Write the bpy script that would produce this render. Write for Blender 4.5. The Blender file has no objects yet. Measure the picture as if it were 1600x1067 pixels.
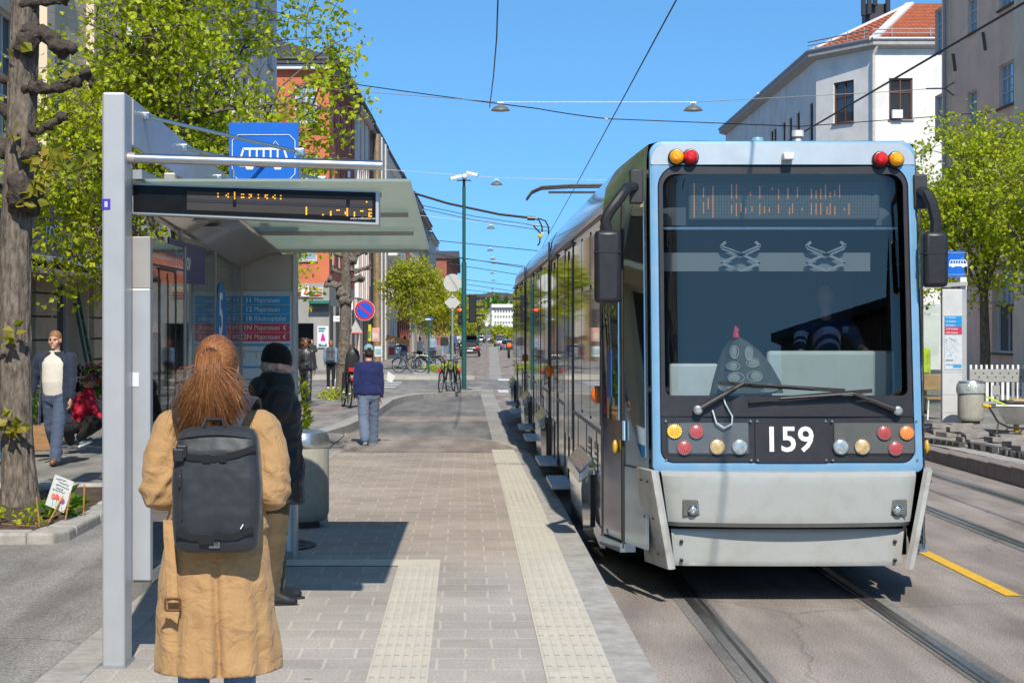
import bpy, math, random
from math import sin, cos, pi, radians as R, sqrt, atan2
from mathutils import Vector, Matrix, noise
V = Vector
SC = bpy.context.scene
COL = SC.collection
F, VX, VY, CZ = 2700.0, 727.0, 512.0, 1.78
def P(px, py, Y): return V(((px - VX) / F * Y, Y, CZ - (py - VY) / F * Y))
def PX(px, Y): return (px - VX) / F * Y
def PZ(py, Y): return CZ - (py - VY) / F * Y
def interp(tab, y):
    if y <= tab[0][0]: return tab[0][1]
    for (a, b), (c, d) in zip(tab, tab[1:]):
        if y <= c: return b + (d - b) * (y - a) / (c - a)
    return tab[-1][1]
ROADZ = [(30, -.30), (60, -.42), (154, -.82), (220, -1.1), (500, -2.7), (900, -7), (1600, -10)]
WALKZ = [(18, 0.0), (27, -.13), (46, -.17), (60, -.30), (80, -.36), (154, -.70), (220, -.98), (500, -2.58), (900, -6.9), (1600, -9.9)]
def zr(Y): return interp(ROADZ, Y)
def zs(Y): return interp(WALKZ, Y)
def LX(Y): return -8.1 + .0137 * Y          # left building line
def RX(Y): return 18.0 + .0137 * Y          # right building line
def G(px, py, zf=None):
    zf = zf or zs
    Y = 20.0
    for _ in range(60):
        Y = .5 * Y + .5 * F * (CZ - zf(Y)) / (py - VY)
    return V(((px - VX) / F * Y, Y, zf(Y)))

MATS = {}
def nt(m): return m.node_tree.nodes, m.node_tree.links
def mat(name, col, rough=.6, metal=0.0, var=.12, vs=6.0, bump=0.0, bs=60.0, spec=.5, col2=None, coat=0.0, emit=0.0, dirt=None, dscale=2.0, damt=.5, stretch=None):
    if name in MATS: return MATS[name]
    m = bpy.data.materials.new(name); m.use_nodes = True
    n, l = nt(m); b = n['Principled BSDF']
    b.inputs['Roughness'].default_value = rough; b.inputs['Metallic'].default_value = metal
    b.inputs['Specular IOR Level'].default_value = spec
    if coat: b.inputs['Coat Weight'].default_value = coat; b.inputs['Coat Roughness'].default_value = .04
    c1 = tuple(max(0, c * (1 - var)) for c in col) + (1,); c2 = tuple((col2 or tuple(c * (1 + var) for c in col))) + (1,)
    tc = n.new('ShaderNodeTexCoord'); src = tc.outputs['Object']
    if stretch:
        mp = n.new('ShaderNodeMapping'); mp.inputs['Scale'].default_value = stretch; l.new(src, mp.inputs['Vector']); src = mp.outputs['Vector']
    out = None
    if var > 0 or col2:
        nz = n.new('ShaderNodeTexNoise'); nz.inputs['Scale'].default_value = vs; nz.inputs['Detail'].default_value = 5
        nz.inputs['Roughness'].default_value = .65
        l.new(src, nz.inputs['Vector'])
        rp = n.new('ShaderNodeValToRGB'); rp.color_ramp.elements[0].position = .33; rp.color_ramp.elements[1].position = .67
        rp.color_ramp.elements[0].color = c1; rp.color_ramp.elements[1].color = c2
        l.new(nz.outputs['Fac'], rp.inputs['Fac']); out = rp.outputs['Color']
        if dirt:
            n2 = n.new('ShaderNodeTexNoise'); n2.inputs['Scale'].default_value = dscale; n2.inputs['Detail'].default_value = 8
            l.new(src, n2.inputs['Vector'])
            r2 = n.new('ShaderNodeValToRGB'); r2.color_ramp.elements[0].position = .48; r2.color_ramp.elements[1].position = .75
            r2.color_ramp.elements[0].color = (0, 0, 0, 1); r2.color_ramp.elements[1].color = (damt, damt, damt, 1)
            l.new(n2.outputs['Fac'], r2.inputs['Fac'])
            mx = n.new('ShaderNodeMix'); mx.data_type = 'RGBA'
            l.new(r2.outputs['Color'], mx.inputs[0]); l.new(out, mx.inputs[6]); mx.inputs[7].default_value = tuple(dirt) + (1,)
            out = mx.outputs[2]
        l.new(out, b.inputs['Base Color'])
    else:
        b.inputs['Base Color'].default_value = tuple(col) + (1,)
    if emit:
        b.inputs['Emission Strength'].default_value = emit
        b.inputs['Emission Color'].default_value = tuple(col) + (1,)
    if bump:
        n3 = n.new('ShaderNodeTexNoise'); n3.inputs['Scale'].default_value = bs; n3.inputs['Detail'].default_value = 4
        l.new(src, n3.inputs['Vector'])
        bp = n.new('ShaderNodeBump'); bp.inputs['Strength'].default_value = bump; bp.inputs['Distance'].default_value = .02
        l.new(n3.outputs['Fac'], bp.inputs['Height']); l.new(bp.outputs['Normal'], b.inputs['Normal'])
    MATS[name] = m
    return m
def glass(name, tint=(.8, .85, .85), refl=.12, rough=.01):
    if name in MATS: return MATS[name]
    m = bpy.data.materials.new(name); m.use_nodes = True
    n, l = nt(m); n.remove(n['Principled BSDF'])
    o = n['Material Output']
    tr = n.new('ShaderNodeBsdfTransparent'); tr.inputs['Color'].default_value = tuple(tint) + (1,)
    gl = n.new('ShaderNodeBsdfGlossy'); gl.inputs['Roughness'].default_value = rough; gl.inputs['Color'].default_value = (.95, .97, 1, 1)
    lw = n.new('ShaderNodeLayerWeight'); lw.inputs['Blend'].default_value = .35
    mr = n.new('ShaderNodeMapRange'); mr.inputs['To Min'].default_value = refl; mr.inputs['To Max'].default_value = .9
    l.new(lw.outputs['Fresnel'], mr.inputs['Value'])
    mx = n.new('ShaderNodeMixShader'); l.new(mr.outputs['Result'], mx.inputs['Fac'])
    l.new(tr.outputs[0], mx.inputs[1]); l.new(gl.outputs[0], mx.inputs[2]); l.new(mx.outputs[0], o.inputs['Surface'])
    MATS[name] = m
    return m
def leafmat(name, a, b, c):
    if name in MATS: return MATS[name]
    m = bpy.data.materials.new(name); m.use_nodes = True
    n, l = nt(m); n.remove(n['Principled BSDF']); o = n['Material Output']
    g = n.new('ShaderNodeNewGeometry')
    rp = n.new('ShaderNodeValToRGB')
    rp.color_ramp.elements[0].color = tuple(a) + (1,); rp.color_ramp.elements[1].color = tuple(c) + (1,)
    e = rp.color_ramp.elements.new(.5); e.color = tuple(b) + (1,)
    l.new(g.outputs['Random Per Island'], rp.inputs['Fac'])
    d = n.new('ShaderNodeBsdfPrincipled'); d.inputs['Roughness'].default_value = .45; d.inputs['Specular IOR Level'].default_value = .35
    t = n.new('ShaderNodeBsdfTranslucent')
    l.new(rp.outputs[0], d.inputs['Base Color'])
    gm = n.new('ShaderNodeMix'); gm.data_type = 'RGBA'; gm.blend_type = 'MULTIPLY'; gm.inputs[0].default_value = 1
    l.new(rp.outputs[0], gm.inputs[6]); gm.inputs[7].default_value = (1.35, 1.4, .6, 1)
    l.new(gm.outputs[2], t.inputs['Color'])
    mx = n.new('ShaderNodeMixShader'); mx.inputs['Fac'].default_value = .5
    l.new(d.outputs[0], mx.inputs[1]); l.new(t.outputs[0], mx.inputs[2]); l.new(mx.outputs[0], o.inputs['Surface'])
    MATS[name] = m
    return m

def frame_of(d):
    d = d.normalized()
    u = V((0, 0, 1)) if abs(d.z) < .95 else V((1, 0, 0))
    s = d.cross(u).normalized(); u = s.cross(d).normalized()
    return s, u, d
class MB:
    def __init__(s): s.v = []; s.f = []
    def face(s, pts):
        i = len(s.v); s.v += [tuple(p) for p in pts]; s.f.append(tuple(range(i, i + len(pts)))); return s
    def box(s, x0, x1, y0, y1, z0, z1, M=None):
        i = len(s.v)
        pts = [V((x, y, z)) for z in (z0, z1) for y in (y0, y1) for x in (x0, x1)]
        if M: pts = [M @ p for p in pts]
        s.v += [tuple(p) for p in pts]
        s.f += [(i, i + 2, i + 3, i + 1), (i + 4, i + 5, i + 7, i + 6), (i, i + 1, i + 5, i + 4), (i + 2, i + 6, i + 7, i + 3), (i, i + 4, i + 6, i + 2), (i + 1, i + 3, i + 7, i + 5)]
        return s
    def bar(s, a, b, w, h, up=None):                 # rectangular bar between two points
        a, b = V(a), V(b); d = (b - a)
        sd, u, d = frame_of(d)
        if up is not None:
            sd = d.cross(V(up)).normalized(); u = sd.cross(d)
        i = len(s.v)
        for p in (a, b):
            for x, y in ((-1, -1), (1, -1), (1, 1), (-1, 1)): s.v.append(tuple(p + sd * x * w / 2 + u * y * h / 2))
        s.f += [(i + 3, i + 2, i + 1, i), (i + 4, i + 5, i + 6, i + 7)] + [(i + k, i + (k + 1) % 4, i + 4 + (k + 1) % 4, i + 4 + k) for k in range(4)]
        return s
    def rings(s, rs, cap=True, close=True):          # loft of rings with equal counts
        n = len(rs[0]); i = len(s.v)
        for r in rs: s.v += [tuple(p) for p in r]
        for k in range(len(rs) - 1):
            for j in range(n if close else n - 1):
                a = i + k * n + j; b = i + k * n + (j + 1) % n
                s.f.append((a, b, b + n, a + n))
        if cap and close:
            s.f.append(tuple(i + n - 1 - j for j in range(n)))
            s.f.append(tuple(i + (len(rs) - 1) * n + j for j in range(n)))
        return s
    def tube(s, pts, r, n=8, cap=True):
        pts = [V(p) for p in pts]; rs = []
        rad = r if isinstance(r, (list, tuple)) else [r] * len(pts)
        pu = None
        for k, p in enumerate(pts):
            d = (pts[min(k + 1, len(pts) - 1)] - pts[max(k - 1, 0)])
            if d.length < 1e-9: d = V((0, 0, 1))
            d.normalize()
            if pu is None: sd, pu, _ = frame_of(d)
            else:
                sd = d.cross(pu)
                if sd.length < 1e-6: sd, pu, _ = frame_of(d)
                else: sd.normalize(); pu = sd.cross(d).normalized()
            rs.append([p + (sd * cos(2 * pi * j / n) + pu * sin(2 * pi * j / n)) * rad[k] for j in range(n)])
        return s.rings(rs, cap)
    def cyl(s, a, b, r0, r1=None, n=16): return s.tube([a, b], [r0, r0 if r1 is None else r1], n)
    def capsule(s, a, b, r0, r1, n=10, sx=None, k=1.0):
        a, b = V(a), V(b); d = b - a
        sd, u, d = frame_of(d)
        rs = []
        for t in (-88, -60, -30, 0): rs.append((a + d * sin(R(t)) * r0, cos(R(t)) * r0))
        for t in (0, 30, 60, 88): rs.append((b + d * sin(R(t)) * r1, cos(R(t)) * r1))
        out = []
        for c, r in rs: out.append([c + (sd * cos(2 * pi * j / n) + u * sin(2 * pi * j / n) * k) * r for j in range(n)])
        return s.rings(out)
    def ell(s, c, rad, n=14, m=9, M=None):
        c = V(c); rs = []
        for k in range(m + 1):
            t = -pi / 2 + pi * (k + (.02 if k == 0 else -.02 if k == m else 0)) / m
            ring = [V((rad[0] * cos(t) * cos(2 * pi * j / n), rad[1] * cos(t) * sin(2 * pi * j / n), rad[2] * sin(t))) for j in range(n)]
            if M: ring = [M @ p for p in ring]
            rs.append([c + p for p in ring])
        return s.rings(rs)
    def lathe(s, prof, c=(0, 0, 0), n=24, cap=True):
        c = V(c)
        return s.rings([[c + V((r * cos(2 * pi * j / n), r * sin(2 * pi * j / n), z)) for j in range(n)] for r, z in prof], cap)
    def prism(s, pts, vec):                          # polygon (3D points) extruded by vec
        vec = V(vec); pts = [V(p) for p in pts]; i = len(s.v); n = len(pts)
        s.v += [tuple(p) for p in pts] + [tuple(p + vec) for p in pts]
        s.f += [tuple(range(i + n - 1, i - 1, -1)), tuple(range(i + n, i + 2 * n))]
        s.f += [(i + k, i + (k + 1) % n, i + n + (k + 1) % n, i + n + k) for k in range(n)]
        return s
    def grid(s, fn, nu, nv):
        i = len(s.v)
        for a in range(nv + 1):
            for b in range(nu + 1): s.v.append(tuple(fn(b / nu, a / nv)))
        for a in range(nv):
            for b in range(nu):
                k = i + a * (nu + 1) + b
                s.f.append((k, k + 1, k + nu + 2, k + nu + 1))
        return s
    def xf(s, M):
        s.v = [tuple(M @ V(p)) for p in s.v]; return s
    def add(s, o, M=None):
        i = len(s.v)
        s.v += [tuple(M @ V(p)) if M else p for p in o.v]; s.f += [tuple(k + i for k in f) for f in o.f]; return s
    def mesh(s, name):
        me = bpy.data.meshes.new(name); me.from_pydata(s.v, [], s.f); me.update(); return me
    def build(s, name, m, parent=None, world=True, smooth=False, bevel=0, label=None, fix=True, solid=0, sub=0):
        me = s.mesh(name)
        if fix: recalc(me)
        return link(me, name, m, parent, world, smooth, bevel, label, solid, sub)
import bmesh
def recalc(me):
    b = bmesh.new(); b.from_mesh(me); bmesh.ops.recalc_face_normals(b, faces=b.faces); b.to_mesh(me); b.free()
def link(me, name, m, parent=None, world=True, smooth=False, bevel=0, label=None, solid=0, sub=0):
    o = bpy.data.objects.new(name, me); COL.objects.link(o)
    if m: me.materials.append(m)
    if smooth:
        me.polygons.foreach_set('use_smooth', [True] * len(me.polygons))
        if smooth != 'all': me.set_sharp_from_angle(angle=R(40 if smooth is True else smooth))
    if parent:
        o.parent = parent
        if world: o.matrix_parent_inverse = Matrix.Translation(-worldloc(parent))
    if solid:
        md = o.modifiers.new('solid', 'SOLIDIFY'); md.thickness = solid; md.offset = 0
    if bevel:
        md = o.modifiers.new('bevel', 'BEVEL'); md.width = bevel; md.segments = 2; md.limit_method = 'ANGLE'; md.angle_limit = R(35)
    if sub:
        md = o.modifiers.new('sub', 'SUBSURF'); md.levels = sub; md.render_levels = sub
    if label: o['label'] = label
    return o
def worldloc(o): return V(o.location) if o.parent is None else V((0, 0, 0)) + (worldloc(o.parent) if o.matrix_parent_inverse == Matrix.Identity(4) else V((0, 0, 0)))
def tag(o, label, cat, group=None, kind=None):
    o['label'] = label; o['category'] = cat
    if group: o['group'] = group
    if kind: o['kind'] = kind
    return o
def thing(name, label, cat, loc=(0, 0, 0), rotz=0, group=None):
    o = bpy.data.objects.new(name, None); COL.objects.link(o); o.empty_display_size = .2
    o.location = loc; o.rotation_euler = (0, 0, rotz)
    return tag(o, label, cat, group)
def struct(o): o['kind'] = 'structure'; return o
def dup(root, loc, rotz=0, label=None, scale=None):
    r = root.copy(); COL.objects.link(r); r.location = loc; r.rotation_euler = (0, 0, rotz)
    if scale: r.scale = (scale,) * 3 if not isinstance(scale, (tuple, list)) else scale
    if label: r['label'] = label
    for ch in list(root.children):
        c = ch.copy(); COL.objects.link(c); c.parent = r
        for g in list(ch.children):
            d = g.copy(); COL.objects.link(d); d.parent = c
    return r
WS = bpy.data.scenes.new('work')
def evaluated(me, mods):
    o = bpy.data.objects.new('tmp', me); WS.collection.objects.link(o)
    for t, kw in mods:
        md = o.modifiers.new(t, t)
        for k, v in kw.items(): setattr(md, k, v)
    vl = WS.view_layers[0]; vl.update()
    out = bpy.data.meshes.new_from_object(o.evaluated_get(vl.depsgraph))
    bpy.data.objects.remove(o); return out
def remesh(mb, name, m, parent, voxel=.012, it=6, fac=.5, label=None, world=False, disp=None, deci=None, flat=False):
    me = mb.mesh('t'); recalc(me)
    mods = [('REMESH', dict(mode='VOXEL', voxel_size=voxel, use_smooth_shade=True)), ('SMOOTH', dict(factor=fac, iterations=it))]
    if deci: mods.append(('DECIMATE', dict(ratio=deci)))
    out = evaluated(me, mods); bpy.data.meshes.remove(me); out.name = name
    out.materials.clear()
    if disp:
        for vv, nn in zip(out.vertices, [v.normal.copy() for v in out.vertices]): vv.co += (V((nn.x, nn.y, 0)) if flat else nn) * disp(vv.co)
        out.update()
    out.polygons.foreach_set('use_smooth', [True] * len(out.polygons))
    return link(out, name, m, parent, world, False, 0, label)
def text(name, body, size, M, m, parent=None, align='CENTER', world=True, extrude=.001, sx=1.0, bold=0.0, shear=0.0, label=None):
    cu = bpy.data.curves.new('t', 'FONT'); cu.body = body; cu.size = size; cu.align_x = align; cu.align_y = 'CENTER'
    cu.extrude = extrude; cu.offset = bold; cu.shear = shear; cu.resolution_u = 3
    o = bpy.data.objects.new('tmpt', cu); WS.collection.objects.link(o)
    WS.view_layers[0].update()
    me = bpy.data.meshes.new_from_object(o.evaluated_get(WS.view_layers[0].depsgraph)); bpy.data.objects.remove(o)
    me.name = name; me.materials.clear(); me.transform(M @ Matrix.Diagonal((sx, 1, 1, 1)))
    return link(me, name, m, parent, world, label=label)
def facing(loc, n, up=(0, 0, 1)):                     # text plane at loc whose front looks along n
    n = V(n).normalized(); x = V(up).cross(n).normalized(); u = n.cross(x)
    M = Matrix((x, u, n)).transposed().to_4x4(); M.translation = V(loc); return M

steel = mat('brushed_steel', (.55, .56, .57), .28, 1.0, .06, 30)
galv = mat('galvanised_steel', (.42, .44, .45), .45, .7, .1, 20)
blackp = mat('black_plastic', (.018, .018, .02), .42, 0, .2, 20)
blackr = mat('black_rubber', (.02, .02, .021), .75, 0, .2, 20)
darkmetal = mat('dark_metal', (.05, .05, .052), .5, .4, .2, 10)
whitep = mat('white_paint', (.75, .75, .73), .5, 0, .05, 8)
greenpole = mat('green_pole_paint', (.02, .095, .085), .4, 0, .1, 6)
blue = mat('sign_blue', (.008, .13, .56), .35, 0, .04, 10)
red = mat('sign_red', (.55, .02, .03), .4, 0, .05, 10)
signgrey = mat('sign_back_grey', (.5, .5, .46), .6, 0, .06, 4)
white = mat('sign_white', (.8, .8, .8), .5, 0, .03, 10)
wood = mat('crate_wood', (.34, .19, .08), .7, 0, .3, 9, stretch=(1, 1, 8))
skin = mat('skin', (.56, .31, .22), .5, 0, .08, 14)
dskin = mat('dark_skin', (.22, .11, .07), .5, 0, .08, 14)
bark = mat('lime_bark', (.155, .125, .098), .9, 0, .6, 26, .9, 40, stretch=(1, 1, .3))
darkbark = mat('pollard_bark', (.06, .046, .036), .9, 0, .5, 18, 1.0, 30)
limeleaf = leafmat('lime_leaves', (.25, .33, .015), (.44, .52, .022), (.62, .66, .04))
farleaf = leafmat('street_tree_leaves', (.24, .28, .02), (.40, .43, .035), (.54, .52, .05))
darkleaf = leafmat('pot_plant_leaves', (.04, .12, .012), (.10, .24, .02), (.22, .36, .03))
tyre = mat('tyre_rubber', (.022, .022, .024), .8, 0, .2, 20)
chrome = mat('chrome', (.8, .8, .8), .08, 1.0, 0)
def sheet(name, xl, xr, Ys, zf, m, nx=1, drop=0.0, dz=0.0):
    """Ground strip between two edge functions of Y, following the fall of the street; optional dropped side faces."""
    mb = MB()
    rows = []
    for Y in Ys:
        a, b = (xl(Y) if callable(xl) else xl), (xr(Y) if callable(xr) else xr)
        rows.append([V((a + (b - a) * k / nx, Y, zf(Y) + dz)) for k in range(nx + 1)])
    mb.rings(rows, cap=False, close=False)
    if drop:
        for side in (0, -1):
            mb.rings([[r[side] for r in rows], [r[side] - V((0, 0, drop)) for r in rows]], cap=False, close=False)
        for row in (rows[0], rows[-1]):
            mb.rings([row, [p - V((0, 0, drop)) for p in row]], cap=False, close=False)
    me = mb.mesh(name); b = bmesh.new(); b.from_mesh(me); bmesh.ops.remove_doubles(b, verts=b.verts, dist=1e-5); bmesh.ops.recalc_face_normals(b, faces=b.faces)
    for f in b.faces:
        if abs(f.normal.z) > .9 and f.normal.z < 0: f.normal_flip()
    b.to_mesh(me); b.free()
    return struct(link(me, name, m))
def frange(a, b, n): return [a + (b - a) * k / n for k in range(n + 1)]

def asphalt(name, c1, c2, patch=None, fine=70.0):
    m = bpy.data.materials.new(name); m.use_nodes = True; n, l = nt(m); b = n['Principled BSDF']
    b.inputs['Roughness'].default_value = .85; b.inputs['Specular IOR Level'].default_value = .3
    tc = n.new('ShaderNodeTexCoord')
    big = n.new('ShaderNodeTexNoise'); big.inputs['Scale'].default_value = .55; big.inputs['Detail'].default_value = 7; big.inputs['Roughness'].default_value = .62
    l.new(tc.outputs['Object'], big.inputs['Vector'])
    r1 = n.new('ShaderNodeValToRGB'); r1.color_ramp.elements[0].position = .3; r1.color_ramp.elements[1].position = .7
    r1.color_ramp.elements[0].color = tuple(c1) + (1,); r1.color_ramp.elements[1].color = tuple(c2) + (1,)
    l.new(big.outputs['Fac'], r1.inputs['Fac'])
    fn = n.new('ShaderNodeTexNoise'); fn.inputs['Scale'].default_value = fine; fn.inputs['Detail'].default_value = 2
    l.new(tc.outputs['Object'], fn.inputs['Vector'])
    r2 = n.new('ShaderNodeMapRange'); r2.inputs['From Min'].default_value = .3; r2.inputs['From Max'].default_value = .7
    r2.inputs['To Min'].default_value = .55; r2.inputs['To Max'].default_value = 1.45
    l.new(fn.outputs['Fac'], r2.inputs['Value'])
    mx = n.new('ShaderNodeMix'); mx.data_type = 'RGBA'; mx.blend_type = 'MULTIPLY'; mx.inputs[0].default_value = 1
    l.new(r1.outputs[0], mx.inputs[6]); l.new(r2.outputs['Result'], mx.inputs[7])
    mp = n.new('ShaderNodeMapping'); mp.inputs['Scale'].default_value = (2.2, .35, 1); l.new(tc.outputs['Object'], mp.inputs['Vector'])
    st = n.new('ShaderNodeTexNoise'); st.inputs['Scale'].default_value = 1.3; st.inputs['Detail'].default_value = 6; l.new(mp.outputs[0], st.inputs['Vector'])
    r3 = n.new('ShaderNodeMapRange'); r3.inputs['From Min'].default_value = .35; r3.inputs['From Max'].default_value = .7; r3.inputs['To Min'].default_value = .70; r3.inputs['To Max'].default_value = 1.2
    l.new(st.outputs['Fac'], r3.inputs['Value'])
    m2 = n.new('ShaderNodeMix'); m2.data_type = 'RGBA'; m2.blend_type = 'MULTIPLY'; m2.inputs[0].default_value = 1
    l.new(mx.outputs[2], m2.inputs[6]); l.new(r3.outputs['Result'], m2.inputs[7])
    vo = n.new('ShaderNodeTexVoronoi'); vo.feature = 'DISTANCE_TO_EDGE'; vo.inputs['Scale'].default_value = .45
    dn = n.new('ShaderNodeTexNoise'); dn.inputs['Scale'].default_value = 3; dn.inputs['Detail'].default_value = 5; l.new(tc.outputs['Object'], dn.inputs['Vector'])
    ad = n.new('ShaderNodeMix'); ad.data_type = 'RGBA'; ad.inputs[0].default_value = .18; l.new(tc.outputs['Object'], ad.inputs[6]); l.new(dn.outputs['Color'], ad.inputs[7])
    l.new(ad.outputs[2], vo.inputs['Vector'])
    cr = n.new('ShaderNodeMapRange'); cr.inputs['From Max'].default_value = .006; cr.inputs['To Min'].default_value = .72; l.new(vo.outputs['Distance'], cr.inputs['Value'])
    m3 = n.new('ShaderNodeMix'); m3.data_type = 'RGBA'; m3.blend_type = 'MULTIPLY'; m3.inputs[0].default_value = 1
    l.new(m2.outputs[2], m3.inputs[6]); l.new(cr.outputs['Result'], m3.inputs[7])
    l.new(m3.outputs[2], b.inputs['Base Color'])
    bp = n.new('ShaderNodeBump'); bp.inputs['Strength'].default_value = .35; bp.inputs['Distance'].default_value = .01
    l.new(fn.outputs['Fac'], bp.inputs['Height']); l.new(bp.outputs[0], b.inputs['Normal'])
    return m
def paving(name, bw, bh, c1, c2, mortar, msize=.02, rot=0.0, off=.5, sand=.5, pink=None):
    m = bpy.data.materials.new(name); m.use_nodes = True; n, l = nt(m); b = n['Principled BSDF']
    b.inputs['Roughness'].default_value = .85; b.inputs['Specular IOR Level'].default_value = .25
    tc = n.new('ShaderNodeTexCoord'); mp = n.new('ShaderNodeMapping'); mp.inputs['Rotation'].default_value = (0, 0, rot)
    wb = n.new('ShaderNodeTexNoise'); wb.inputs['Scale'].default_value = 2.5; wb.inputs['Detail'].default_value = 3
    l.new(tc.outputs['Object'], wb.inputs['Vector'])
    wm = n.new('ShaderNodeMix'); wm.data_type = 'RGBA'; wm.blend_type = 'LINEAR_LIGHT'; wm.inputs[0].default_value = .012
    l.new(tc.outputs['Object'], wm.inputs[6]); l.new(wb.outputs['Color'], wm.inputs[7])
    l.new(wm.outputs[2], mp.inputs['Vector'])
    br = n.new('ShaderNodeTexBrick'); br.offset = off; br.inputs['Scale'].default_value = 1
    br.inputs['Brick Width'].default_value = bw; br.inputs['Row Height'].default_value = bh
    br.inputs['Mortar Size'].default_value = msize; br.inputs['Mortar Smooth'].default_value = .25; br.inputs['Bias'].default_value = 0
    br.inputs['Color1'].default_value = tuple(c1) + (1,); br.inputs['Color2'].default_value = tuple(c2) + (1,); br.inputs['Mortar'].default_value = tuple(mortar) + (1,)
    l.new(mp.outputs[0], br.inputs['Vector'])
    nz = n.new('ShaderNodeTexNoise'); nz.inputs['Scale'].default_value = 1.1; nz.inputs['Detail'].default_value = 9; nz.inputs['Roughness'].default_value = .7; l.new(tc.outputs['Object'], nz.inputs['Vector'])
    mr = n.new('ShaderNodeMapRange'); mr.inputs['From Min'].default_value = .45; mr.inputs['From Max'].default_value = .75; mr.inputs['To Max'].default_value = sand; l.new(nz.outputs['Fac'], mr.inputs['Value'])
    m1 = n.new('ShaderNodeMix'); m1.data_type = 'RGBA'; l.new(mr.outputs['Result'], m1.inputs[0]); l.new(br.outputs['Color'], m1.inputs[6]); m1.inputs[7].default_value = tuple(mortar) + (1,)
    fn = n.new('ShaderNodeTexNoise'); fn.inputs['Scale'].default_value = 60; fn.inputs['Detail'].default_value = 3; l.new(tc.outputs['Object'], fn.inputs['Vector'])
    r2 = n.new('ShaderNodeMapRange'); r2.inputs['From Min'].default_value = .3; r2.inputs['From Max'].default_value = .7; r2.inputs['To Min'].default_value = .78; r2.inputs['To Max'].default_value = 1.2; l.new(fn.outputs['Fac'], r2.inputs['Value'])
    m2 = n.new('ShaderNodeMix'); m2.data_type = 'RGBA'; m2.blend_type = 'MULTIPLY'; m2.inputs[0].default_value = 1; l.new(m1.outputs[2], m2.inputs[6]); l.new(r2.outputs['Result'], m2.inputs[7])
    out = m2.outputs[2]
    if pink:      # older, warmer pavers further along the stop; grey sandy ones nearby
        sx = n.new('ShaderNodeSeparateXYZ'); l.new(wm.outputs[2], sx.inputs[0])
        g = n.new('ShaderNodeMapRange'); g.inputs['From Min'].default_value = 12.2; g.inputs['From Max'].default_value = 13.6; l.new(sx.outputs['Y'], g.inputs['Value'])
        m4 = n.new('ShaderNodeMix'); m4.data_type = 'RGBA'; m4.blend_type = 'MULTIPLY'; l.new(g.outputs[0], m4.inputs[0]); l.new(out, m4.inputs[6]); m4.inputs[7].default_value = tuple(pink) + (1,); out = m4.outputs[2]
    vo = n.new('ShaderNodeTexVoronoi'); vo.inputs['Scale'].default_value = 1.7; l.new(tc.outputs['Object'], vo.inputs['Vector'])
    vr = n.new('ShaderNodeMapRange'); vr.inputs['From Min'].default_value = .035; vr.inputs['From Max'].default_value = .05; vr.inputs['To Min'].default_value = .62; l.new(vo.outputs['Distance'], vr.inputs['Value'])
    ln = n.new('ShaderNodeTexNoise'); ln.inputs['Scale'].default_value = .7; ln.inputs['Detail'].default_value = 7; l.new(tc.outputs['Object'], ln.inputs['Vector'])
    lr = n.new('ShaderNodeMapRange'); lr.inputs['From Min'].default_value = .35; lr.inputs['From Max'].default_value = .65; lr.inputs['To Min'].default_value = .86; lr.inputs['To Max'].default_value = 1.1; l.new(ln.outputs['Fac'], lr.inputs['Value'])
    vm = n.new('ShaderNodeMath'); vm.operation = 'MULTIPLY'; l.new(vr.outputs[0], vm.inputs[0]); l.new(lr.outputs[0], vm.inputs[1])
    m5 = n.new('ShaderNodeMix'); m5.data_type = 'RGBA'; m5.blend_type = 'MULTIPLY'; m5.inputs[0].default_value = 1; l.new(out, m5.inputs[6]); l.new(vm.outputs[0], m5.inputs[7])
    l.new(m5.outputs[2], b.inputs['Base Color'])
    bp = n.new('ShaderNodeBump'); bp.inputs['Strength'].default_value = .5; bp.inputs['Distance'].default_value = .006
    sb = n.new('ShaderNodeMath'); sb.operation = 'MULTIPLY_ADD'; sb.inputs[1].default_value = -1.0; sb.inputs[2].default_value = 1; l.new(br.outputs['Fac'], sb.inputs[0])
    sc = n.new('ShaderNodeMath'); sc.operation = 'MULTIPLY_ADD'; sc.inputs[1].default_value = .35; l.new(fn.outputs['Fac'], sc.inputs[0]); l.new(sb.outputs[0], sc.inputs[2])
    l.new(sc.outputs[0], bp.inputs['Height']); l.new(bp.outputs[0], b.inputs['Normal'])
    return m
asph_grey = asphalt('grey_asphalt', (.205, .195, .18), (.29, .278, .255))
asph_walk = asphalt('footway_asphalt', (.235, .222, .203), (.325, .308, .282))
asph_red = asphalt('reddish_asphalt', (.255, .212, .18), (.365, .31, .268))
asph_dark = asphalt('patched_asphalt', (.175, .168, .156), (.25, .24, .222))
pave = paving('platform_pavers', .30, .30, (.365, .33, .295), (.43, .392, .352), (.53, .475, .395), .011, 0, .5, .75, pink=(.97, .90, .85))
kerbmat = mat('granite_kerb', (.42, .395, .355), .85, 0, .2, 9, .4, 90, dirt=(.22, .17, .12), dscale=2.5, damt=.45)
kerbdark = mat('brown_kerb_stone', (.27, .22, .185), .85, 0, .2, 7, .4, 60)
tact = mat('tactile_concrete', (.60, .545, .44), .9, 0, .1, 5, .25, 130, dirt=(.50, .47, .42), dscale=2.5, damt=.6)
cobble = paving('granite_setts', .14, .16, (.30, .29, .27), (.40, .385, .36), (.36, .33, .28), .012, 0, .5, .35)
slab = paving('light_slabs', .6, .8, (.40, .37, .32), (.46, .43, .37), (.32, .3, .27), .012, 0, .5, .2)
roadwhite = mat('road_paint_white', (.68, .68, .66), .7, 0, .12, 6, .2, 80)
roadyellow = mat('road_paint_yellow', (.80, .46, .03), .7, 0, .12, 9, .2, 80)
soil = mat('bed_soil', (.085, .055, .035), .95, 0, .5, 12, 1.0, 40)

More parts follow.
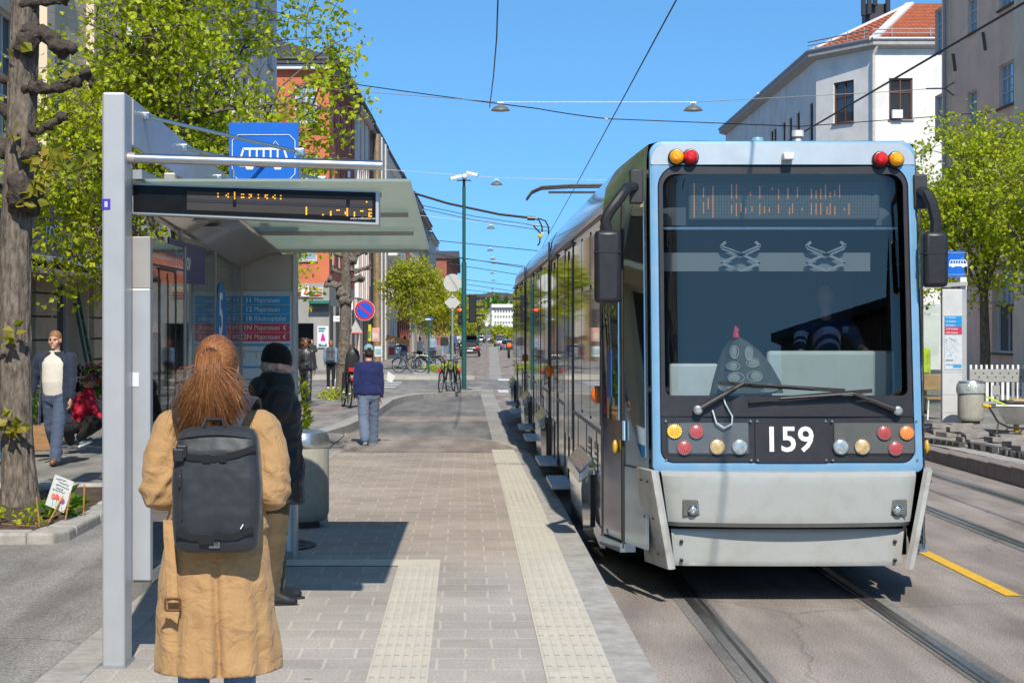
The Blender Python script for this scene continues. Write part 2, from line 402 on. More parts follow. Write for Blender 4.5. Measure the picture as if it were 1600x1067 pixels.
YS = frange(-60, 30, 18) + frange(31, 120, 30) + frange(125, 600, 30) + frange(650, 1800, 12)
sheet('ground', -260, 320, YS, zr, asph_grey, dz=-.03)
sheet('road', lambda Y: .52 + max(0, Y - 57) * .0137, lambda Y: 7.3 + .0137 * max(0, Y - 30), frange(-60, 30, 18) + frange(31, 62, 10), zr, asph_red)
sheet('road', lambda Y: interp([(75, -2.2), (90, -1.9), (150, -1.3), (240, .4)], Y) + .0137 * max(0, Y - 240), lambda Y: 9.5 + .0137 * Y, frange(75, 600, 60), zr, asph_red)
sheet('cross_street', -120, 140, [61.5, 75.3], zr, asph_grey, dz=.003)
sheet('bay', -3.2, .6, frange(29, 58, 12), zr, asph_dark, dz=.0)
sheet('bay_patch', -2.4, .5, [39.0, 41.2], zr, asph_red, dz=.004)
def plat_r(Y):
    return interp([(26, .97), (27, .93), (28, .82), (29, .62), (29.8, .30), (30.4, -.35), (31.2, -1.5), (31.8, -2.9)], Y)
PY = frange(-20, 25, 30) + [26, 26.5, 27, 27.5, 28, 28.5, 29, 29.4, 29.8, 30.1, 30.4, 30.8, 31.2, 31.5]
sheet('platform', -2.14, plat_r, PY, zs, pave, drop=.4)
sheet('platform_apron', -2.14, lambda Y: plat_r(Y) - .12, [26.3, 27, 27.5, 28, 28.5, 29, 29.4, 29.8, 30.1, 30.4, 30.8, 31.2], zs, asph_red, dz=.004)
sheet('platform_kerb', .76, .975, frange(-20, 26.4, 40), zs, kerbmat, drop=.3, dz=.005)
sheet('platform_kerb_back', -2.16, -1.93, frange(-20, 27, 20), zs, kerbmat, drop=.2, dz=.005)
def tactile(name, x0, x1, y0, y1, ribs, z=.006):
    o = sheet(name, x0, x1, frange(y0, y1, 12), zs, tact, dz=z)
    mb = MB(); w = (x1 - x0) / ribs
    for k in range(ribs):
        c = x0 + w * (k + .5)
        y = y0 + .06
        while y < y1 - .2:
            yy = min(y + .29, y1 - .04)
            zz = zs(y) + z
            mb.rings([[V((c - w * .3, yv, zz)), V((c - w * .18, yv, zz + .0035)), V((c + w * .18, yv, zz + .0035)), V((c + w * .3, yv, zz))] for yv in (y, yy)], cap=False, close=False)
            y += .30
    struct(mb.build(name + '_ribs', tact, fix=False))
    return o
tactile('tactile_strip', .41, .76, 3, 27.0, 6)
tactile('tactile_strip', -.5, -.19, 3, 12.9, 6)
sheet('paving_band', -1.6, -.19, [12.9, 13.25], zs, tact, dz=.006)
def walk_r(Y):
    return interp([(28, -2.16), (31.5, -2.16), (31.8, -2.6), (34, -2.35), (38.7, -2.1), (46.9, -2.0), (50, -1.8), (52.5, -1.3), (54.5, -.5), (56.5, .48), (60.2, .52)], Y)
WY = frange(-40, 27, 12) + [28, 31.2, 31.6, 31.8, 33, 34, 36, 38.7, 42, 46.9, 49, 50, 51.2, 52.5, 53.5, 54.5, 55.5, 56.5, 58, 60.4]
sheet('left_footway', -14, lambda Y: -2.18 if Y < 31.6 else walk_r(Y), WY, zs, asph_walk, drop=.3, dz=-.01)
KY = [31.8, 33, 34, 36, 38.7, 42, 46.9, 49, 50, 51.2, 52.5, 53.5, 54.5, 55.5, 56.5, 58, 60.4]
mb = MB(); inner = []; outer = []
for i, Y in enumerate(KY):
    a = V((walk_r(KY[max(0, i - 1)]), KY[max(0, i - 1)], 0)); b = V((walk_r(KY[min(len(KY) - 1, i + 1)]), KY[min(len(KY) - 1, i + 1)], 0))
    d = (b - a).normalized(); nrm = V((d.y, -d.x, 0)); p = V((walk_r(Y), Y, zs(Y) + .004))
    inner.append(p - nrm * .28); outer.append(p + nrm * .03)
low = [p - V((0, 0, .3)) for p in outer]
mb.rings([inner, outer, low], cap=False, close=False)
struct(mb.build('footway_kerb', kerbmat))
sheet('corner_slab', .1, .52, [58.3, 60.3], zs, slab, dz=.006)
sheet('far_left_footway', lambda Y: -14, lambda Y: interp([(75.3, .4), (76.2, .35), (78, -.6), (80, -1.4), (87, -1.75), (110, -1.2), (150, -.9), (240, .8), (600, 5.7)], Y), [75.3, 76.2, 77, 78, 79, 80, 83, 87, 95, 110, 130, 150, 180, 240, 320, 420, 600], zs, slab, drop=.3, dz=.02)
sheet('far_footway_asphalt', -14, lambda Y: interp([(79, -2.4), (87, -2.6), (110, -2.2), (150, -2.0), (240, -.4), (600, 4.5)], Y), [79, 87, 95, 110, 130, 150, 180, 240, 320, 420, 600], zs, asph_walk, dz=.026)
sheet('cobble_strip', lambda Y: .50 + .0137 * max(0, Y - 57), lambda Y: .93 + .0137 * max(0, Y - 57) + max(0, Y - 80) * .004, frange(29, 57, 10) + frange(58.5, 61.4, 2), zr, cobble, dz=.008)
sheet('cobble_strip', lambda Y: .80 + .0137 * max(0, Y - 57), lambda Y: 1.35 + .0137 * max(0, Y - 57) + max(0, Y - 80) * .004, frange(75.5, 300, 30), zr, cobble, dz=.008)
for nm, x0, x1, y0, y1 in (('stripe', 1.13, 1.5, 58.2, 61.2), ('stripe', 1.42, 1.92, 73.2, 76.6), ('stripe', 2.3, 2.8, 58.2, 61.2), ('stripe', -4.4, -2.6, 64, 65.2), ('stripe', -4.4, -2.6, 67, 68.2), ('stripe', -4.4, -2.6, 70, 71.2)):
    sheet('crossing_' + nm, x0, x1, [y0, y1], zr, roadwhite, dz=.012)
mbp = None
sheet('footway_patch', -5.1, -2.9, [38.5, 42.5], zs, asph_red, dz=-.004)
railmat = mat('rail_steel', (.42, .40, .39), .3, .9, .2, 12)
groove = mat('rail_groove', (.05, .045, .04), .9, 0, .3, 8)
seal = asphalt('rail_joint_seal', (.17, .158, .142), (.26, .243, .22))
RY = frange(-40, 30, 14) + frange(32, 61, 8)
for x in (1.715, 3.10, 5.30, 6.65):
    sgn = 1 if x in (1.715, 5.30) else -1
    sheet('rail_seal', x - .12, x + .12, RY, zr, seal, dz=.004)
    sheet('rail', x - .035, x + .03, RY, zr, railmat, dz=.010)
    sheet('rail_groove', x + .03 if sgn > 0 else x - .06, x + .06 if sgn > 0 else x - .035, RY, zr, groove, dz=.008)
    sheet('rail_lip', x + .06 if sgn > 0 else x - .085, x + .085 if sgn > 0 else x - .06, RY, zr, railmat, dz=.010)
for y0 in (-2.5, 5.4, 13.4, 21.4, 29.4):
    sheet('lane_dash', 4.19, 4.31, [y0, y0 + 2.95], zr, roadyellow, dz=.006)
sheet('right_footway', lambda Y: 7.75 + .0137 * max(0, Y - 30), 60, frange(-40, 61, 24), zs, asph_walk, drop=.35, dz=-.004)
mb = MB()
y = -20.0
while y < 61:
    x = 7.25 + .0137 * max(0, y - 30)
    mb.box(x, x + .34, y + .006, y + .994, -.6 + zs(y), zs(y))
    y += 1.0
struct(mb.build('right_kerb', kerbdark, bevel=.012))
sheet('right_kerb_band', lambda Y: 7.6 + .0137 * max(0, Y - 30), lambda Y: 7.9 + .0137 * max(0, Y - 30), frange(-20, 61, 20), zs, kerbmat, dz=.004)
sheet('far_right_footway', lambda Y: 9.9 + .0137 * Y, 60, frange(75.3, 600, 20), zs, asph_walk, drop=.3)
sheet('hill', -400, 500, [620, 640], lambda Y: -6, farleaf, dz=0) if False else None
TX = 2.42
tram = thing('tram', 'pale blue three-section tram at the platform with number 159 under its big windscreen', 'tram', (TX, 13.0, -.3))
tpaint = mat('tram_silver_blue', (.36, .46, .54), .14, .75, .05, 3, dirt=(.28, .30, .31), dscale=4, damt=.3)
tside = mat('tram_side_metallic', (.64, .655, .66), .09, .92, .06, 2, dirt=(.35, .34, .33), dscale=3, damt=.25)
tblue = mat('tram_light_blue', (.17, .35, .53), .3, .1, .05, 4, dirt=(.35, .42, .48), dscale=7, damt=.35)
tpale = mat('tram_pale_roof_paint', (.46, .51, .53), .3, .35, .06, 5, dirt=(.5, .55, .58), dscale=5, damt=.4)
tnavy = mat('tram_navy_door', (.20, .21, .28), .12, .8, .1, 3)
tdark = mat('tram_dark_glass', (.40, .43, .42), .025, 1.0, 0)
tblack = mat('tram_black_panel', (.020, .018, .019), .38, 0, .2, 12)
tbump = mat('tram_bumper_paint', (.40, .41, .385), .34, .1, .03, 2, dirt=(.30, .26, .19), dscale=11, damt=.28, bump=.05, bs=30)
tinner = mat('tram_interior', (.05, .055, .065), .8, 0, .1, 5)
tdesk = mat('tram_desk_panel', (.62, .72, .71), .6, 0, .08, 3)
wsglass = glass('tram_windscreen_glass', (.68, .72, .73), .05, .006)
wsglass.node_tree.nodes['Glossy BSDF'].inputs['Color'].default_value = (.92, .84, .74, 1)
sglass = glass('tram_side_glass', (.3, .33, .33), .2, .01)
lampglass = glass('lamp_cover_glass', (.86, .87, .87), .0, .06)
def FY(x, z): return 12.96 + .10 * (z - .7) - .018 * (1 - min(1, (x / 1.02)) ** 2 if abs(x) < 1.02 else 0)
def FP(px, py):
    Y = 13.0
    for _ in range(8):
        x, z = PX(px, Y) - TX, PZ(py, Y); Y = FY(x, z)
    return x, z
def FS(x, z, d=0.0): return V((TX + x, FY(x, z) - d, z))
def rrect(x0, x1, z0, z1, rb, rt, n=6):
    pts = []
    for cx, cz, r, a0 in ((x1 - rb, z0 + rb, rb, -90), (x1 - rt, z1 - rt, rt, 0), (x0 + rt, z1 - rt, rt, 90), (x0 + rb, z0 + rb, rb, 180)):
        for k in range(n + 1):
            a = R(a0 + 90 * k / n); pts.append((cx + r * cos(a), cz + r * sin(a)))
    return pts
def fplate(x0, x1, z0, z1, rb=.02, rt=.02, d=0.0, th=.02, nz=10):
    """Rounded plate that follows the curved nose: fine grid of quads plus a rim going back by th."""
    mb = MB(); rows = []
    zsv = sorted(set([z0 + rb * (1 - cos(R(a))) for a in range(0, 91, 15)] + [z1 - rt * (1 - cos(R(a))) for a in range(0, 91, 15)] + frange(z0 + rb, z1 - rt, nz)))
    for z in zsv:
        ins = 0
        if z < z0 + rb: ins = rb - sqrt(max(0, rb * rb - (z0 + rb - z) ** 2))
        if z > z1 - rt: ins = rt - sqrt(max(0, rt * rt - (z - z1 + rt) ** 2))
        rows.append([FS(x0 + ins + (x1 - x0 - 2 * ins) * k / 12, z, d) for k in range(13)])
    mb.rings(rows, cap=False, close=False)
    rim = [r[-1] for r in rows] + list(reversed(rows[-1][1:-1])) + [r[0] for r in reversed(rows)] + rows[0][1:-1]
    mb.rings([rim, [p + V((0, th, 0)) for p in rim]], cap=False)
    return mb
def fbuild(mb, name, m, parent=tram, **k):
    me = mb.mesh(name); b = bmesh.new(); b.from_mesh(me); bmesh.ops.remove_doubles(b, verts=b.verts, dist=1e-4); bmesh.ops.recalc_face_normals(b, faces=b.faces); b.to_mesh(me); b.free()
    return link(me, name, m, parent, True, k.pop('smooth', 30), **k)
zb, zt = .70, 3.20
mb = MB()
N = 9
def outl(x, z0, z1, rb, rt, dx=0.0): return rrect(-x, x, z0, z1, rb, rt if x < 1.0 else rt * .55, N)
oo = outl(1.012, zb, zt, .05, .17); ii = outl(.955, .765, 3.02, .10, .17)
mb.rings([[FS(x, z, -.04) for x, z in outl(1.016, zb - .01, zt + .01, .05, .2)], [FS(x, z, -.02) for x, z in outl(1.015, zb - .005, zt + .006, .05, .19)], [FS(x, z, 0) for x, z in oo], [FS(x, z, .012) for x, z in outl(.99, .735, 3.10, .07, .17)], [FS(x, z, .008) for x, z in ii], [FS(x, z, -.05) for x, z in ii]], cap=False)
fbuild(mb, 'front_frame', tblue)
fbuild(fplate(-1.005, 1.005, 3.022, 3.185, .01, .14, .0165, .01, 4), 'forehead_panel', tpale)
mb = MB()
mb.rings([[FS(x, z, -.005) for x, z in ii], [FS(x, z, .004) for x, z in outl(.945, .775, 3.01, .10, .165)], [FS(x, z, .004) for x, z in outl(.915, 1.27, 2.95, .05, .10)], [FS(x, z, -.02) for x, z in outl(.915, 1.27, 2.95, .05, .10)]], cap=False)
fbuild(mb, 'windscreen_surround', tblack)
fbuild(fplate(-.92, .92, 1.265, 2.955, .05, .10, -.006, .008, 16), 'windscreen', wsglass, smooth='all')
fbuild(fplate(-.95, .95, 1.115, 1.225, .01, .01, .012, .01, 3), 'wiper_cowl', tblack)
panel_specs = [(1036, 1177), (1179, 1294), (1296, 1436)]
rimm = mat('lamp_panel_edge', (.17, .175, .17), .5, 0, .1, 10)
for k, (a, b) in enumerate(panel_specs):
    x0, _ = FP(a, 690); x1, _ = FP(b, 690)
    pn = fbuild(fplate(x0 + .004, x1 - .004, .77, 1.10, .012, .012, .010 if k == 1 else -.024, .02, 6), 'number_panel' if k == 1 else 'lamp_panel', tblack)
    for sx in (x0 + .02, x1 - .02):
        for z in (.79, 1.08):
            m_ = MB().cyl(FS(sx, z, .012), FS(sx, z, .02), .009, n=8)
            fbuild(m_, 'screw', steel, pn)
    if k != 1:
        fbuild(fplate(x0 + .03, x1 - .03, .83, 1.07, .02, .02, .017, .004, 4), 'lamp_cover', lampglass)
        mbb = MB().box(0, 0, 0, 0, 0, 0); mbb = MB()
        xa = x0 + .035; xb = x1 - .035
        mbb.rings([[FS(x, z, .002) for x, z in rrect(xa, xb, .835, 1.065, .01, .01, 2)], [FS(x, z, .009) for x, z in rrect(xa + .006, xb - .006, .841, 1.059, .01, .01, 2)]], cap=True)
        fbuild(mbb, 'lamp_backing', rimm)
n159 = text('number', '159', .262, facing(FS(0.005, .935, .0125), (0, -1, .1)), mat('number_white', (.85, .85, .85), .5, 0, 0), tram, sx=.98, bold=.004)
amber_on = mat('lamp_amber_lit', (.75, .27, .02), .3, 0, .3, 90, emit=.25)
amber_off = mat('lamp_amber', (.75, .22, .05), .3, 0, .25, 90)
lred = mat('lamp_red', (.36, .05, .055), .3, 0, .3, 90)
lclear = mat('lamp_clear', (.40, .46, .46), .15, .4, .2, 40)
lwarm = mat('lamp_warm', (.62, .44, .22), .2, .2, .35, 30)
lringm = mat('lamp_ring', (.35, .35, .34), .3, .6, .1, 20)
def lamp(px, py, r, m, ring=None, dots=False, nm='lamp', d=.009):
    x, z = FP(px, py)
    c = FS(x, z, d)
    root = fbuild(MB().lathe([(r, 0), (r, .012), (r * .93, .018), (r * .9, .012)] if True else [], (0, 0, 0), 24, cap=False).xf(facing(c, (0, -1, .1))), nm, lringm if ring is None else ring)
    fbuild(MB().lathe([(r * .9, .0), (r * .9, .010), (r * .7, .016), (r * .35, .020), (.002, .021)], (0, 0, 0), 24).xf(facing(c, (0, -1, .1))), 'lens', m, root)
    if dots:
        md_ = MB(); Mx = facing(c, (0, -1, .1))
        for rr, nn in ((.22, 5), (.46, 10), (.70, 15), (.86, 20)):
            for j in range(nn):
                a = 2 * pi * j / nn; q = Mx @ V((r * rr * cos(a), r * rr * sin(a), .019 - .006 * rr))
                md_.ell(q, (.0042, .0042, .0042), 6, 4)
        fbuild(md_, 'led_cluster', dots, root)
    return root
dot_on = mat('led_amber_dots', (1, .55, .06), .3, 0, 0, emit=1.3)
dot_red = mat('led_red_dots', (.58, .17, .17), .3, 0, 0)
dot_or = mat('led_orange_dots', (.9, .34, .08), .3, 0, 0)
lamp(1053.5, 673.5, .058, amber_on, dots=dot_on, nm='turn_signal')
lamp(1087.6, 674, .058, lred, dots=dot_red, nm='tail_lamp'); lamp(1069, 699, .058, lred, dots=dot_red, nm='tail_lamp')
lamp(1120.6, 697.4, .062, lwarm, nm='headlight'); lamp(1155.5, 697.4, .062, lclear, nm='headlight')
lamp(1313.5, 697.4, .062, lclear, nm='headlight'); lamp(1346.8, 697.4, .062, lwarm, nm='headlight')
lamp(1381, 675.7, .058, lred, dots=dot_red, nm='tail_lamp'); lamp(1398.7, 700, .058, lred, dots=dot_red, nm='tail_lamp')
lamp(1416, 675.7, .058, amber_off, dots=dot_or, nm='turn_signal')
def domelamp(px, py, m):
    x, z = FP(px, py); c = FS(x, z, .018); Mx = facing(c, (0, -1, .1))
    rt = fbuild(MB().lathe([(.064, 0), (.064, .02), (.056, .03)], (0, 0, 0), 24).xf(Mx), 'roof_lamp', blackp)
    fbuild(MB().lathe([(.053, .02), (.054, .045), (.046, .065), (.028, .080), (.002, .084)], (0, 0, 0), 24).xf(Mx), 'lens', m, rt)
ramber = mat('dome_amber', (.85, .33, .01), .15, 0, .35, 60, emit=.15); rred = mat('dome_red', (.62, .015, .02), .15, 0, .3, 60)
for px, py, m in ((1056, 247, ramber), (1078, 247, rred), (1374, 250.5, rred), (1398, 250.5, ramber)): domelamp(px, py, m)
x, z = FP(1229, 246)
fbuild(MB().box(-.04, .04, -.09, 0, -.028, .028).xf(Matrix.Translation(FS(x, z, .018))), 'camera_box', whitep, bevel=.01)
def bulge(x, hw, k=.10): return k * (1 - (x / hw) ** 2)
def bumper_part(name, zt_, zb_, wt, wb, d, rnd, m, yoff=0, bk=.10):
    mb = MB(); rows = []
    for k in range(13):
        t = k / 12; z = zt_ + (zb_ - zt_) * t; hw = wt + (wb - wt) * t
        e = 0
        if t < .15: e = rnd * (1 - sqrt(max(0, 1 - (1 - t / .15) ** 2)))
        if t > .85: e = rnd * (1 - sqrt(max(0, 1 - ((t - .85) / .15) ** 2)))
        row = []
        for j in range(25):
            u = -1 + 2 * j / 24; x = u * hw
            ex = 0
            if abs(u) > .94: ex = rnd * (1 - sqrt(max(0, 1 - ((abs(u) - .94) / .06) ** 2)))
            row.append(V((TX + x, yoff - d - bulge(x, hw, bk) + e + ex * 1.0, z)))
        rows.append(row)
    mb.rings(rows, cap=False, close=False)
    rim = [r[-1] for r in rows] + list(reversed(rows[-1][1:-1])) + [r[0] for r in reversed(rows)] + rows[0][1:-1]
    mb.rings([rim, [V((p.x, yoff + .25, p.z)) for p in rim]], cap=False)
    return fbuild(mb, name, m)
def bz(py): return PZ(py, 12.85)
bumper = bumper_part('bumper', bz(737), bz(823), .955, .90, .05, .045, tbump, 12.92)
apron = bumper_part('bumper_apron', bz(829), bz(887), .875, .85, .02, .012, tbump, 12.985, .03)
fbuild(MB().box(TX - .93, TX + .93, 13.12, 13.2, .06, .75), 'bumper_core', blackr)
for sgn in (-1, 1):
    px = 1082 if sgn < 0 else 1401
    xx = PX(px, 12.85) - TX; zz = bz(793)
    q = V((TX + xx, 12.92 - .05 - bulge(xx, .93) - .004, zz))
    s_ = fbuild(MB().box(-.075, .075, -.002, .02, -.062, .062).xf(Matrix.Translation(q)), 'fog_lamp_recess', mat('recess_grey', (.11, .11, .095), .7, 0, .2, 10), bevel=.006)
    fbuild(MB().lathe([(.038, 0), (.038, .03), (.032, .034), (.03, .026)], (0, 0, 0), 20, cap=False).xf(facing(q + V((0, 0, -.012)), (0, -1, 0))), 'fog_lamp', chrome, s_)
    fbuild(MB().lathe([(.03, .0), (.028, .022), (.015, .03), (.002, .032)], (0, 0, 0), 20).xf(facing(q + V((0, 0, -.012)), (0, -1, 0))), 'lens', lclear, s_)
    for zz in (.18, -.03 + .07):
        q = V((TX + sgn * .80, 12.955 - bulge(.80, .86, .03), zz))
        fbuild(MB().lathe([(.014, -.01), (.014, .012), (.008, .016)], (0, 0, 0), 10).xf(facing(q, (0, -1, 0))), 'bolt', blackp, apron)
plate = mat('tram_plate_grey', (.45, .45, .42), .5, .05, .08, 4, dirt=(.22, .15, .10), dscale=7, damt=.6)
for sgn in (-1, 1):
    fr = [V((TX + sgn * 1.03, 12.83, bz(735))), V((TX + sgn * .90, 12.86, bz(889)))]
    bk = [V((TX + sgn * 1.10, 13.16, bz(735))), V((TX + sgn * 1.02, 13.3, bz(889)))]
    mb = MB(); rows = []
    for t in frange(0, 1, 10):
        a = fr[0].lerp(fr[1], t); b = bk[0].lerp(bk[1], t); out = V((sgn * .03, 0, 0))
        rows.append([a + V((-sgn * .045, .01, 0)), a + V((-sgn * .02, -.02, 0)), a + V((sgn * .012, -.022, 0)), a + V((sgn * .025, .01, 0)), b + out * .6, b + out * -.8])
    mb.rings(rows)
    f_ = fbuild(mb, 'corner_plate', plate, label=None)
    for t in (.12, .5, .86):
        for s2 in (.25, .7):
            q = fr[0].lerp(fr[1], t).lerp(bk[0].lerp(bk[1], t), s2) + V((sgn * .026, 0, 0))
            fbuild(MB().lathe([(.009, -.01), (.009, .006), (.004, .009)], (0, 0, 0), 8).xf(facing(q, (sgn, -.3, 0))), 'bolt', darkmetal, f_)
PROF = [(1.285, .10), (1.30, .30), (1.30, .90), (1.30, 2.60), (1.295, 2.74), (1.27, 2.92), (1.20, 3.05), (1.05, 3.14), (.75, 3.19), (.35, 3.21)]
def section(y, w=1.0, lift=0.0, top=0.0):
    r = [V((TX + x * w, y, z + (lift if z < .2 else 0) + (top if z > 2.8 else 0))) for x, z in PROF]
    return r + [V((TX - x * w, y, z + (lift if z < .2 else 0) + (top if z > 2.8 else 0))) for x, z in reversed(PROF)]
def shell(name, ys, m=tside, ws=None):
    mb = MB().rings([section(y, ws[i] if ws else 1.0) for i, y in enumerate(ys)], cap=False, close=False)
    return fbuild(mb, name, m, smooth=25)
YN = 14.15                                        # where the nose begins
b1 = shell('front_section_body', [YN, 17, 20, 22.75]); b2 = shell('middle_section_body', [23.1, 27, 32.05]); b3 = shell('rear_section_body', [32.45, 36, 39.5, 41.0, 41.6], ws=[1, 1, 1, .93, .85])
fbuild(MB().rings([section(41.6, .85)], cap=True), 'rear_wall', tdark)
belm = mat('bellows_rubber', (.014, .014, .015), .6, 0, .1, 5)
for y in (22.75, 32.05):
    rs = []
    for k in range(9):
        rs.append(section(y - .02 + .40 * k / 8 + (0.0), .965 if k % 2 else .935))
    fbuild(MB().rings(rs, cap=False, close=False), 'bellows', belm)
    for s_ in (-1, 1):                            # hinge trims
        fbuild(MB().box(TX + s_ * 1.315 - .012, TX + s_ * 1.315 + .012, y - .02, y + .03, .12, 2.9), 'joint_trim', blackp)
fbuild(MB().box(TX - 1.1, TX + 1.1, 14.7, 41.2, -.16, .30), 'underframe', mat('underframe_dark', (.02, .019, .018), .9, 0, .3, 4))
nose = outl(1.035, zb - .01, zt + .02, .05, .2)
def nose_side(sgn):
    """Side of the nose from the body profile to the frame edge."""
    rows = []
    for k in range(9):
        t = k / 8
        row = []
        for x, z in PROF:
            zz = z
            yf = 12.99 + .10 * (max(zz, .7) - .7)
            xf = 1.035 if z < 3.0 else 1.035 * min(1, x / 1.2)
            if z > 3.0: zz2 = z + (zt + .02 - 3.21) * 0
            else: zz2 = z
            e = t ** 1.15
            zz2 += t * {2.92: .15, 3.05: .135, 3.14: .065, 3.19: .025}.get(z, 0.0); xf = {2.92: 1.03, 3.05: 1.015, 3.14: .95}.get(z, xf)
            row.append(V((TX + sgn * (x + (min(x, xf) - x) * e), YN + (yf + .04 - YN) * t, zz2)))
        rows.append(row)
    return rows
for sgn in (-1, 1):
    pass
rowsL = nose_side(-1); rowsR = nose_side(1)
mb = MB().rings([l_ + list(reversed(r_)) for l_, r_ in zip(rowsL, rowsR)], cap=False, close=False)
fbuild(mb, 'nose_body', tpaint, smooth=25)
def NS(sgn, t, z, d=0.0):
    """Point on the nose side at fraction t (0 body .. 1 frame) and height z, pushed out by d."""
    xf = 1.035; e = t ** 1.15
    yf = 12.99 + .10 * (max(z, .7) - .7)
    x = 1.30 + (xf - 1.30) * e
    if z > 2.6: x -= (z - 2.6) ** 2 * .25
    return V((TX + sgn * (x + d * .97), YN + (yf + .04 - YN) * t - d * .24, z))
def npatch(sgn, t0f, t1f, z0, z1, d, n=14, m=4, th=.012):
    rows = []
    for a in range(n + 1):
        z = z0 + (z1 - z0) * a / n
        t0 = t0f(z) if callable(t0f) else t0f; t1 = t1f(z) if callable(t1f) else t1f
        rows.append([NS(sgn, t0 + (t1 - t0) * b / m, z, d) for b in range(m + 1)])
    mb = MB().rings(rows, cap=False, close=False)
    rim = [r[-1] for r in rows] + list(reversed(rows[-1][1:-1])) + [r[0] for r in reversed(rows)] + rows[0][1:-1]
    mb.rings([rim, [p + V((-sgn * th, 0, 0)) for p in rim]], cap=False)
    return mb
for sgn in (-1, 1):
    w0 = lambda z: .55 if z > 1.25 else .55 + (1.25 - z) * .72
    fbuild(npatch(sgn, lambda z: min(.93, w0(z)) + (max(0, z - 2.35) * .5), .95, .80, 2.82, .006, 18), 'cab_side_window', tdark)
    dr = fbuild(npatch(sgn, .05, .50, .16, 2.52, .008, 12), 'cab_door', tnavy)
    fbuild(npatch(sgn, .09, .45, 1.05, 2.46, .016, 10), 'door_window', tdark, dr)
    fbuild(MB().ell(NS(sgn, .41, .84, .03), (.022, .03, .055), 10, 7), 'door_button', mat('button_yellow', (.65, .38, .03), .4, 0, .1, 20), dr)
    fbuild(npatch(sgn, .0, .05, .16, 2.62, .012, 8), 'door_post', tpaint, dr)
    fbuild(npatch(sgn, .50, .525, .05, 2.75, .014, 8), 'door_seal', blackr, dr)
    fbuild(npatch(sgn, .035, .05, .05, 2.6, .016, 8), 'door_seal', blackr, dr)
    st = fbuild(npatch(sgn, .03, .52, .02, .09, .03, 2, 4, .12), 'door_step', tpaint)
    fbuild(npatch(sgn, .06, .49, .09, .17, -.06, 2, 4, .05), 'step_recess', blackr, st)
    fbuild(npatch(sgn, .53, .96, .10, .70, .003, 4), 'lower_nose_panel', tpaint)
    fbuild(npatch(sgn, .515, .96, .70, .712, .006, 1), 'panel_gap', blackr)
    if sgn < 0:
        stk = fbuild(npatch(sgn, .20, .30, 1.22, 1.60, .022, 3), 'door_sticker', mat('sticker_blue', (.02, .07, .25), .4, 0, .1, 30), dr)
        fbuild(npatch(sgn, .54, .575, .90, 1.05, .022, 2), 'handle', mat('handle_blue', (.35, .55, .72), .4, 0, 0), dr)
mb = MB()
capb = [p for p in rowsL[-1] if p.z > 2.9]; capr = [p for p in rowsR[-1] if p.z > 2.9]
trim = mat('tram_trim_dark', (.03, .03, .032), .35, .2, .1, 10)
def sidebox(sgn, y0, y1, z0, z1, d=.01, th=.02):
    x = 1.30 + d
    return MB().box(min(TX + sgn * x, TX + sgn * (x - th)), max(TX + sgn * x, TX + sgn * (x - th)), y0, y1, z0, z1)
wglass = mat('tram_window_glass', (.44, .46, .43), .03, 1.0, .12, 3)
rng = random.Random(4)
def window_bay(sgn, y0, y1):
    w_ = fbuild(sidebox(sgn, y0 + .03, y1 - .03, 1.0, 2.12, .006), 'window', wglass)
    fbuild(sidebox(sgn, y0 + .03, y1 - .03, 2.16, 2.60, .006), 'top_window', wglass)
    fbuild(sidebox(sgn, y0 - .010, y0 + .010, .97, 2.63, .0075), 'window_pillar', trim)
def door(sgn, yc):
    d_ = fbuild(sidebox(sgn, yc - .68, yc + .68, .16, 2.62, .004), 'door', tside)
    for s2 in (-1, 1):
        fbuild(sidebox(sgn, yc + s2 * .34 - .27, yc + s2 * .34 + .27, .62, 2.5, .012), 'door_window', wglass, d_)
        fbuild(sidebox(sgn, yc + s2 * .69 - .025, yc + s2 * .69 + .02, .12, 2.66, .010), 'door_edge', trim, d_)
    fbuild(sidebox(sgn, yc - .012, yc + .012, .16, 2.6, .014), 'door_seal', blackr, d_)
    fbuild(sidebox(sgn, yc - .70, yc + .70, 2.64, 2.67, .03, .06), 'door_hood', trim, d_)
    stp = MB().box(TX + sgn * 1.28, TX + sgn * 1.52, yc - .6, yc + .6, .10, .14)
    for k in range(5): stp.box(min(TX + sgn * (1.30 + k * .045), TX + sgn * (1.315 + k * .045)), max(TX + sgn * (1.30 + k * .045), TX + sgn * (1.315 + k * .045)), yc - .58, yc + .58, .14, .147)
    fbuild(stp, 'folding_step', galv, d_)
def bogie(sgn, yc):
    mb = MB(); rows = []
    for y, d in ((yc - .95, .0), (yc - .85, .085), (yc + .85, .085), (yc + .95, .0)):
        rows.append([V((TX + sgn * 1.29, y, .62)), V((TX + sgn * (1.30 + d), y, .56)), V((TX + sgn * (1.32 + d), y, .36)), V((TX + sgn * (1.30 + d), y, .0)), V((TX + sgn * 1.24, y, -.14)), V((TX + sgn * 1.2, y, -.14))])
    mb.rings(rows)
    b_ = fbuild(mb, 'bogie_skirt', tside)
    fbuild(MB().prism([V((TX + sgn * 1.30, yc - .9, .645)), V((TX + sgn * 1.42, yc - .9, .52)), V((TX + sgn * 1.43, yc - .9, .42)), V((TX + sgn * 1.30, yc - .9, .50))], V((0, 1.75, 0))), 'skirt_cap', tpaint, b_, bevel=.015)
    fbuild(MB().box(TX + sgn * 1.31 - .02, TX + sgn * 1.31 + .02, yc - .98, yc - .9, .05, .5), 'wheel_opening', blackr, b_)
    for dy in (-.5, .5):
        fbuild(MB().cyl(V((TX + sgn * .62, yc + dy, .03)), V((TX + sgn * .76, yc + dy, .03)), .325, n=28), 'wheel', railmat)
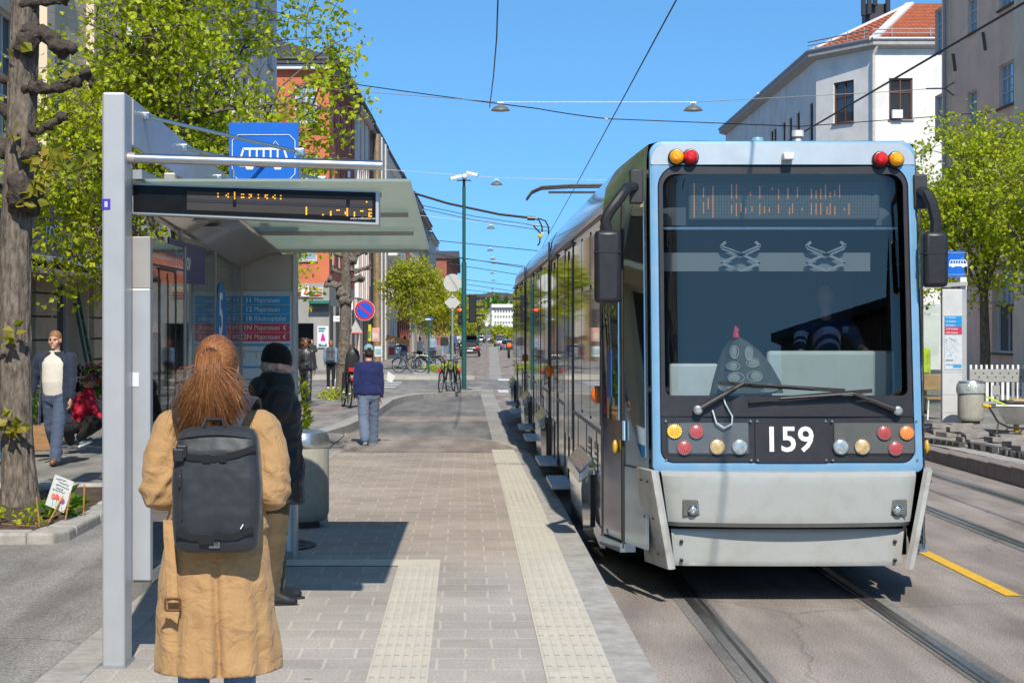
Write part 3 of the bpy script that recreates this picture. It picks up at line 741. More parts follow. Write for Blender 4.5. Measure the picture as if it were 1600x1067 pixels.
for sgn in (-1, 1):
    doors = (18.6, 21.6, 26.2, 29.0, 34.6, 38.0)
    for yc in doors: door(sgn, yc)
    for ya, yb in ((14.3, 17.7), (19.4, 20.8), (23.3, 25.4), (27.0, 28.2), (29.8, 31.9), (32.7, 33.8), (35.4, 37.2), (38.8, 40.6)):
        nb = max(1, round((yb - ya) / 1.1))
        for k in range(nb): window_bay(sgn, ya + (yb - ya) * k / nb, ya + (yb - ya) * (k + 1) / nb)
    for yc in (16.0, 24.2, 30.8, 39.6): bogie(sgn, yc)
    for y0, y1 in ((YN, 22.75), (23.1, 32.05), (32.45, 40.6)):
        fbuild(sidebox(sgn, y0, y1, .90, .93, .008), 'belt_line', trim)
        fbuild(sidebox(sgn, y0, y1, 2.685, 2.71, .010), 'roof_seam', trim)
        for k in range(int((y1 - y0) / 1.2)):
            yy = y0 + .6 + 1.2 * k
            fbuild(sidebox(sgn, yy - .006, yy + .006, .12, .9, .004), 'panel_seam', trim)
    for yy in (14.75, 15.5, 24.9, 25.3):
        v_ = fbuild(sidebox(sgn, yy - .16, yy + .16, .55, .80, .006), 'vent', trim)
        for k in range(4): fbuild(sidebox(sgn, yy - .14, yy + .14, .58 + k * .05, .60 + k * .05, .014), 'vent_slat', tside, v_)
    for yy in (14.45, 22.6, 32.2):
        fbuild(MB().ell(V((TX + sgn * 1.32, yy, 1.22)), (.05, .045, .075), 12, 8), 'side_indicator', mat('side_indicator_orange', (.75, .17, .02), .25, 0, .15, 40))
rbox = mat('roof_box_grey', (.33, .35, .36), .5, .3, .1, 6)
for y0, y1, w_ in ((16.5, 18.8, .7), (21.0, 22.4, .7), (25.0, 27.5, .75), (34, 37, .7)):
    fbuild(MB().box(TX - w_, TX + w_, y0, y1, 3.19, 3.30), 'roof_unit', rbox, bevel=.04)
fbuild(MB().lathe([(.055, 0), (.055, .10), (.045, .13), (.0, .135)], (0, 0, 0), 16).xf(Matrix.Translation(V((TX - .02, 14.2, 3.21)))), 'roof_beacon', mat('beacon_blue', (.22, .40, .52), .4, 0, .1, 10))
fbuild(MB().lathe([(.03, 0), (.03, .16), (.05, .17), (.05, .22), (.0, .22)], (0, 0, 0), 12).xf(Matrix.Translation(V((TX + .35, 14.4, 3.20)))), 'roof_sensor', whitep)
fbuild(MB().tube([V((TX - .6, 16.2, 3.2)), V((TX - .6, 16.2, 3.33))], .04, 10), 'roof_vent', whitep)
pan = fbuild(MB().box(TX - .6, TX + .6, 19.2, 20.6, 3.22, 3.30), 'pantograph', darkmetal)
mb = MB().tube([V((TX, 20.5, 3.3)), V((TX, 19.35, 4.3)), V((TX, 20.1, 5.42))], .05, 8);
pz = PZ(294, 20.0)
pan_top = pz
mb = MB().tube([V((TX - .25, 20.4, 3.3)), V((TX - .4, 19.6, 3.25 + (pan_top - 3.2) * .5)), V((TX - .3, 20.0, pan_top - .06))], .035, 8)
mb.tube([V((TX + .25, 20.4, 3.3)), V((TX + .0, 19.6, 3.25 + (pan_top - 3.2) * .5)), V((TX - .3, 20.0, pan_top - .06))], .035, 8)
fbuild(mb, 'pantograph_arm', darkmetal, pan)
xh0 = PX(823, 20); xh1 = TX + (TX - xh0)
mb = MB()
for dy in (-.14, .14):
    pts = [V((xh0, 20 + dy, pan_top - .13)), V((xh0 + .06, 20 + dy, pan_top - .05)), V((xh0 + .17, 20 + dy, pan_top)), V((xh0 + .5, 20 + dy, pan_top + .02)), V((TX, 20 + dy, pan_top + .03)), V((xh1 - .5, 20 + dy, pan_top + .02)), V((xh1 - .17, 20 + dy, pan_top)), V((xh1 - .06, 20 + dy, pan_top - .05)), V((xh1, 20 + dy, pan_top - .13))]
    mb.tube(pts, .016, 6)
mb.bar(V((xh0 + .25, 20, pan_top - .05)), V((xh1 - .25, 20, pan_top - .05)), .03, .025)
fbuild(mb, 'pantograph_head', darkmetal, pan)
def mirror(cx, y, z0, z1, wx, path, sgn):
    m_ = fbuild(MB().box(cx - wx / 2, cx + wx / 2, y - .07, y + .07, z0, z1), 'wing_mirror', blackp, bevel=.035)
    fbuild(MB().box(cx - wx / 2 - .004, cx + wx / 2 + .004, y - .074, y + .074, z1 - .17, z1 - .165), 'seam', blackr, m_)
    fbuild(MB().box(cx - wx / 2 + .02, cx + wx / 2 - .02, y + .065, y + .076, z0 + .03, z1 - .03), 'mirror_glass', chrome, m_)
    fbuild(MB().tube(path, .042, 10), 'mirror_arm', blackp, m_)
    fbuild(MB().box(path[-1].x - .05, path[-1].x + .05, path[-1].y - .05, path[-1].y + .05, path[-1].z - .13, path[-1].z + .13), 'mirror_bracket', darkmetal, m_, bevel=.01)
ym = 12.98
mirror(PX(949, ym), ym, PZ(474, ym), PZ(360, ym), .195, [P(949, 362, ym), P(946, 345, ym), P(952, 332, ym), P(972, 305, ym + .02), P(980, 294, ym + .08), P(994, 292, ym + .2)], -1)
mirror(PX(1460, ym), ym, PZ(449, ym), PZ(362, ym), .185, [P(1462, 364, ym), P(1462, 345, ym), P(1456, 318, ym), P(1449, 303, ym + .02), P(1444, 300, ym + .1), P(1436, 300, ym + .2)], 1)
def wiper(pv, el, b0, b1):
    a = FS(*FP(*pv), .05); e = FS(*FP(*el), .075); c0 = FS(*FP(*b0), .05); c1 = FS(*FP(*b1), .05)
    w_ = fbuild(MB().tube([a, e], [.028, .016], 8), 'wiper', blackp)
    fbuild(MB().lathe([(.034, -.04), (.034, .02), (.02, .03)], (0, 0, 0), 12).xf(facing(a, (0, -1, 0))), 'wiper_pivot', galv, w_)
    fbuild(MB().bar(c0, c1, .016, .03), 'wiper_blade', blackr, w_)
    fbuild(MB().tube([c0.lerp(c1, .25) - V((0, .02, 0)), e - V((0, .01, 0)), c0.lerp(c1, .75) - V((0, .02, 0))], .008, 6), 'wiper_bracket', blackp, w_)
wiper((1089, 640), (1160, 598), (1124, 598), (1318, 610)); wiper((1400, 641), (1330, 614), (1169, 626), (1360, 610))
hp = [(1112, 640), (1118, 660), (1130, 668), (1142, 662), (1143, 650), (1132, 630), (1129, 620)]
fbuild(MB().tube([FS(*FP(*q), .04) for q in hp], .006, 6), 'washer_hose', mat('hose_white', (.6, .68, .7), .5, 0, .05, 10))
fbuild(MB().box(TX - 1.0, TX + 1.0, 15.3, 15.34, .3, 3.1), 'cab_bulkhead', mat('bulkhead_dark', (.03, .035, .045), .5, 0, .1, 3))
fbuild(MB().box(TX - 1.0, TX + 1.0, 13.2, 15.3, .55, .6), 'cab_floor', tinner)
dk = fbuild(MB().box(PX(1198, 13.55), PX(1398, 13.55), 13.52, 13.6, 1.05, PZ(548, 13.55)), 'dashboard', tdesk, bevel=.03)
fbuild(MB().box(PX(1046, 13.6), PX(1122, 13.6), 13.57, 13.65, 1.05, PZ(568, 13.6)), 'dashboard', mat('tram_desk_light', (.78, .85, .85), .5, 0, .08, 3), bevel=.02)
fbuild(MB().box(TX - .92, TX + .92, 13.25, 13.5, 1.0, 1.22), 'dashboard_shelf', tinner)
mb = MB()
mb.box(TX - .92, TX + .9, 13.27, 13.30, PZ(359, 13.28), PZ(355, 13.28)); fbuild(mb, 'sunblind_bar', steel)
fbuild(MB().box(TX - .92, TX + .72, 13.40, 13.41, PZ(424, 13.4), PZ(395, 13.4)), 'sunblind', mat('sunblind_grey', (.24, .265, .28), .7, 0, .05, 3))
for cx in (1158, 1291):
    mb = MB(); q = lambda px, py: P(px, py, 13.35)
    for a_, b_ in (((cx - 32, 385), (cx, 397)), ((cx, 397), (cx + 30, 384)), ((cx - 32, 411), (cx, 397)), ((cx, 397), (cx + 30, 411)), ((cx - 32, 411), (cx, 423)), ((cx, 423), (cx + 30, 411)), ((cx - 32, 385), (cx - 24, 378)), ((cx + 30, 384), (cx + 22, 378)), ((cx - 30, 388), (cx + 2, 400)), ((cx + 28, 388), (cx - 2, 400))):
        mb.bar(q(*a_), q(*b_), .012, .02)
    fbuild(mb, 'blind_scissor', galv)
dispm = mat('display_board', (.055, .075, .085), .6, 0, .1, 10)
d0 = P(1076, 284, 13.33); d1 = P(1374, 343, 13.33)
dsp = fbuild(MB().box(d0.x, d1.x, 13.33, 13.40, d1.z, d0.z), 'destination_display', dispm)
offdot = mat('display_dot_unlit', (.24, .30, .32), .6, 0, 0); litdot = mat('display_dot_lit', (.9, .36, .12), .5, 0, 0, emit=.35)
mb = MB(); lit = MB()
NX, NZ = 120, 24
bars = {2: (0, 23), 8: (3, 9), 11: (10, 17), 14: (2, 23), 8.5: (13, 20), 26: (1, 10), 26.5: (15, 20), 29: (1, 10), 29.5: (14, 22), 32: (14, 19), 35: (17, 20), 38: (6, 8), 39: (16, 19), 44: (2, 10), 44.5: (14, 21), 47: (16, 20), 50: (17, 19), 52: (3, 4), 56: (4, 10), 56.5: (15, 20), 62: (3, 10), 63: (17, 21), 65: (14, 20), 68: (3, 9), 71: (17, 18), 77: (4, 10), 77.5: (14, 21), 80: (5, 10), 80.5: (14, 21), 83: (4, 10), 83.5: (14, 21), 86: (1, 10), 87: (16, 21), 89: (6, 9), 89.5: (14, 21), 92: (5, 8), 92.5: (16, 21), 95: (1, 9), 98: (17, 18), 101: (14, 21)}
for i in range(NX):
    for j in range(NZ):
        x = d0.x + .012 + (d1.x - d0.x - .024) * (i + .5) / NX; z = d0.z - .012 - (d0.z - d1.z - .024) * (j + .5) / NZ
        on = any(int(k) == i and a <= j <= b for k, (a, b) in bars.items())
        t_ = lit if on else mb
        h_ = .0042 if on else .0032
        t_.face([V((x - h_, 13.328, z - h_)), V((x + h_, 13.328, z - h_)), V((x + h_, 13.328, z + h_)), V((x - h_, 13.328, z + h_))])
link(mb.mesh('display_dots'), 'display_dots', offdot, dsp); link(lit.mesh('display_text'), 'display_text', litdot, dsp)
fbuild(MB().box(TX - .93, TX + .93, 13.42, 13.43, PZ(352, 13.4), PZ(270, 13.4)), 'display_backing', mat('display_backing_grey', (.11, .13, .15), .7, 0, .05, 3))
bagm = mat('bag_dark_green', (.10, .115, .10), .7, 0, .2, 20); bagl = mat('bag_panels', (.34, .40, .36), .7, 0, .1, 20); bagw = mat('bag_piping', (.55, .56, .52), .6, 0, 0)
q0 = P(1167, 614, 13.33)
bag = thing('bag', 'dark green patterned bag with a red and white tip standing behind the tram windscreen', 'bag', q0)
def bp_(px, py, y=13.30): return P(px, py, y)
hw = [(614, 57, 1167), (598, 54, 1167), (570, 42, 1163), (550, 31, 1158), (536, 18, 1154), (528, 6, 1152)]
mb = MB().rings([[V((PX(cx_, 13.35) + w_ / F * 13.35 * cos(a), 13.36 + .10 * sin(a), PZ(py, 13.35))) for a in [2 * pi * j / 20 for j in range(20)]] for py, w_, cx_ in hw])
fbuild(mb, 'bag_body', bagm, bag)
for cx, cy, rx, rz in ((1147, 550, 7, 10), (1170, 552, 6, 11), (1145, 572, 11, 6), (1176, 567, 10, 7), (1150, 590, 13, 8), (1179, 588, 12, 8), (1140, 604, 18, 7), (1200, 606, 15, 6)):
    c_ = P(cx, cy, 13.262 + .0004 * abs(cx - 1167)); s_ = 13.26 / F
    pn = fbuild(MB().ell(c_, (rx * s_, .006, rz * s_), 14, 8), 'bag_panel', bagl, bag)
    fbuild(MB().tube([c_ + V((rx * s_ * cos(a), -.006, rz * s_ * sin(a))) for a in [2 * pi * j / 16 for j in range(17)]], .0035, 5, cap=False), 'bag_piping', bagw, pn)
fbuild(MB().tube([P(1150, 533, 13.3), P(1148, 522, 13.3)], .02, 8), 'bag_tag', red, bag)
fbuild(MB().tube([P(1152, 517, 13.3), P(1149, 510, 13.3), P(1150, 528, 13.28)], [.02, .008, .03], 8), 'bag_tip', mat('tip_red', (.75, .04, .07), .5, 0, .1, 10), bag)
dv = thing('person', 'tram driver in a blue shirt seated behind the right half of the windscreen', 'person', P(1290, 600, 14.3))
mb = MB(); q3 = lambda px, py, y=14.3: P(px, py, y)
mb_drv = mb
mb.capsule(q3(1290, 590), q3(1290, 530), .17, .17, 14, k=.7).capsule(q3(1256, 512), q3(1324, 512), .075, .075, 12).capsule(q3(1330, 515), q3(1345, 545, 14.1), .06, .05).capsule(q3(1252, 515), q3(1248, 550, 14.1), .06, .05)
sh = thing('tram_shelter', 'grey steel and glass tram shelter with LED display and blue tram sign on top', 'shelter', (-1.8, 11.2, 0))
shg = mat('shelter_grey', (.49, .49, .485), .4, .4, .04, 3, dirt=(.34, .35, .35), dscale=5, damt=.25)
shd = mat('shelter_dark_grey', (.40, .37, .335), .5, .4, .06, 3, dirt=(.28, .265, .24), dscale=4, damt=.4)
soff = mat('shelter_soffit', (.50, .465, .44), .25, .7, .1, 2)
rglass = glass('roof_glass_dusty', (.62, .70, .64), .08, .06)
def dusty(name, tint, amount):
    m = glass(name, tint, .06, .05); n, l = nt(m)
    o = n['Material Output']; prev = o.inputs['Surface'].links[0].from_socket
    d = n.new('ShaderNodeBsdfDiffuse'); d.inputs['Color'].default_value = (.62, .70, .62, 1)
    t = n.new('ShaderNodeBsdfTranslucent'); t.inputs['Color'].default_value = (.72, .80, .70, 1)
    ms = n.new('ShaderNodeMixShader'); l.new(d.outputs[0], ms.inputs[1]); l.new(t.outputs[0], ms.inputs[2]); ms.inputs[0].default_value = .6
    tc = n.new('ShaderNodeTexCoord'); nz = n.new('ShaderNodeTexNoise'); nz.inputs['Scale'].default_value = 2.5; nz.inputs['Detail'].default_value = 6; l.new(tc.outputs['Object'], nz.inputs['Vector'])
    mr = n.new('ShaderNodeMapRange'); mr.inputs['To Min'].default_value = amount - .12; mr.inputs['To Max'].default_value = amount + .12; l.new(nz.outputs['Fac'], mr.inputs['Value'])
    mx = n.new('ShaderNodeMixShader'); l.new(mr.outputs['Result'], mx.inputs[0]); l.new(prev, mx.inputs[1]); l.new(ms.outputs[0], mx.inputs[2]); l.new(mx.outputs[0], o.inputs['Surface'])
    return m
rglass = dusty('roof_glass', (.62, .70, .64), .62)
wallglass = glass('shelter_wall_glass', (.84, .89, .86), .0, .01)
def sbuild(mb, name, m, parent=sh, **k): return mb.build(name, m, parent, True, **k)
XP0, XP1 = -1.908, -1.787
sbuild(MB().box(XP0, XP1, 9.07, 9.27, 0, 3.016), 'post', shg, bevel=.012)
pst = sbuild(MB().box(XP0 - .01, XP1 + .01, 9.04, 9.30, -.01, .012), 'post_foot', galv)
stc = sbuild(MB().box(XP0 + .002, XP0 + .045, 9.064, 9.07, PZ(327, 9.07), PZ(311, 9.07)), 'post_sticker', mat('sticker_violet', (.05, .03, .42), .5, 0, .1, 30))
sbuild(MB().box(XP0 + .017, XP0 + .022, 9.061, 9.064, PZ(324, 9.07), PZ(315, 9.07)).box(XP0 + .026, XP0 + .031, 9.061, 9.064, PZ(324, 9.07), PZ(315, 9.07)), 'sticker_figure', white, stc)
sbuild(MB().prism([V((-1.80, 9.27, 3.005)), V((-1.80, 13.45, 2.90)), V((-1.80, 13.45, 2.66)), V((-1.80, 9.27, 2.76))], V((.02, 0, 0))), 'fascia', shg)
sbuild(MB().box(-1.82, -1.74, 9.3, 13.45, 2.58, 2.63), 'rear_beam', galv)
for y in (10.3, 11.6, 12.9):
    sbuild(MB().box(-1.80, -1.72, y - .05, y + .05, 2.40, 2.70), 'beam_bracket', shd, bevel=.01)
YF = 13.42
fp = sbuild(MB().box(-1.79, -1.33, YF, YF + .1, -.08, 2.352), 'end_panel', shd, bevel=.006)
sbuild(MB().box(-1.338, -1.31, YF - .02, YF + .14, -.08, 2.36), 'end_post', shg, bevel=.004)
sbuild(MB().box(-1.80, -1.755, YF - .04, YF, -.08, 2.36), 'corner_post', shd)
def br(x0, x1, y0, y1, m, name, parent, Y=YF - .012, th=.008):
    return sbuild(MB().box(PX(x0, Y), PX(x1, Y), Y - th, Y, PZ(y1, Y), PZ(y0, Y)), name, m, parent)
frm = br(372, 459, 455, 862, galv, 'board_frame', sh, YF - .002, .010)
cy = mat('timetable_blue', (.02, .29, .62), .35, 0, .04, 8); rd = mat('timetable_red', (.60, .04, .075), .35, 0, .04, 8)
tw = mat('timetable_paper', (.62, .72, .76), .4, 0, .05, 6); pale = mat('timetable_light_blue', (.10, .38, .60), .4, 0, .05, 6)
br(377, 454, 461, 860, tw, 'timetable_sheet', frm, YF - .012, .004)
whitet = mat('lettering_white', (.72, .75, .76), .5, 0, 0)
for k, (no, nm, c) in enumerate((('11', 'Majorstuen', cy), ('12', 'Majorstuen', cy), ('18', 'Rikshospitalet', cy), ('11N', 'Majorstuen', rd), ('12N', 'Majorstuen', rd))):
    y0 = 462.5 + 14.3 * k
    br(378, 453, y0, y0 + 13.4, c, 'route_row', frm, YF - .016, .003)
    Yt = YF - .0195
    text('route_number', no, .055, facing(V((PX(394, Yt), Yt, PZ(y0 + 6.8, Yt))), (0, -1, 0)), whitet, frm, 'RIGHT', bold=.0008, extrude=.0005)
    text('route_name', nm, .055, facing(V((PX(397, Yt), Yt, PZ(y0 + 6.8, Yt))), (0, -1, 0)), whitet, frm, 'LEFT', sx=.80, extrude=.0005)
    if c is rd:
        c0 = V((PX(446, Yt), Yt, PZ(y0 + 6.5, Yt)))
        o_ = [c0 + V((.018 * cos(a), 0, .018 * sin(a))) for a in [R(70 + 220 * j / 12) for j in range(13)]]; i_ = [c0 + V((.012 + .0175 * cos(a), 0, .0172 * sin(a))) for a in [R(108 + 144 * j / 12) for j in range(13)]]
        sbuild(MB().rings([o_, i_], cap=False, close=False), 'moon_symbol', whitet, frm, fix=False)
br(378, 453, 537, 541, pale, 'map_bar', frm, YF - .016, .003); br(378, 453, 572, 575, pale, 'map_bar', frm, YF - .016, .003)
ink = mat('ink_grey', (.16, .18, .2), .6, 0, 0)
mb = MB(); Yt = YF - .0185
rr = random.Random(2)
mb.box(PX(381, Yt), PX(450, Yt), Yt - .001, Yt, PZ(549.4, Yt), PZ(548.6, Yt))
for x in (381, 400, 418, 436, 450): mb.box(PX(x, Yt), PX(x + .7, Yt), Yt - .001, Yt, PZ(560, Yt), PZ(548.6, Yt))
for j in range(44):
    y = 580 + j * 6;
    if rr.random() < .8: mb.box(PX(381, Yt), PX(381 + 20 + rr.random() * 45, Yt), Yt - .001, Yt, PZ(y + 1.4, Yt), PZ(y, Yt))
sbuild(mb, 'timetable_print', ink, frm)['kind'] = 'stuff'
XW = -1.735
sbuild(MB().box(-1.80, -1.695, 9.30, 9.38, .42, 1.99), 'case_frame', shg, bevel=.006)
sbuild(MB().box(-1.80, -1.695, 9.30, 9.38, 1.99, 2.27), 'case_frame', shd, bevel=.004)
sbuild(MB().box(-1.76, -1.74, 9.38, 10.45, .46, 2.26), 'case_back', mat('case_back_dark', (.03, .035, .04), .4, 0, .2, 3))
sbuild(MB().box(-1.705, -1.70, 9.38, 10.45, .46, 2.26), 'case_glass', glass('case_glass', (.75, .8, .8), .16, .01))
sbuild(MB().box(-1.80, -1.695, 9.38, 10.5, .40, .46), 'case_frame', shd)
sbuild(MB().box(-1.80, -1.695, 10.45, 10.5, .40, 2.27), 'case_frame', shd)
cp = sbuild(MB().box(-1.738, -1.733, 9.45, 10.40, .55, 2.1), 'case_reflection', mat('reflection_mixed', (.25, .07, .05), .5, 0, .1, 2, col2=(.10, .14, .16)))  # added panel, coloured like the reddish street reflections in the case glass
sbuild(MB().box(-1.7, -1.694, 9.315, 9.365, PZ(600, 9.3), PZ(581, 9.3)), 'case_sticker', whitet) if False else None
sbuild(MB().box(PX(207, 9.3), PX(217, 9.3), 9.296, 9.3, PZ(604, 9.3), PZ(582, 9.3)), 'case_label', whitet)
sbuild(MB().box(XW - .006, XW + .006, 10.5, 13.38, .25, 2.34), 'wall_glass', wallglass)
for y in (10.52, 11.95, 13.36): sbuild(MB().box(XW - .015, XW + .012, y - .02, y + .02, -.02, 2.4), 'wall_post', shd)
sbuild(MB().box(XW - .02, XW + .02, 10.5, 13.4, .22, .26), 'wall_rail', shd)
nm_ = sbuild(MB().box(XW + .02, XW + .03, 9.95, 11.32, 2.06, 2.30), 'name_sign', mat('name_sign_blue', (.012, .018, .12), .35, 0, .06, 8))
text('stop_name', 'Torshov', .17, facing(V((XW + .033, 10.42, 2.185)), (1, 0, 0)), whitet, nm_, extrude=.001)
sbuild(MB().lathe([(.0, 0), (.27, 0), (.27, .006), (.0, .006)], (0, 0, 0), 32).xf(facing(V((XW + .008, 12.2, 1.83)), (1, 0, 0))), 'round_advert', mat('advert_blue', (.01, .16, .42), .4, 0, .05, 10))
text('advert_figure', '5', .42, facing(V((XW + .016, 12.16, 1.86)), (1, 0, 0)), whitet, sh, bold=.006)
sbuild(MB().box(XW + .006, XW + .012, 11.98, 12.46, 1.30, 1.58), 'advert_base', mat('advert_violet', (.03, .03, .25), .4, 0, .05, 10))
def rz(Y): return 2.575 - (Y - 9.4) * .047
n_ = 8; rows = []
for k in range(n_ + 1):
    t = k / n_; a = t * pi / 2
    rows.append([V((-1.76 + .34 * t, Y, rz(Y) - .16 + .13 * sin(a) * 1.0)) for Y in (9.75, YF + .02)])
sbuild(MB().rings(rows, cap=False, close=False), 'soffit', soff, smooth='all', solid=.012)
for y, xx in ((10.5, -1.60), (10.9, -1.56)):
    sbuild(MB().box(xx - .09, xx + .02, y - .11, y + .11, rz(y) - .10, rz(y) - .094), 'soffit_plate', shg)
mb = MB()
mb.prism([V((-1.76, 9.4, rz(9.4))), V((-.30, 9.4, rz(9.4))), V((-.28, YF, rz(YF))), V((-1.76, YF, rz(YF)))], V((0, 0, .014)))
rg = sbuild(mb, 'glass_roof', rglass)
for y in (9.9, 10.9, 12.05, 13.38):
    sbuild(MB().box(-1.75, -.36 - (.12 if y < 10 else 0), y - .02, y + .02, rz(y) - .028, rz(y) - .002), 'roof_rib', shd)
sbuild(MB().tube([V((XP1, 9.15, PZ(247, 9.15))), V((PX(597, 9.15), 9.15, PZ(259, 9.15)))], .026, 16), 'roof_tube', steel, smooth=True)
sbuild(MB().tube([V((XP1, 9.15, PZ(247, 9.15))), V((XP1 + .04, 9.15, PZ(247.5, 9.15)))], .031, 16), 'tube_collar', shd, smooth=True)
for px, y0 in ((365, 265), (545, 268)):
    sbuild(MB().tube([V((PX(px, 9.15), 9.15, PZ(y0, 9.15))), V((PX(px, 9.15), 9.15, rz(9.4)))], .010, 10), 'tube_strut', steel, smooth=True)
for (ax, ay), Ya, (bx, by), Yb in (((222, 182), 9.57, (468, 238), 10.15), ((281, 231), 10.87, (503, 281), 12.0), ((338, 278), 12.4, (420, 296), 12.9)):
    a = P(ax, ay, Ya); b = P(bx, by, Yb); a.x = -1.775
    r_ = sbuild(MB().tube([a, b], .011, 10), 'stay_rod', steel, smooth=True)
    for q in (a, b):
        sbuild(MB().box(q.x - .03, q.x + .03, q.y - .02, q.y + .02, q.z - .022, q.z + .022), 'rod_clevis', steel, r_, bevel=.006)
        sbuild(MB().lathe([(.016, 0), (.016, .012), (.0, .014)], (0, 0, 0), 12).xf(facing(q - V((0, .02, 0)), (0, -1, 0))), 'bolt', steel, r_)
    if Yb < 12.5: sbuild(MB().tube([b, V((b.x, b.y, rz(b.y)))], .008, 8), 'rod_post', steel, r_)
YD = 9.30
d0 = P(206, 288, YD); d1 = P(591, 301, YD)
slope = (PZ(301, YD) - PZ(288, YD)) / (PX(591, YD) - PX(206, YD))
def D(px, py, y=YD):      # display runs very slightly downhill
    return P(px, py, y)
def dquad(mb, px0, px1, pt0, pt1, pb0, pb1, y, th):
    return mb.prism([D(px0, pt0, y), D(px1, pt1, y), D(px1, pb1, y), D(px0, pb0, y)], V((0, th, 0)))
disp = sbuild(dquad(MB(), 205, 592, 286, 299, 334, 352, YD, .16), 'led_display', shg, bevel=.004)
sbuild(dquad(MB(), 208, 587, 289, 301, 331, 347, YD - .004, .01), 'display_glass', mat('display_black', (.010, .010, .010), .25, 0, .2, 10, spec=.12), disp)
sbuild(dquad(MB(), 292, 582, 299, 308.5, 328, 339, YD - .006, .004), 'display_panel', mat('display_panel_grey', (.055, .050, .048), .6, 0, .06, 10, spec=.15), disp)
sbuild(dquad(MB(), 292, 582, 310.5, 321, 315.5, 325.5, YD - .008, .004), 'display_divider', mat('display_divider', (.022, .02, .03), .4, 0, .1, 10), disp)
led = mat('led_amber', (1.0, .42, .015), .4, 0, 0, emit=1.1)
mb = MB()
def px_led(x, y, w=2.0, h=2.0): mb.box(PX(x, YD) - w / 2 * YD / F, PX(x, YD) + w / 2 * YD / F, YD - .011, YD - .008, PZ(y + h / 2, YD), PZ(y - h / 2, YD))
def zz(x): return 13 * (x - 206) / 385
G5 = {':': [(0, 1), (0, 3)], '<': [(1, 1), (0, 2), (1, 3)], 'l': [(0, 0), (0, 1), (0, 2), (0, 3), (0, 4)], '=': [(0, 1), (1, 1), (0, 3), (1, 3)], '3': [(0, 1), (1, 2), (0, 3), (1, 1)], 'e': [(0, 1), (0, 2), (1, 3), (1, 1)], '.': [(0, 4)], 'i': [(0, 2), (0, 3), (0, 4)], '-': [(0, 1), (1, 1)], '4': [(1, 0), (1, 1), (1, 2), (1, 3), (1, 4), (0, 3), (0, 2)], '2': [(0, 0), (1, 0), (1, 2), (0, 2), (0, 4), (1, 4), (0, 3)], "'": [(0, 3)]}
for ch, x in ((':', 341), ('<', 354), ('l', 367), ('=', 378), ('3', 390), (':', 404), ('e', 415), ('<', 427), (':', 439)):
    for cx, cy in G5[ch]: px_led(x + cx * 2.8, 297 + zz(x) + cy * 2.4 - 1)
for ch, x in (("'", 573),):
    for cx, cy in G5[ch]: px_led(x, 316)
for ch, x in (('l', 479), ('.', 505), ('i', 517), ('-', 527), ('4', 540), ('i', 554), ('-', 564), ('2', 577)):
    for cx, cy in G5[ch]: px_led(x + cx * 2.8, 315.5 + zz(x) + cy * 2.6)
sbuild(mb, 'display_text', led, disp)
text('web_address', 'www.trafikanten.no', .017, facing(D(567, 341.5, YD - .008), (0, -1, 0)), whitet, disp, extrude=.0003)
YB = 11.5
sg = sbuild(MB().box(PX(358, YB), PX(466, YB), YB, YB + .03, PZ(287, YB), PZ(192, YB)), 'tram_sign', blue)
sw = mat('pictogram_white', (.8, .82, .85), .4, 0, 0)
def q2(px, py): return P(px, py, YB - .004)
mb = MB()
rr_ = [(363 + 9, 211), (461 - 9, 211), (461, 220), (461, 272), (452, 281), (372, 281), (363, 272), (363, 220)]
for a, b in zip(rr_, rr_[1:] + rr_[:1]): mb.bar(q2(*a), q2(*b), .006, .004)
sbuild(mb, 'sign_border', sw, sg)
mb = MB()
def tram_pict(q2, mb, x0, x1, y0, y1):
    W = x1 - x0; H = y1 - y0
    def quad(a, b, c, d): mb.face([q2(x0 + W * u, y0 + H * v) for u, v in (a, b, c, d)])
    quad((.07, .0), (.93, .0), (.93, .10), (.07, .10)); quad((0, .5), (1, .5), (1, .62), (0, .62)); quad((0, .62), (1, .62), (1, .85), (0, .85))
    quad((.07, 0), (.10, .1), (.04, .5), (0, .5)); quad((.93, 0), (1, .5), (.96, .5), (.90, .1))
    for k in range(1, 6):
        u = .07 + .86 * k / 6; quad((u - .018, .1), (u + .018, .1), (u + .018, .5), (u - .018, .5))
    quad((.12, .85), (.3, .85), (.27, .98), (.15, .98)); quad((.7, .85), (.88, .85), (.85, .98), (.73, .98))
    mb.bar(q2(x0 + W * .66, y0), q2(x0 + W * .74, y0 - H * .30), .005, .003); mb.bar(q2(x0 + W * .74, y0 - H * .30), q2(x0 + W * .84, y0), .005, .003)
tram_pict(q2, mb, 374, 450, 231, 266)
sbuild(mb, 'tram_symbol', sw, sg, fix=False)
sbuild(MB().box(PX(405, YB), PX(419, YB), YB + .03, YB + .05, rz(YB), PZ(200, YB)), 'sign_bracket', galv, sg)

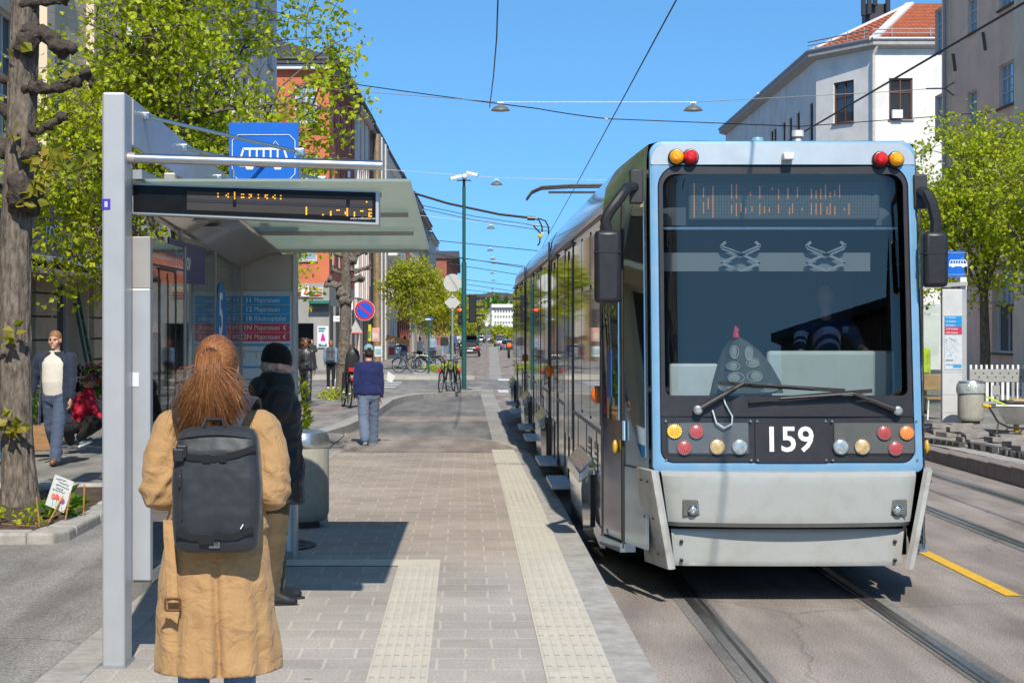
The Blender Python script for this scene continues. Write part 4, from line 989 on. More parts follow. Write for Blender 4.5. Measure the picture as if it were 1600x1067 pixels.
def bin_(name, label, x, y, z, r, h, group):
    t = thing(name, label, 'litter bin', (x, y, z), 0, group)
    conc = mat('bin_concrete', (.36, .35, .29), .8, 0, .1, 8, dirt=(.25, .24, .2), dscale=3, damt=.5)
    mb = MB(); n = 72; prof = [(.86, .07), (.95, .10), (1, .16), (1, .80), (.97, .84)]
    mb.rings([[V((r * p * (1 + (.012 if j % 3 == 0 and .1 < hh < .82 else 0)) * cos(2 * pi * j / n), r * p * (1 + (.012 if j % 3 == 0 and .1 < hh < .82 else 0)) * sin(2 * pi * j / n), hh * h)) for j in range(n)] for p, hh in prof])
    mb.build('bin_body', conc, t, False, smooth=30)
    MB().lathe([(r * .7, 0), (r * .7, h * .09)], (0, 0, 0), 32).build('bin_foot', mat('bin_foot_dark', (.07, .06, .05), .8, 0, .3, 10), t, False, smooth=True)
    MB().lathe([(r * 1.0, h * .83), (r * 1.03, h * .86), (r * 1.02, h * .93), (r * .93, h * .985), (r * .75, h), (r * .6, h * .99), (r * .58, h * .9)], (0, 0, 0), 40, cap=False).build('bin_lid', mat('bin_lid_steel', (.60, .62, .62), .3, .9, .15, 14, bump=.25, bs=14), t, False, smooth=True)
    MB().lathe([(r * .58, h * .9), (.001, h * .9)], (0, 0, 0), 32, cap=False).build('bin_mouth', blackr, t, False)
    return t
bin_('litter_bin', 'fluted grey litter bin with a steel lid just behind the tram shelter', -1.50, 15.5, 0, .275, .86, None)
bin_('litter_bin', 'grey litter bin with a plastic bag over its rim beside the right hand stop', PX(1517, 31.8), 31.8, zs(31.8) + .12, .235, .80, None)
rb = [o for o in COL.objects if o.name.startswith('litter_bin')][-1]; rb.location.z = PZ(662, 31.8)
MB().lathe([(.235, .55), (.262, .57), (.265, .66), (.25, .74), (.245, .745)], (0, 0, 0), 32, cap=False).build('bin_bag', mat('bin_bag_plastic', (.38, .41, .38), .25, .1, .25, 18, bump=.7, bs=30), rb, False, smooth=True)
mh = G(440, 856)
t = thing('manhole_cover', 'round cast iron manhole cover in the paving behind the shelter', 'manhole cover', (-1.62, 14.1, 0.006))
MB().lathe([(.40, 0), (.40, .008), (.33, .010), (.33, .004), (.30, .004), (.30, .009), (.02, .009)], (0, 0, 0), 40).build('cover', mat('cast_iron', (.09, .08, .075), .6, .6, .3, 14), t, False, smooth=True)
bed = thing('planting_bed', 'low granite edged planting bed round the pollard trunk', 'planting bed', (-4.6, 16.4, -.02))
mb = MB()
xk = -3.33
mb.box(-9, xk - .3, 14.28, 14.56, -.2, .085); mb.prism([V((xk - .3, 14.28, -.2)), V((xk - .08, 14.30, -.2)), V((xk, 14.55, -.2)), V((xk, 14.8, -.2)), V((xk - .28, 14.8, -.2)), V((xk - .3, 14.56, -.2))], V((0, 0, .285)))
y = 14.81
while y < 18.6:
    mb.box(xk - .26, xk, y, y + .98, -.2, .085 - .01 * (int(y) % 2)); y += 1.0
mb.box(-9, xk, 18.82, 19.05, -.2, .08)
mb.build('bed_kerb', kerbmat, bed, True, bevel=.025)
def soilf(u, v):
    x = -9 + (9 + xk - .2) * u; y = 14.5 + 4.4 * v
    return V((x, y, .04 + .06 * noise.noise(V((x * 1.4, y * 1.4, 0))) + .03 * noise.noise(V((x * 5, y * 5, 3))) + .07 * math.exp(-((x + 4.2) ** 2 + (y - 16.4) ** 2) / .5)))
MB().grid(soilf, 60, 40).build('bed_soil', soil, bed, True, smooth='all', fix=False)
def notice():
    t = thing('paper_notice', 'handwritten paper notice with painted tulips on a stick in the planting bed', 'notice', P(95, 800, 15.2))
    yq = 15.15
    c = [P(86, 741, yq), P(115.5, 752.5, yq + .05), P(100, 801, yq + .05), P(70.5, 788, yq)]
    pp = mat('paper', (.66, .68, .67), .7, 0, .04, 10)
    sh_ = MB().prism(c, V((0, .006, 0))).build('sheet', pp, t, True)
    ex = (c[1] - c[0]); ey = (c[3] - c[0])
    lines = [(.12, .62, .08), (.3, .8, .17), (.2, .85, .27), (.25, .6, .37), (.12, .75, .44)]
    mb = MB(); rr = random.Random(5)
    for u0, u1, v in lines:
        u = u0
        while u < u1:
            w_ = .02 + rr.random() * .05
            a = c[0] + ex * u + ey * (v + rr.uniform(-.02, .02)); b = c[0] + ex * (u + w_) + ey * (v + rr.uniform(-.03, .03))
            mb.bar(a - V((0, .004, 0)), b - V((0, .004, 0)), .005, .004); u += w_ + .012
    mb.build('handwriting', ink, sh_, True)
    for k, (u, v, cc) in enumerate(((.25, .66, (.7, .2, .1)), (.42, .64, (.75, .1, .2)), (.6, .68, (.8, .35, .1)), (.75, .70, (.3, .08, .3)))):
        m_ = mat('crayon_%d' % k, cc, .8, 0, .2, 40)
        q = c[0] + ex * u + ey * v - V((0, .003, 0))
        MB().ell(q, (.022, .002, .026), 10, 6).build('tulip', m_, sh_, True)
        MB().bar(q - V((0, 0, .02)), q - V((.01, 0, .085)), .007, .002).build('stem', mat('crayon_green', (.1, .45, .12), .8, 0, .2, 40), sh_, True)
    MB().tube([P(101, 770, 15.2), P(76, 816, 15.1)], .007, 6).build('stick', mat('bamboo', (.40, .22, .07), .7, 0, .2, 20), t, True)
notice()
bam = mat('bamboo', (.40, .22, .07), .7, 0, .2, 20)
for k, (a, b, Yk, lab) in enumerate((((57, 776), (63, 834), 14.7, 'bamboo stick leaning at the front edge of the planting bed'), ((110, 770), (101, 818), 15.2, 'bamboo stick close behind the paper notice'), ((132, 757), (130, 810), 15.6, 'upright bamboo stick at the corner of the planting bed'))):
    t = MB().tube([P(a[0], a[1], Yk), P(b[0], b[1], Yk)], .008, 6).build('garden_stick', bam); tag(t, lab, 'garden stick', 'bamboo sticks in the planting bed')
tag(MB().tube([P(2, 818, 14.8), P(58, 822, 14.7), P(102, 796, 15.2), P(131, 792, 15.6)], .004, 5).build('string', bam), 'string tied between the bamboo sticks', 'string')
def cloth(name, col, rough=.8, var=.1, fold=.5, fs=7, metal=0, spec=.3, weave=320):
    m = mat(name, col, rough, metal, var, 5, spec=spec)
    n, l = nt(m); b = n['Principled BSDF']; b.inputs['Sheen Weight'].default_value = .12
    tc = n.new('ShaderNodeTexCoord')
    nz = n.new('ShaderNodeTexNoise'); nz.inputs['Scale'].default_value = fs; nz.inputs['Detail'].default_value = 4; nz.inputs['Distortion'].default_value = .8; l.new(tc.outputs['Object'], nz.inputs['Vector'])
    wv = n.new('ShaderNodeTexNoise'); wv.inputs['Scale'].default_value = weave; l.new(tc.outputs['Object'], wv.inputs['Vector'])
    b1 = n.new('ShaderNodeBump'); b1.inputs['Strength'].default_value = fold; b1.inputs['Distance'].default_value = .05; l.new(nz.outputs['Fac'], b1.inputs['Height'])
    b2 = n.new('ShaderNodeBump'); b2.inputs['Strength'].default_value = .25; b2.inputs['Distance'].default_value = .002; l.new(wv.outputs['Fac'], b2.inputs['Height']); l.new(b1.outputs[0], b2.inputs['Normal'])
    l.new(b2.outputs[0], b.inputs['Normal'])
    return m
def hairmat(name, a, b_, c):
    m = bpy.data.materials.new(name); m.use_nodes = True; n, l = nt(m); b = n['Principled BSDF']
    g = n.new('ShaderNodeNewGeometry'); rp = n.new('ShaderNodeValToRGB')
    rp.color_ramp.elements[0].color = tuple(a) + (1,); rp.color_ramp.elements[1].color = tuple(c) + (1,); e = rp.color_ramp.elements.new(.5); e.color = tuple(b_) + (1,)
    l.new(g.outputs['Random Per Island'], rp.inputs['Fac']); l.new(rp.outputs[0], b.inputs['Base Color']); b.inputs['Roughness'].default_value = .42; b.inputs['Specular IOR Level'].default_value = .4
    MATS[name] = m; return m
ginger = hairmat('auburn_hair', (.17, .062, .022), (.30, .12, .042), (.46, .21, .08))
brownhair = mat('brown_hair', (.10, .05, .025), .6, 0, .4, 30, .6, 60)
curly = mat('curly_brown_hair', (.09, .04, .022), .7, 0, .5, 30, 1.0, 40)
greyhair = mat('grey_hair', (.32, .27, .22), .6, 0, .3, 40, .5, 80)
blonde = mat('light_brown_hair', (.28, .14, .06), .6, 0, .4, 30, .5, 60)
def ring_e(cx, cy, z, rx, ry, n=20, p=2.3):
    out = []
    for j in range(n):
        a = 2 * pi * j / n; c, s_ = cos(a), sin(a)
        k = (abs(c) ** p + abs(s_) ** p) ** (-1 / p)
        out.append(V((cx + rx * c * k, cy + ry * s_ * k, z)))
    return out
def skel(H=1.75, legs=((0, 0), (0, 0)), arms=((0, .12, .2), (0, .12, .2)), sw=.185, lean=0.0, hw=.09):
    """Joints for a figure facing +Y. legs: (swing, knee bend); arms: (swing, abduction, elbow bend); index 0 = left (-X)."""
    J = {}
    for i, s_ in ((0, -1), (1, 1)):
        hip = V((s_ * hw, 0, .91)); a, b = legs[i]
        kn = hip + V((s_ * .01, sin(a), -cos(a))).normalized() * .43
        an = kn + V((0, sin(a - b), -cos(a - b))) * .405
        J['hip', i], J['knee', i], J['ankle', i] = hip, kn, an
        J['toe', i] = an + Matrix.Rotation(a - b if a - b < 0 else (a - b) * .6, 3, 'X').to_4x4().to_3x3() @ V((s_ * .03, .17, -.045))
        sh_ = V((s_ * sw, -.01 + lean * .5, 1.408)); a, ab, e = arms[i]
        d1 = V((s_ * sin(ab), sin(a), -cos(a) * cos(ab))).normalized()
        d2 = V((s_ * sin(ab) * .5, sin(a + e), -cos(a + e))).normalized()
        J['shoulder', i] = sh_; J['elbow', i] = sh_ + d1 * .285; J['wrist', i] = J['elbow', i] + d2 * .245; J['hd', i] = d2
    low = min(J['ankle', 0].z, J['ankle', 1].z) - .085
    J['dz'] = -low; J['k'] = H / 1.75
    return J
def hand(mb, w, d, s_, k=1.0):
    """Palm, four unequal curled fingers and a thumb from the side of the palm."""
    fwd = V((0, 1, 0)); d = d.normalized(); side = d.cross(V((1, 0, 0)) * -s_).normalized()      # towards the thumb side (front)
    if side.y < 0: side = -side
    inn = V((-s_, 0, 0)); inn = (inn - d * inn.dot(d)).normalized()
    for q in (-.026, -.009, .009, .026): mb.capsule(w + side * q * .7, w + d * .08 + side * q, .016, .013, 8)
    for q, L in ((.027, .068), (.009, .078), (-.009, .072), (-.026, .055)):
        a = w + d * .085 + side * q; b = a + (d * .9 + inn * .35).normalized() * L * .5; c = b + (d * .6 + inn * .8).normalized() * L * .5
        mb.capsule(a, b, .0095, .009, 7); mb.capsule(b, c, .009, .0075, 7)
    t0 = w + d * .025 + side * .025; t1 = t0 + (d * .75 + side * .6 + inn * .2).normalized() * .04; t2 = t1 + (d * .95 + inn * .3).normalized() * .032
    mb.capsule(t0, t1, .013, .011, 7); mb.capsule(t1, t2, .011, .008, 7)
def body_mb(J, bust=False, turn=0.0, tilt=0.0):
    mb = MB(); d = V((0, 0, J['dz']))
    hc = MB()
    hc.ell((0, -.012, 1.652), (.073, .094, .098), 20, 14); hc.ell((0, .030, 1.585), (.056, .064, .068), 16, 10)
    hc.capsule((0, .088, 1.65), (0, .112, 1.612), .010, .015, 8); hc.ell((0, .078, 1.537), (.024, .02, .018))
    hc.ell((0, .089, 1.577), (.024, .010, .006)); hc.ell((0, .088, 1.566), (.021, .010, .006))
    for s_ in (-1, 1):
        hc.ell((s_ * .077, -.005, 1.628), (.012, .024, .033), 10, 7); hc.capsule((s_ * .015, .083, 1.663), (s_ * .05, .070, 1.660), .009, .008, 8)
        hc.ell((s_ * .045, .055, 1.605), (.024, .022, .022))
    hM = Matrix.Translation((0, 0, 1.55)) @ Matrix.Rotation(turn, 4, 'Z') @ Matrix.Rotation(tilt, 4, 'X') @ Matrix.Translation((0, 0, -1.55))
    mb.add(hc, hM)
    mb.capsule((0, -.02, 1.44), (0, -.005, 1.57), .062, .056, 14)
    mb.rings([ring_e(0, 0, z, rx, ry) for z, rx, ry in ((.86, .13, .09), (.95, .155, .105), (1.08, .13, .09), (1.25, .15, .10), (1.36, .165, .10), (1.43, .13, .08), (1.47, .07, .06))])
    for i, s_ in ((0, -1), (1, 1)):
        mb.capsule(J['hip', i], J['knee', i], .078, .05); mb.capsule(J['knee', i], J['ankle', i], .05, .035)
        mb.capsule(J['shoulder', i], J['elbow', i], .05, .038); mb.capsule(J['elbow', i], J['wrist', i], .038, .026)
        hand(mb, J['wrist', i], J['hd', i], s_)
    return mb.xf(Matrix.Diagonal((J['k'],) * 3 + (1,)) @ Matrix.Translation(d)), hM
def human(label, loc, rotz, J, o, vox=.012, group=None, turn=0.0, tilt=0.0, cat='person'):
    t = thing('person', label, cat, loc, rotz, group)
    K = Matrix.Diagonal((J['k'],) * 3 + (1,)) @ Matrix.Translation((0, 0, J['dz']))
    mb, hM = body_mb(J, turn=turn, tilt=tilt)
    bd = remesh(mb, 'body', o.get('skin', skin), t, vox * .75, 3, .4)
    if o.get('face'):
        for s_ in (-1, 1):
            MB().ell((s_ * .031, .083, 1.642), (.011, .008, .008), 10, 7).xf(K @ hM).build('eye', mat('eye_dark', (.03, .02, .015), .2, 0, 0), bd, False, smooth=True)
    if o.get('legs'):
        m_, w0, w1, w2 = o['legs']; mb = MB()
        mb.rings([ring_e(0, 0, z, rx * o.get('hipw', 1), ry) for z, rx, ry in ((.80, .10, .08), (.86, .165, .115), (.93, .175, .125), (1.02, .155, .115), (1.04, .15, .11))])
        for i in (0, 1):
            mb.capsule(J['hip', i], J['knee', i], w0, w1, 14); mb.capsule(J['knee', i], J['ankle', i] + V((0, 0, .01)), w1, w2, 14)
        remesh(mb.xf(K), 'trousers', m_, t, vox, 5, .5, disp=lambda c: .006 * noise.noise(V((c.x * 9, c.y * 9, c.z * 22))))
    for i in (0, 1):
        if o.get('shoes'):
            mb = MB(); an, to = J['ankle', i], J['toe', i]
            dirn = (to - an); dirn.z *= .3
            mb.capsule(an + V((0, -.03, -.04)), an + V((0, 0, .0)), .045, .045, 12); mb.capsule(an + V((0, -.02, -.04)), to, .042, .034, 12); mb.capsule(an + V((0, .04, -.02)), to + V((0, -.03, .005)), .045, .036, 12)
            s_ = remesh(mb.xf(K), 'shoe', o['shoes'], t, vox * .7, 3, .4)
            sm = MB().xf(K)
            a0 = an + V((0, -.045, -.072)); a1 = to + V((0, .02, -.028))
            sm.capsule(a0, a1, .036, .036, 12, k=.32); sm.xf(K).build('sole', o.get('sole', blackr), s_, False, smooth=True)
    if o.get('top'):
        m_, hem, th, prof = o['top']
        mb = MB(); base = [(hem, .165 + prof, .12 + prof), (min(hem + .15, 1.0), .17 + prof * .8, .125 + prof * .8), (1.08, .155 + prof * .3, .12 + prof * .4), (1.22, .165, .125), (1.34, .185, .125), (1.415, .148, .10), (1.45, .098, .085), (1.49, .075, .075)]
        base = sorted([b for b in base if b[0] >= hem]); ly = o.get('belly', 0)
        op = o.get('open')
        if op:
            rs = []
            for z, rx, ry in base:
                rx += th; ry += th; fade = op if z < 1.40 else op * max(.15, (1.5 - z) / .1)
                n_ = 26; arc = [pi / 2 + fade + (2 * pi - 2 * fade) * j / (n_ - 1) for j in range(n_)]
                outp = [V((rx * cos(a), ry * sin(a), z)) for a in arc]; inp = [V(((rx - .022) * cos(a), (ry - .022) * sin(a), z)) for a in reversed(arc)]
                rs.append(outp + inp)
            mb.rings(rs)
        else:
            mb.rings([ring_e(0, ly * math.exp(-((z - 1.1) / .16) ** 2) * .5, z, rx + th, ry + th + ly * math.exp(-((z - 1.1) / .16) ** 2) * .5) for z, rx, ry in base])
        aw = o.get('sleeve', .062)
        if o.get('sleeves', True):
            for i in (0, 1):
                mb.capsule(J['shoulder', i] + V((0, 0, -.005)), J['elbow', i], aw + .008 + th * .5, aw + th * .3, 14)
                mb.capsule(J['elbow', i], J['wrist', i] + J['hd', i] * -.02, aw + th * .3, aw * .72, 14)
        amp = o.get('wrinkle', .006)
        remesh(mb.xf(K), o.get('topname', 'jacket'), m_, t, vox, 5, .5, disp=lambda c: amp * noise.noise(V((c.x * 8 + 3, c.y * 8, c.z * 15))) + amp * .6 * noise.noise(V((c.x * 22, c.y * 22, c.z * 26))))
    if o.get('inner'):
        m_, z0 = o['inner']; mb = MB()
        be = o.get('belly', 0)
        mb.rings([ring_e(0, be * math.exp(-((z - 1.1) / .17) ** 2) * .6, z, rx, ry + be * math.exp(-((z - 1.1) / .17) ** 2) * .6) for z, rx, ry in ((z0, .15, .12), (1.1, .165, .135), (1.22, .17, .135), (1.34, .175, .128), (1.42, .14, .095), (1.46, .085, .08), (1.50, .07, .07))])
        remesh(mb.xf(K), 'sweater', m_, t, vox, 4, .5)
    hr = o.get('hair')
    if hr:
        m_, style = hr; mb = MB()
        if style == 'short':
            mb.ell((0, -.02, 1.672), (.080, .098, .092), 18, 12); mb.ell((0, -.05, 1.62), (.072, .07, .07), 14, 10)
        elif style == 'long':
            mb.ell((0, -.02, 1.668), (.084, .104, .098), 18, 12); mb.rings([ring_e(0, -.06, z, rx, ry) for z, rx, ry in ((1.36, .07, .03), (1.45, .09, .05), (1.58, .095, .07), (1.66, .085, .07))])
        elif style == 'curly':
            rr = random.Random(3)
            for _ in range(46):
                a = rr.uniform(.9, 2 * pi - .9) + pi / 2; q = rr.uniform(1.50, 1.74); r_ = sqrt(max(.1, 1 - ((q - 1.63) / .16) ** 2)) * .115
                mb.ell((r_ * cos(a), r_ * sin(a) - .02, q), (.045, .045, .045), 8, 6)
            mb.ell((0, -.03, 1.67), (.09, .09, .10))
        elif style == 'bun':
            mb.ell((0, -.02, 1.668), (.082, .102, .096), 18, 12); mb.ell((0, -.10, 1.60), (.06, .06, .09), 12, 8)
        remesh(mb.xf(K @ hM), 'hair', m_, t, vox * .7, 2, .4, disp=lambda c: .004 * noise.noise(V((c.x * 60, c.y * 60, c.z * 20))))
    if o.get('cap'):
        m_, style = o['cap']; mb = MB()
        if style == 'beanie':
            mb.rings([ring_e(0, -.012 - .02 * (q / 1.0) * .5, z, rx, ry, 24, 2.0) for q, z, rx, ry in ((0, 1.640, .088, .108), (0, 1.655, .090, .111), (.2, 1.69, .089, .109), (.5, 1.73, .080, .098), (.8, 1.765, .058, .072), (1, 1.785, .022, .03))])
            remesh(mb.xf(K @ hM), 'beanie', m_, t, vox * .6, 4, .5)
        else:
            mb.rings([ring_e(0, -.012, z, rx, ry, 24, 2.0) for z, rx, ry in ((1.665, .084, .106), (1.70, .084, .104), (1.74, .070, .085), (1.77, .035, .045), (1.778, .008, .01))])
            cp_ = remesh(mb.xf(K @ hM), 'cap', m_, t, vox * .6, 3, .4)
            MB().ell((0, .12, 1.672), (.07, .075, .010), 16, 6).xf(K @ hM).build('peak', m_, cp_, False, smooth=True)
            MB().ell((0, -.112, 1.69), (.036, .012, .026), 14, 8).xf(K @ hM).build('strap_gap', mat('cap_gap', (.02, .015, .012), .8, 0, .2, 10), cp_, False, smooth=True)
    return t, K, hM

WY_, WS_ = 6.75, 400.0
wx = PX(339, WY_)
W = thing('person', 'auburn haired woman in a long camel trench coat seen from behind, wearing a dark backpack', 'person', (wx, WY_, 0), 0)
camel = cloth('camel_cotton', (.43, .255, .115), .85, .07, .45, 13, spec=.15)
J = skel(1.735, ((.05, .05), (-.06, .05)), ((.15, .03, 1.25), (.15, .03, 1.25)), .18)
K1 = Matrix.Diagonal((J['k'],) * 3 + (1,)) @ Matrix.Translation((0, 0, J['dz']))
mbw, hMw = body_mb(J); remesh(mbw, 'body', skin, W, .008, 3, .4)
mb = MB()
rows = [(.45, .250, .19, -.005), (.55, .243, .185, 0), (.75, .232, .175, 0), (.90, .212, .165, 0), (1.02, .192, .15, 0), (1.10, .180, .140, 0), (1.20, .188, .138, 0), (1.32, .208, .135, -.005), (1.40, .205, .12, -.01), (1.45, .165, .10, -.01), (1.485, .10, .085, -.005), (1.53, .08, .08, 0)]
rows = [(z, rx * .945, ry, c_) for z, rx, ry, c_ in rows]
mb.rings([ring_e(0, cy, z, rx, ry, 40, 2.2) for z, rx, ry, cy in rows])
for s_ in (-1, 1):
    a = V((s_ * .170, -.01, 1.388)); e = V((s_ * .214, -.045, 1.150)); w_ = V((s_ * .12, .20, 1.13))
    m1 = a.lerp(e, .5) + V((s_ * .012, 0, 0))
    mb.capsule(a, m1, .076, .069, 18); mb.capsule(m1, e, .069, .068, 18); mb.capsule(e, w_, .068, .052, 18)
    mb.capsule(e + V((0, 0, -.01)), e + V((s_ * -.01, .03, -.02)), .069, .066, 16)
def coat_disp(c):
    d = .006 * noise.noise(V((c.x * 7, c.y * 7, c.z * 4))) + .003 * noise.noise(V((c.x * 20 + 5, c.y * 20, c.z * 9)))
    if c.z < 1.0 and abs(c.x) < .30:                                  # long vertical drape folds growing to the hem
        g = min(1, (1.0 - c.z) / .45)
        ang = atan2(c.y, c.x)
        d += g * (.008 * sin(ang * 7 + 1.2 + c.z * 1.5) + .004 * sin(ang * 15 + c.z * 2.2))
        if c.y < -.02:
            d -= .034 * g * math.exp(-((c.x - .012 - .035 * (1 - c.z) * 1.2) / .012) ** 2)       # back vent
            d += .010 * g * math.exp(-((c.x + .018 - .035 * (1 - c.z) * 1.2) / .02) ** 2)
        d += .008 * noise.noise(V((c.x * 5 + c.z * 9, c.y * 5, c.z * 6)))
    rg = lambda x, y, z: 1 - 2 * abs(noise.noise(V((x, y, z))))
    if c.z < 1.05: d += .011 * rg(c.x * 4 + c.z * 2.2 + 9, c.y * 3, c.z * 2.6 - c.x * 2) * min(1, (1.08 - c.z) / .15)
    if abs(c.x) > .14 and c.z > 1.0: d += .015 * rg(c.x * 5, c.y * 7, c.z * 9 + abs(c.x) * 12 + 4) * min(1, (1.46 - c.z) / .12 if c.z < 1.46 else 0)
    if abs(c.x) > .15 and 1.0 < c.z < 1.42:                             # sleeve creases, denser at the elbow
        q = math.exp(-((c.z - 1.14) / .10) ** 2)
        d += (.001 + .0045 * q) * sin(c.z * 95 + c.x * 26 + c.y * 20 + 2.5 * noise.noise(V((c.x * 9, c.y * 9, c.z * 9)))) * (.5 + .5 * noise.noise(V((c.x * 4, c.y * 4, c.z * 5 + 7))))
        d += .007 * noise.noise(V((c.x * 11, c.y * 11, c.z * 9)))
    return d
coat = remesh(mb, 'trench_coat', camel, W, .0075, 4, .5, disp=coat_disp, flat=True)
mbh = MB()
def coat_r(z, a):
    for (z0, x0, y0, c0), (z1, x1, y1, c1) in zip(rows, rows[1:]):
        if z0 <= z <= z1:
            t = (z - z0) / (z1 - z0); rx = x0 + (x1 - x0) * t; ry = y0 + (y1 - y0) * t; cc = c0 + (c1 - c0) * t; break
    p = 2.2; c, s_ = cos(a), sin(a); k = (abs(c) ** p + abs(s_) ** p) ** (-1 / p)
    return V((rx * c * k, cc + ry * s_ * k, z))
MB().rings([[coat_r(z, 2 * pi * j / 32) * 1.0 + V((0, 0, 0)) for j in range(32)] for z in (1.50, 1.53)], cap=False)
col_ = MB().rings([ring_e(0, -.012, z, rx, ry, 28, 2.0) for z, rx, ry in ((1.455, .125, .105), (1.475, .115, .10), (1.525, .084, .088), (1.535, .078, .084), (1.48, .085, .08))])
remesh(col_, 'collar', camel, W, .007, 3, .4, disp=lambda c: .004 * noise.noise(c * 18))
bl = MB(); pts = [V((-.172, -.10, 1.04)), V((-.166, -.125, .98)), V((-.156, -.150, .90)), V((-.148, -.166, .80)), V((-.143, -.178, .735))]
bl.rings([[p + V((-.023, 0, 0)), p + V((0, -.009, 0)), p + V((.023, -.004, 0)), p + V((.02, .006, 0)), p + V((-.02, .008, 0))] for p in pts])
belt = bl.build('belt_end', camel, W, False, bevel=.004)
bk = MB(); c0 = V((-.142, -.184, .730))
for a, b in (((-.028, -.022), (.028, -.022)), ((.028, -.022), (.028, .022)), ((.028, .022), (-.028, .022)), ((-.028, .022), (-.028, -.022))):
    bk.bar(c0 + V((a[0], 0, a[1])), c0 + V((b[0], 0, b[1])), .008, .008)
bk.build('buckle', mat('tortoise_buckle', (.14, .045, .015), .25, 0, .4, 40), belt, False, bevel=.003)
MB().prism([c0 + V((-.026, .0, -.02)), c0 + V((.026, .0, -.02)), c0 + V((.018, .0, -.075)), c0 + V((-.005, 0, -.055)), c0 + V((-.05, .0, -.045))], V((0, .008, 0))).build('belt_tip', camel, belt, False)
for s_ in (-1, 1):      # jeans and shoes below the hem
    pass
jean = cloth('blue_jeans', (.10, .19, .34), .8, .15, .3, 14)
mb = MB()
for i in (0, 1):
    mb.capsule(J['knee', i] + V((0, 0, .2)), J['knee', i], .075, .066, 14); mb.capsule(J['knee', i], J['ankle', i], .066, .055, 14)
remesh(mb.xf(K1), 'trousers', jean, W, .009, 3, .5)
for i in (0, 1):
    mb = MB(); an, to = J['ankle', i], J['toe', i]
    mb.capsule(an + V((0, -.03, -.04)), an, .045, .045); mb.capsule(an + V((0, -.02, -.04)), to, .042, .034)
    remesh(mb.xf(K1), 'shoe', whitep, W, .009, 3, .4)
cap_ = MB().ell((0, -.018, 1.655), (.081, .101, .104), 26, 16).xf(K1 @ hMw)
rr = random.Random(8)
hs = MB()
def strand(pts, r0, r1, n=4): hs.tube(pts, [r0 + (r1 - r0) * k / (len(pts) - 1) for k in range(len(pts))], n, cap=True)
hc = V((0, -.012, 1.652)); EL = V((-.008, -.118, 1.685))
def onhead(d, k=1.0): d = d.normalized(); return hc + V((d.x * .083, d.y * .103, d.z * .103)) * k
for _ in range(3000):
    d = V((rr.gauss(0, 1), rr.gauss(-.2, .9), rr.gauss(.15, .8))).normalized()
    if d.y > .75 or (d.z < -.55) or (d.y > .35 and d.z < .2): continue
    de = (EL - hc).normalized(); pts = []
    for t in (0, .25, .5, .75, 1): pts.append(onhead(d.lerp(de, t) + V((rr.gauss(0, .015), rr.gauss(0, .015), rr.gauss(0, .015))), 1.025 + .06 * t ** 3 + rr.uniform(0, .02)))
    strand(pts, .0016, .0013)
for k in range(4200):
    u = rr.gauss(0, 1); v = rr.random()
    spread = .020 + .045 * rr.random()
    side_ = max(-1.7, min(1.7, u))
    L = rr.uniform(.17, .33) + .02 * noise.noise(V((u * 3, 1, 1)))
    p0 = EL + V((rr.gauss(0, .010), rr.gauss(-.008, .008), rr.gauss(0, .008)))
    endx = -.012 + side_ * .040 + (-.025 if side_ < -.6 else .0) + (.055 * max(0, side_ - .9))
    wv = .007 * sin(k * .7) ; lock = noise.noise(V((side_ * 2.2, v * 2, 3))) * .02
    p1 = p0 + V((side_ * .014, -.030 - .020 * v, -.010)); p2 = p0 + V((side_ * .017 + lock * .4, -.038 - .034 * v, -L * .33))
    p3 = p0 + V((side_ * .021 + endx * .3 + lock + wv, -.034 - .04 * v, -L * .66)); p4 = p0 + V((endx * 1.1 + lock * 1.6 + rr.gauss(0, .01), -.030 - .05 * v + rr.gauss(0, .008), -L))
    strand([p0, p1, p2, p3, p4], .0010, .0004)
for k in range(150):           # flyaways over the right shoulder and loose bits
    s_ = rr.choice((1, 1, 1, -1)); p0 = EL + V((s_ * rr.uniform(.01, .03), -.04, -rr.uniform(.04, .10)))
    p4 = p0 + V((s_ * rr.uniform(.05, .15), rr.uniform(-.03, .02), -rr.uniform(.05, .22)))
    mid = p0.lerp(p4, .5) + V((s_ * .02, -.02, .02 + rr.gauss(0, .01)))
    strand([p0, p0.lerp(mid, .6) + V((0, 0, .008)), mid, mid.lerp(p4, .5) + V((0, -.006, .004)), p4], .0010, .0005)
hair = cap_.build('hair', mat('auburn_scalp', (.17, .055, .018), .6, 0, .3, 40), W, False, smooth='all')
hs.xf(K1).build('hair_strands', ginger, hair, False, smooth='all', fix=False)['kind'] = 'stuff'
MB().tube([K1 @ (EL + V((.021 * cos(a), -.006 + .012 * sin(a) * .3, .021 * sin(a)))) for a in [2 * pi * j / 14 for j in range(15)]], .006, 8).build('hair_tie', mat('hair_tie_plum', (.10, .02, .035), .7, 0, .2, 60), hair, False, smooth=True)
BP = thing('backpack', "black and grey backpack with two buckled straps worn by the trench coat woman", 'backpack', (wx, WY_ - .15, 1.0))
bkm = cloth('backpack_shell', (.022, .026, .032), .5, .1, .12, 6, spec=.4); web = cloth('webbing_black', (.010, .010, .012), .6, .2, .05, 20)
def BPp(px, py, y): return P(px, py, WY_ + y)
cx_b = PX(335, WY_ - .3)
zt_b, zb_b = PZ(667, WY_ - .25), PZ(865, WY_ - .27)
def bring(z, hw, y0, y1, n=44, p=4.5):
    out = []
    for j in range(n):
        a = 2 * pi * j / n; c, s_ = cos(a), sin(a); k = (abs(c) ** p + abs(s_) ** p) ** (-1 / p)
        out.append(V((cx_b + hw * c * k, WY_ + (y0 + y1) / 2 + (y1 - y0) / 2 * s_ * k, z)))
    return out
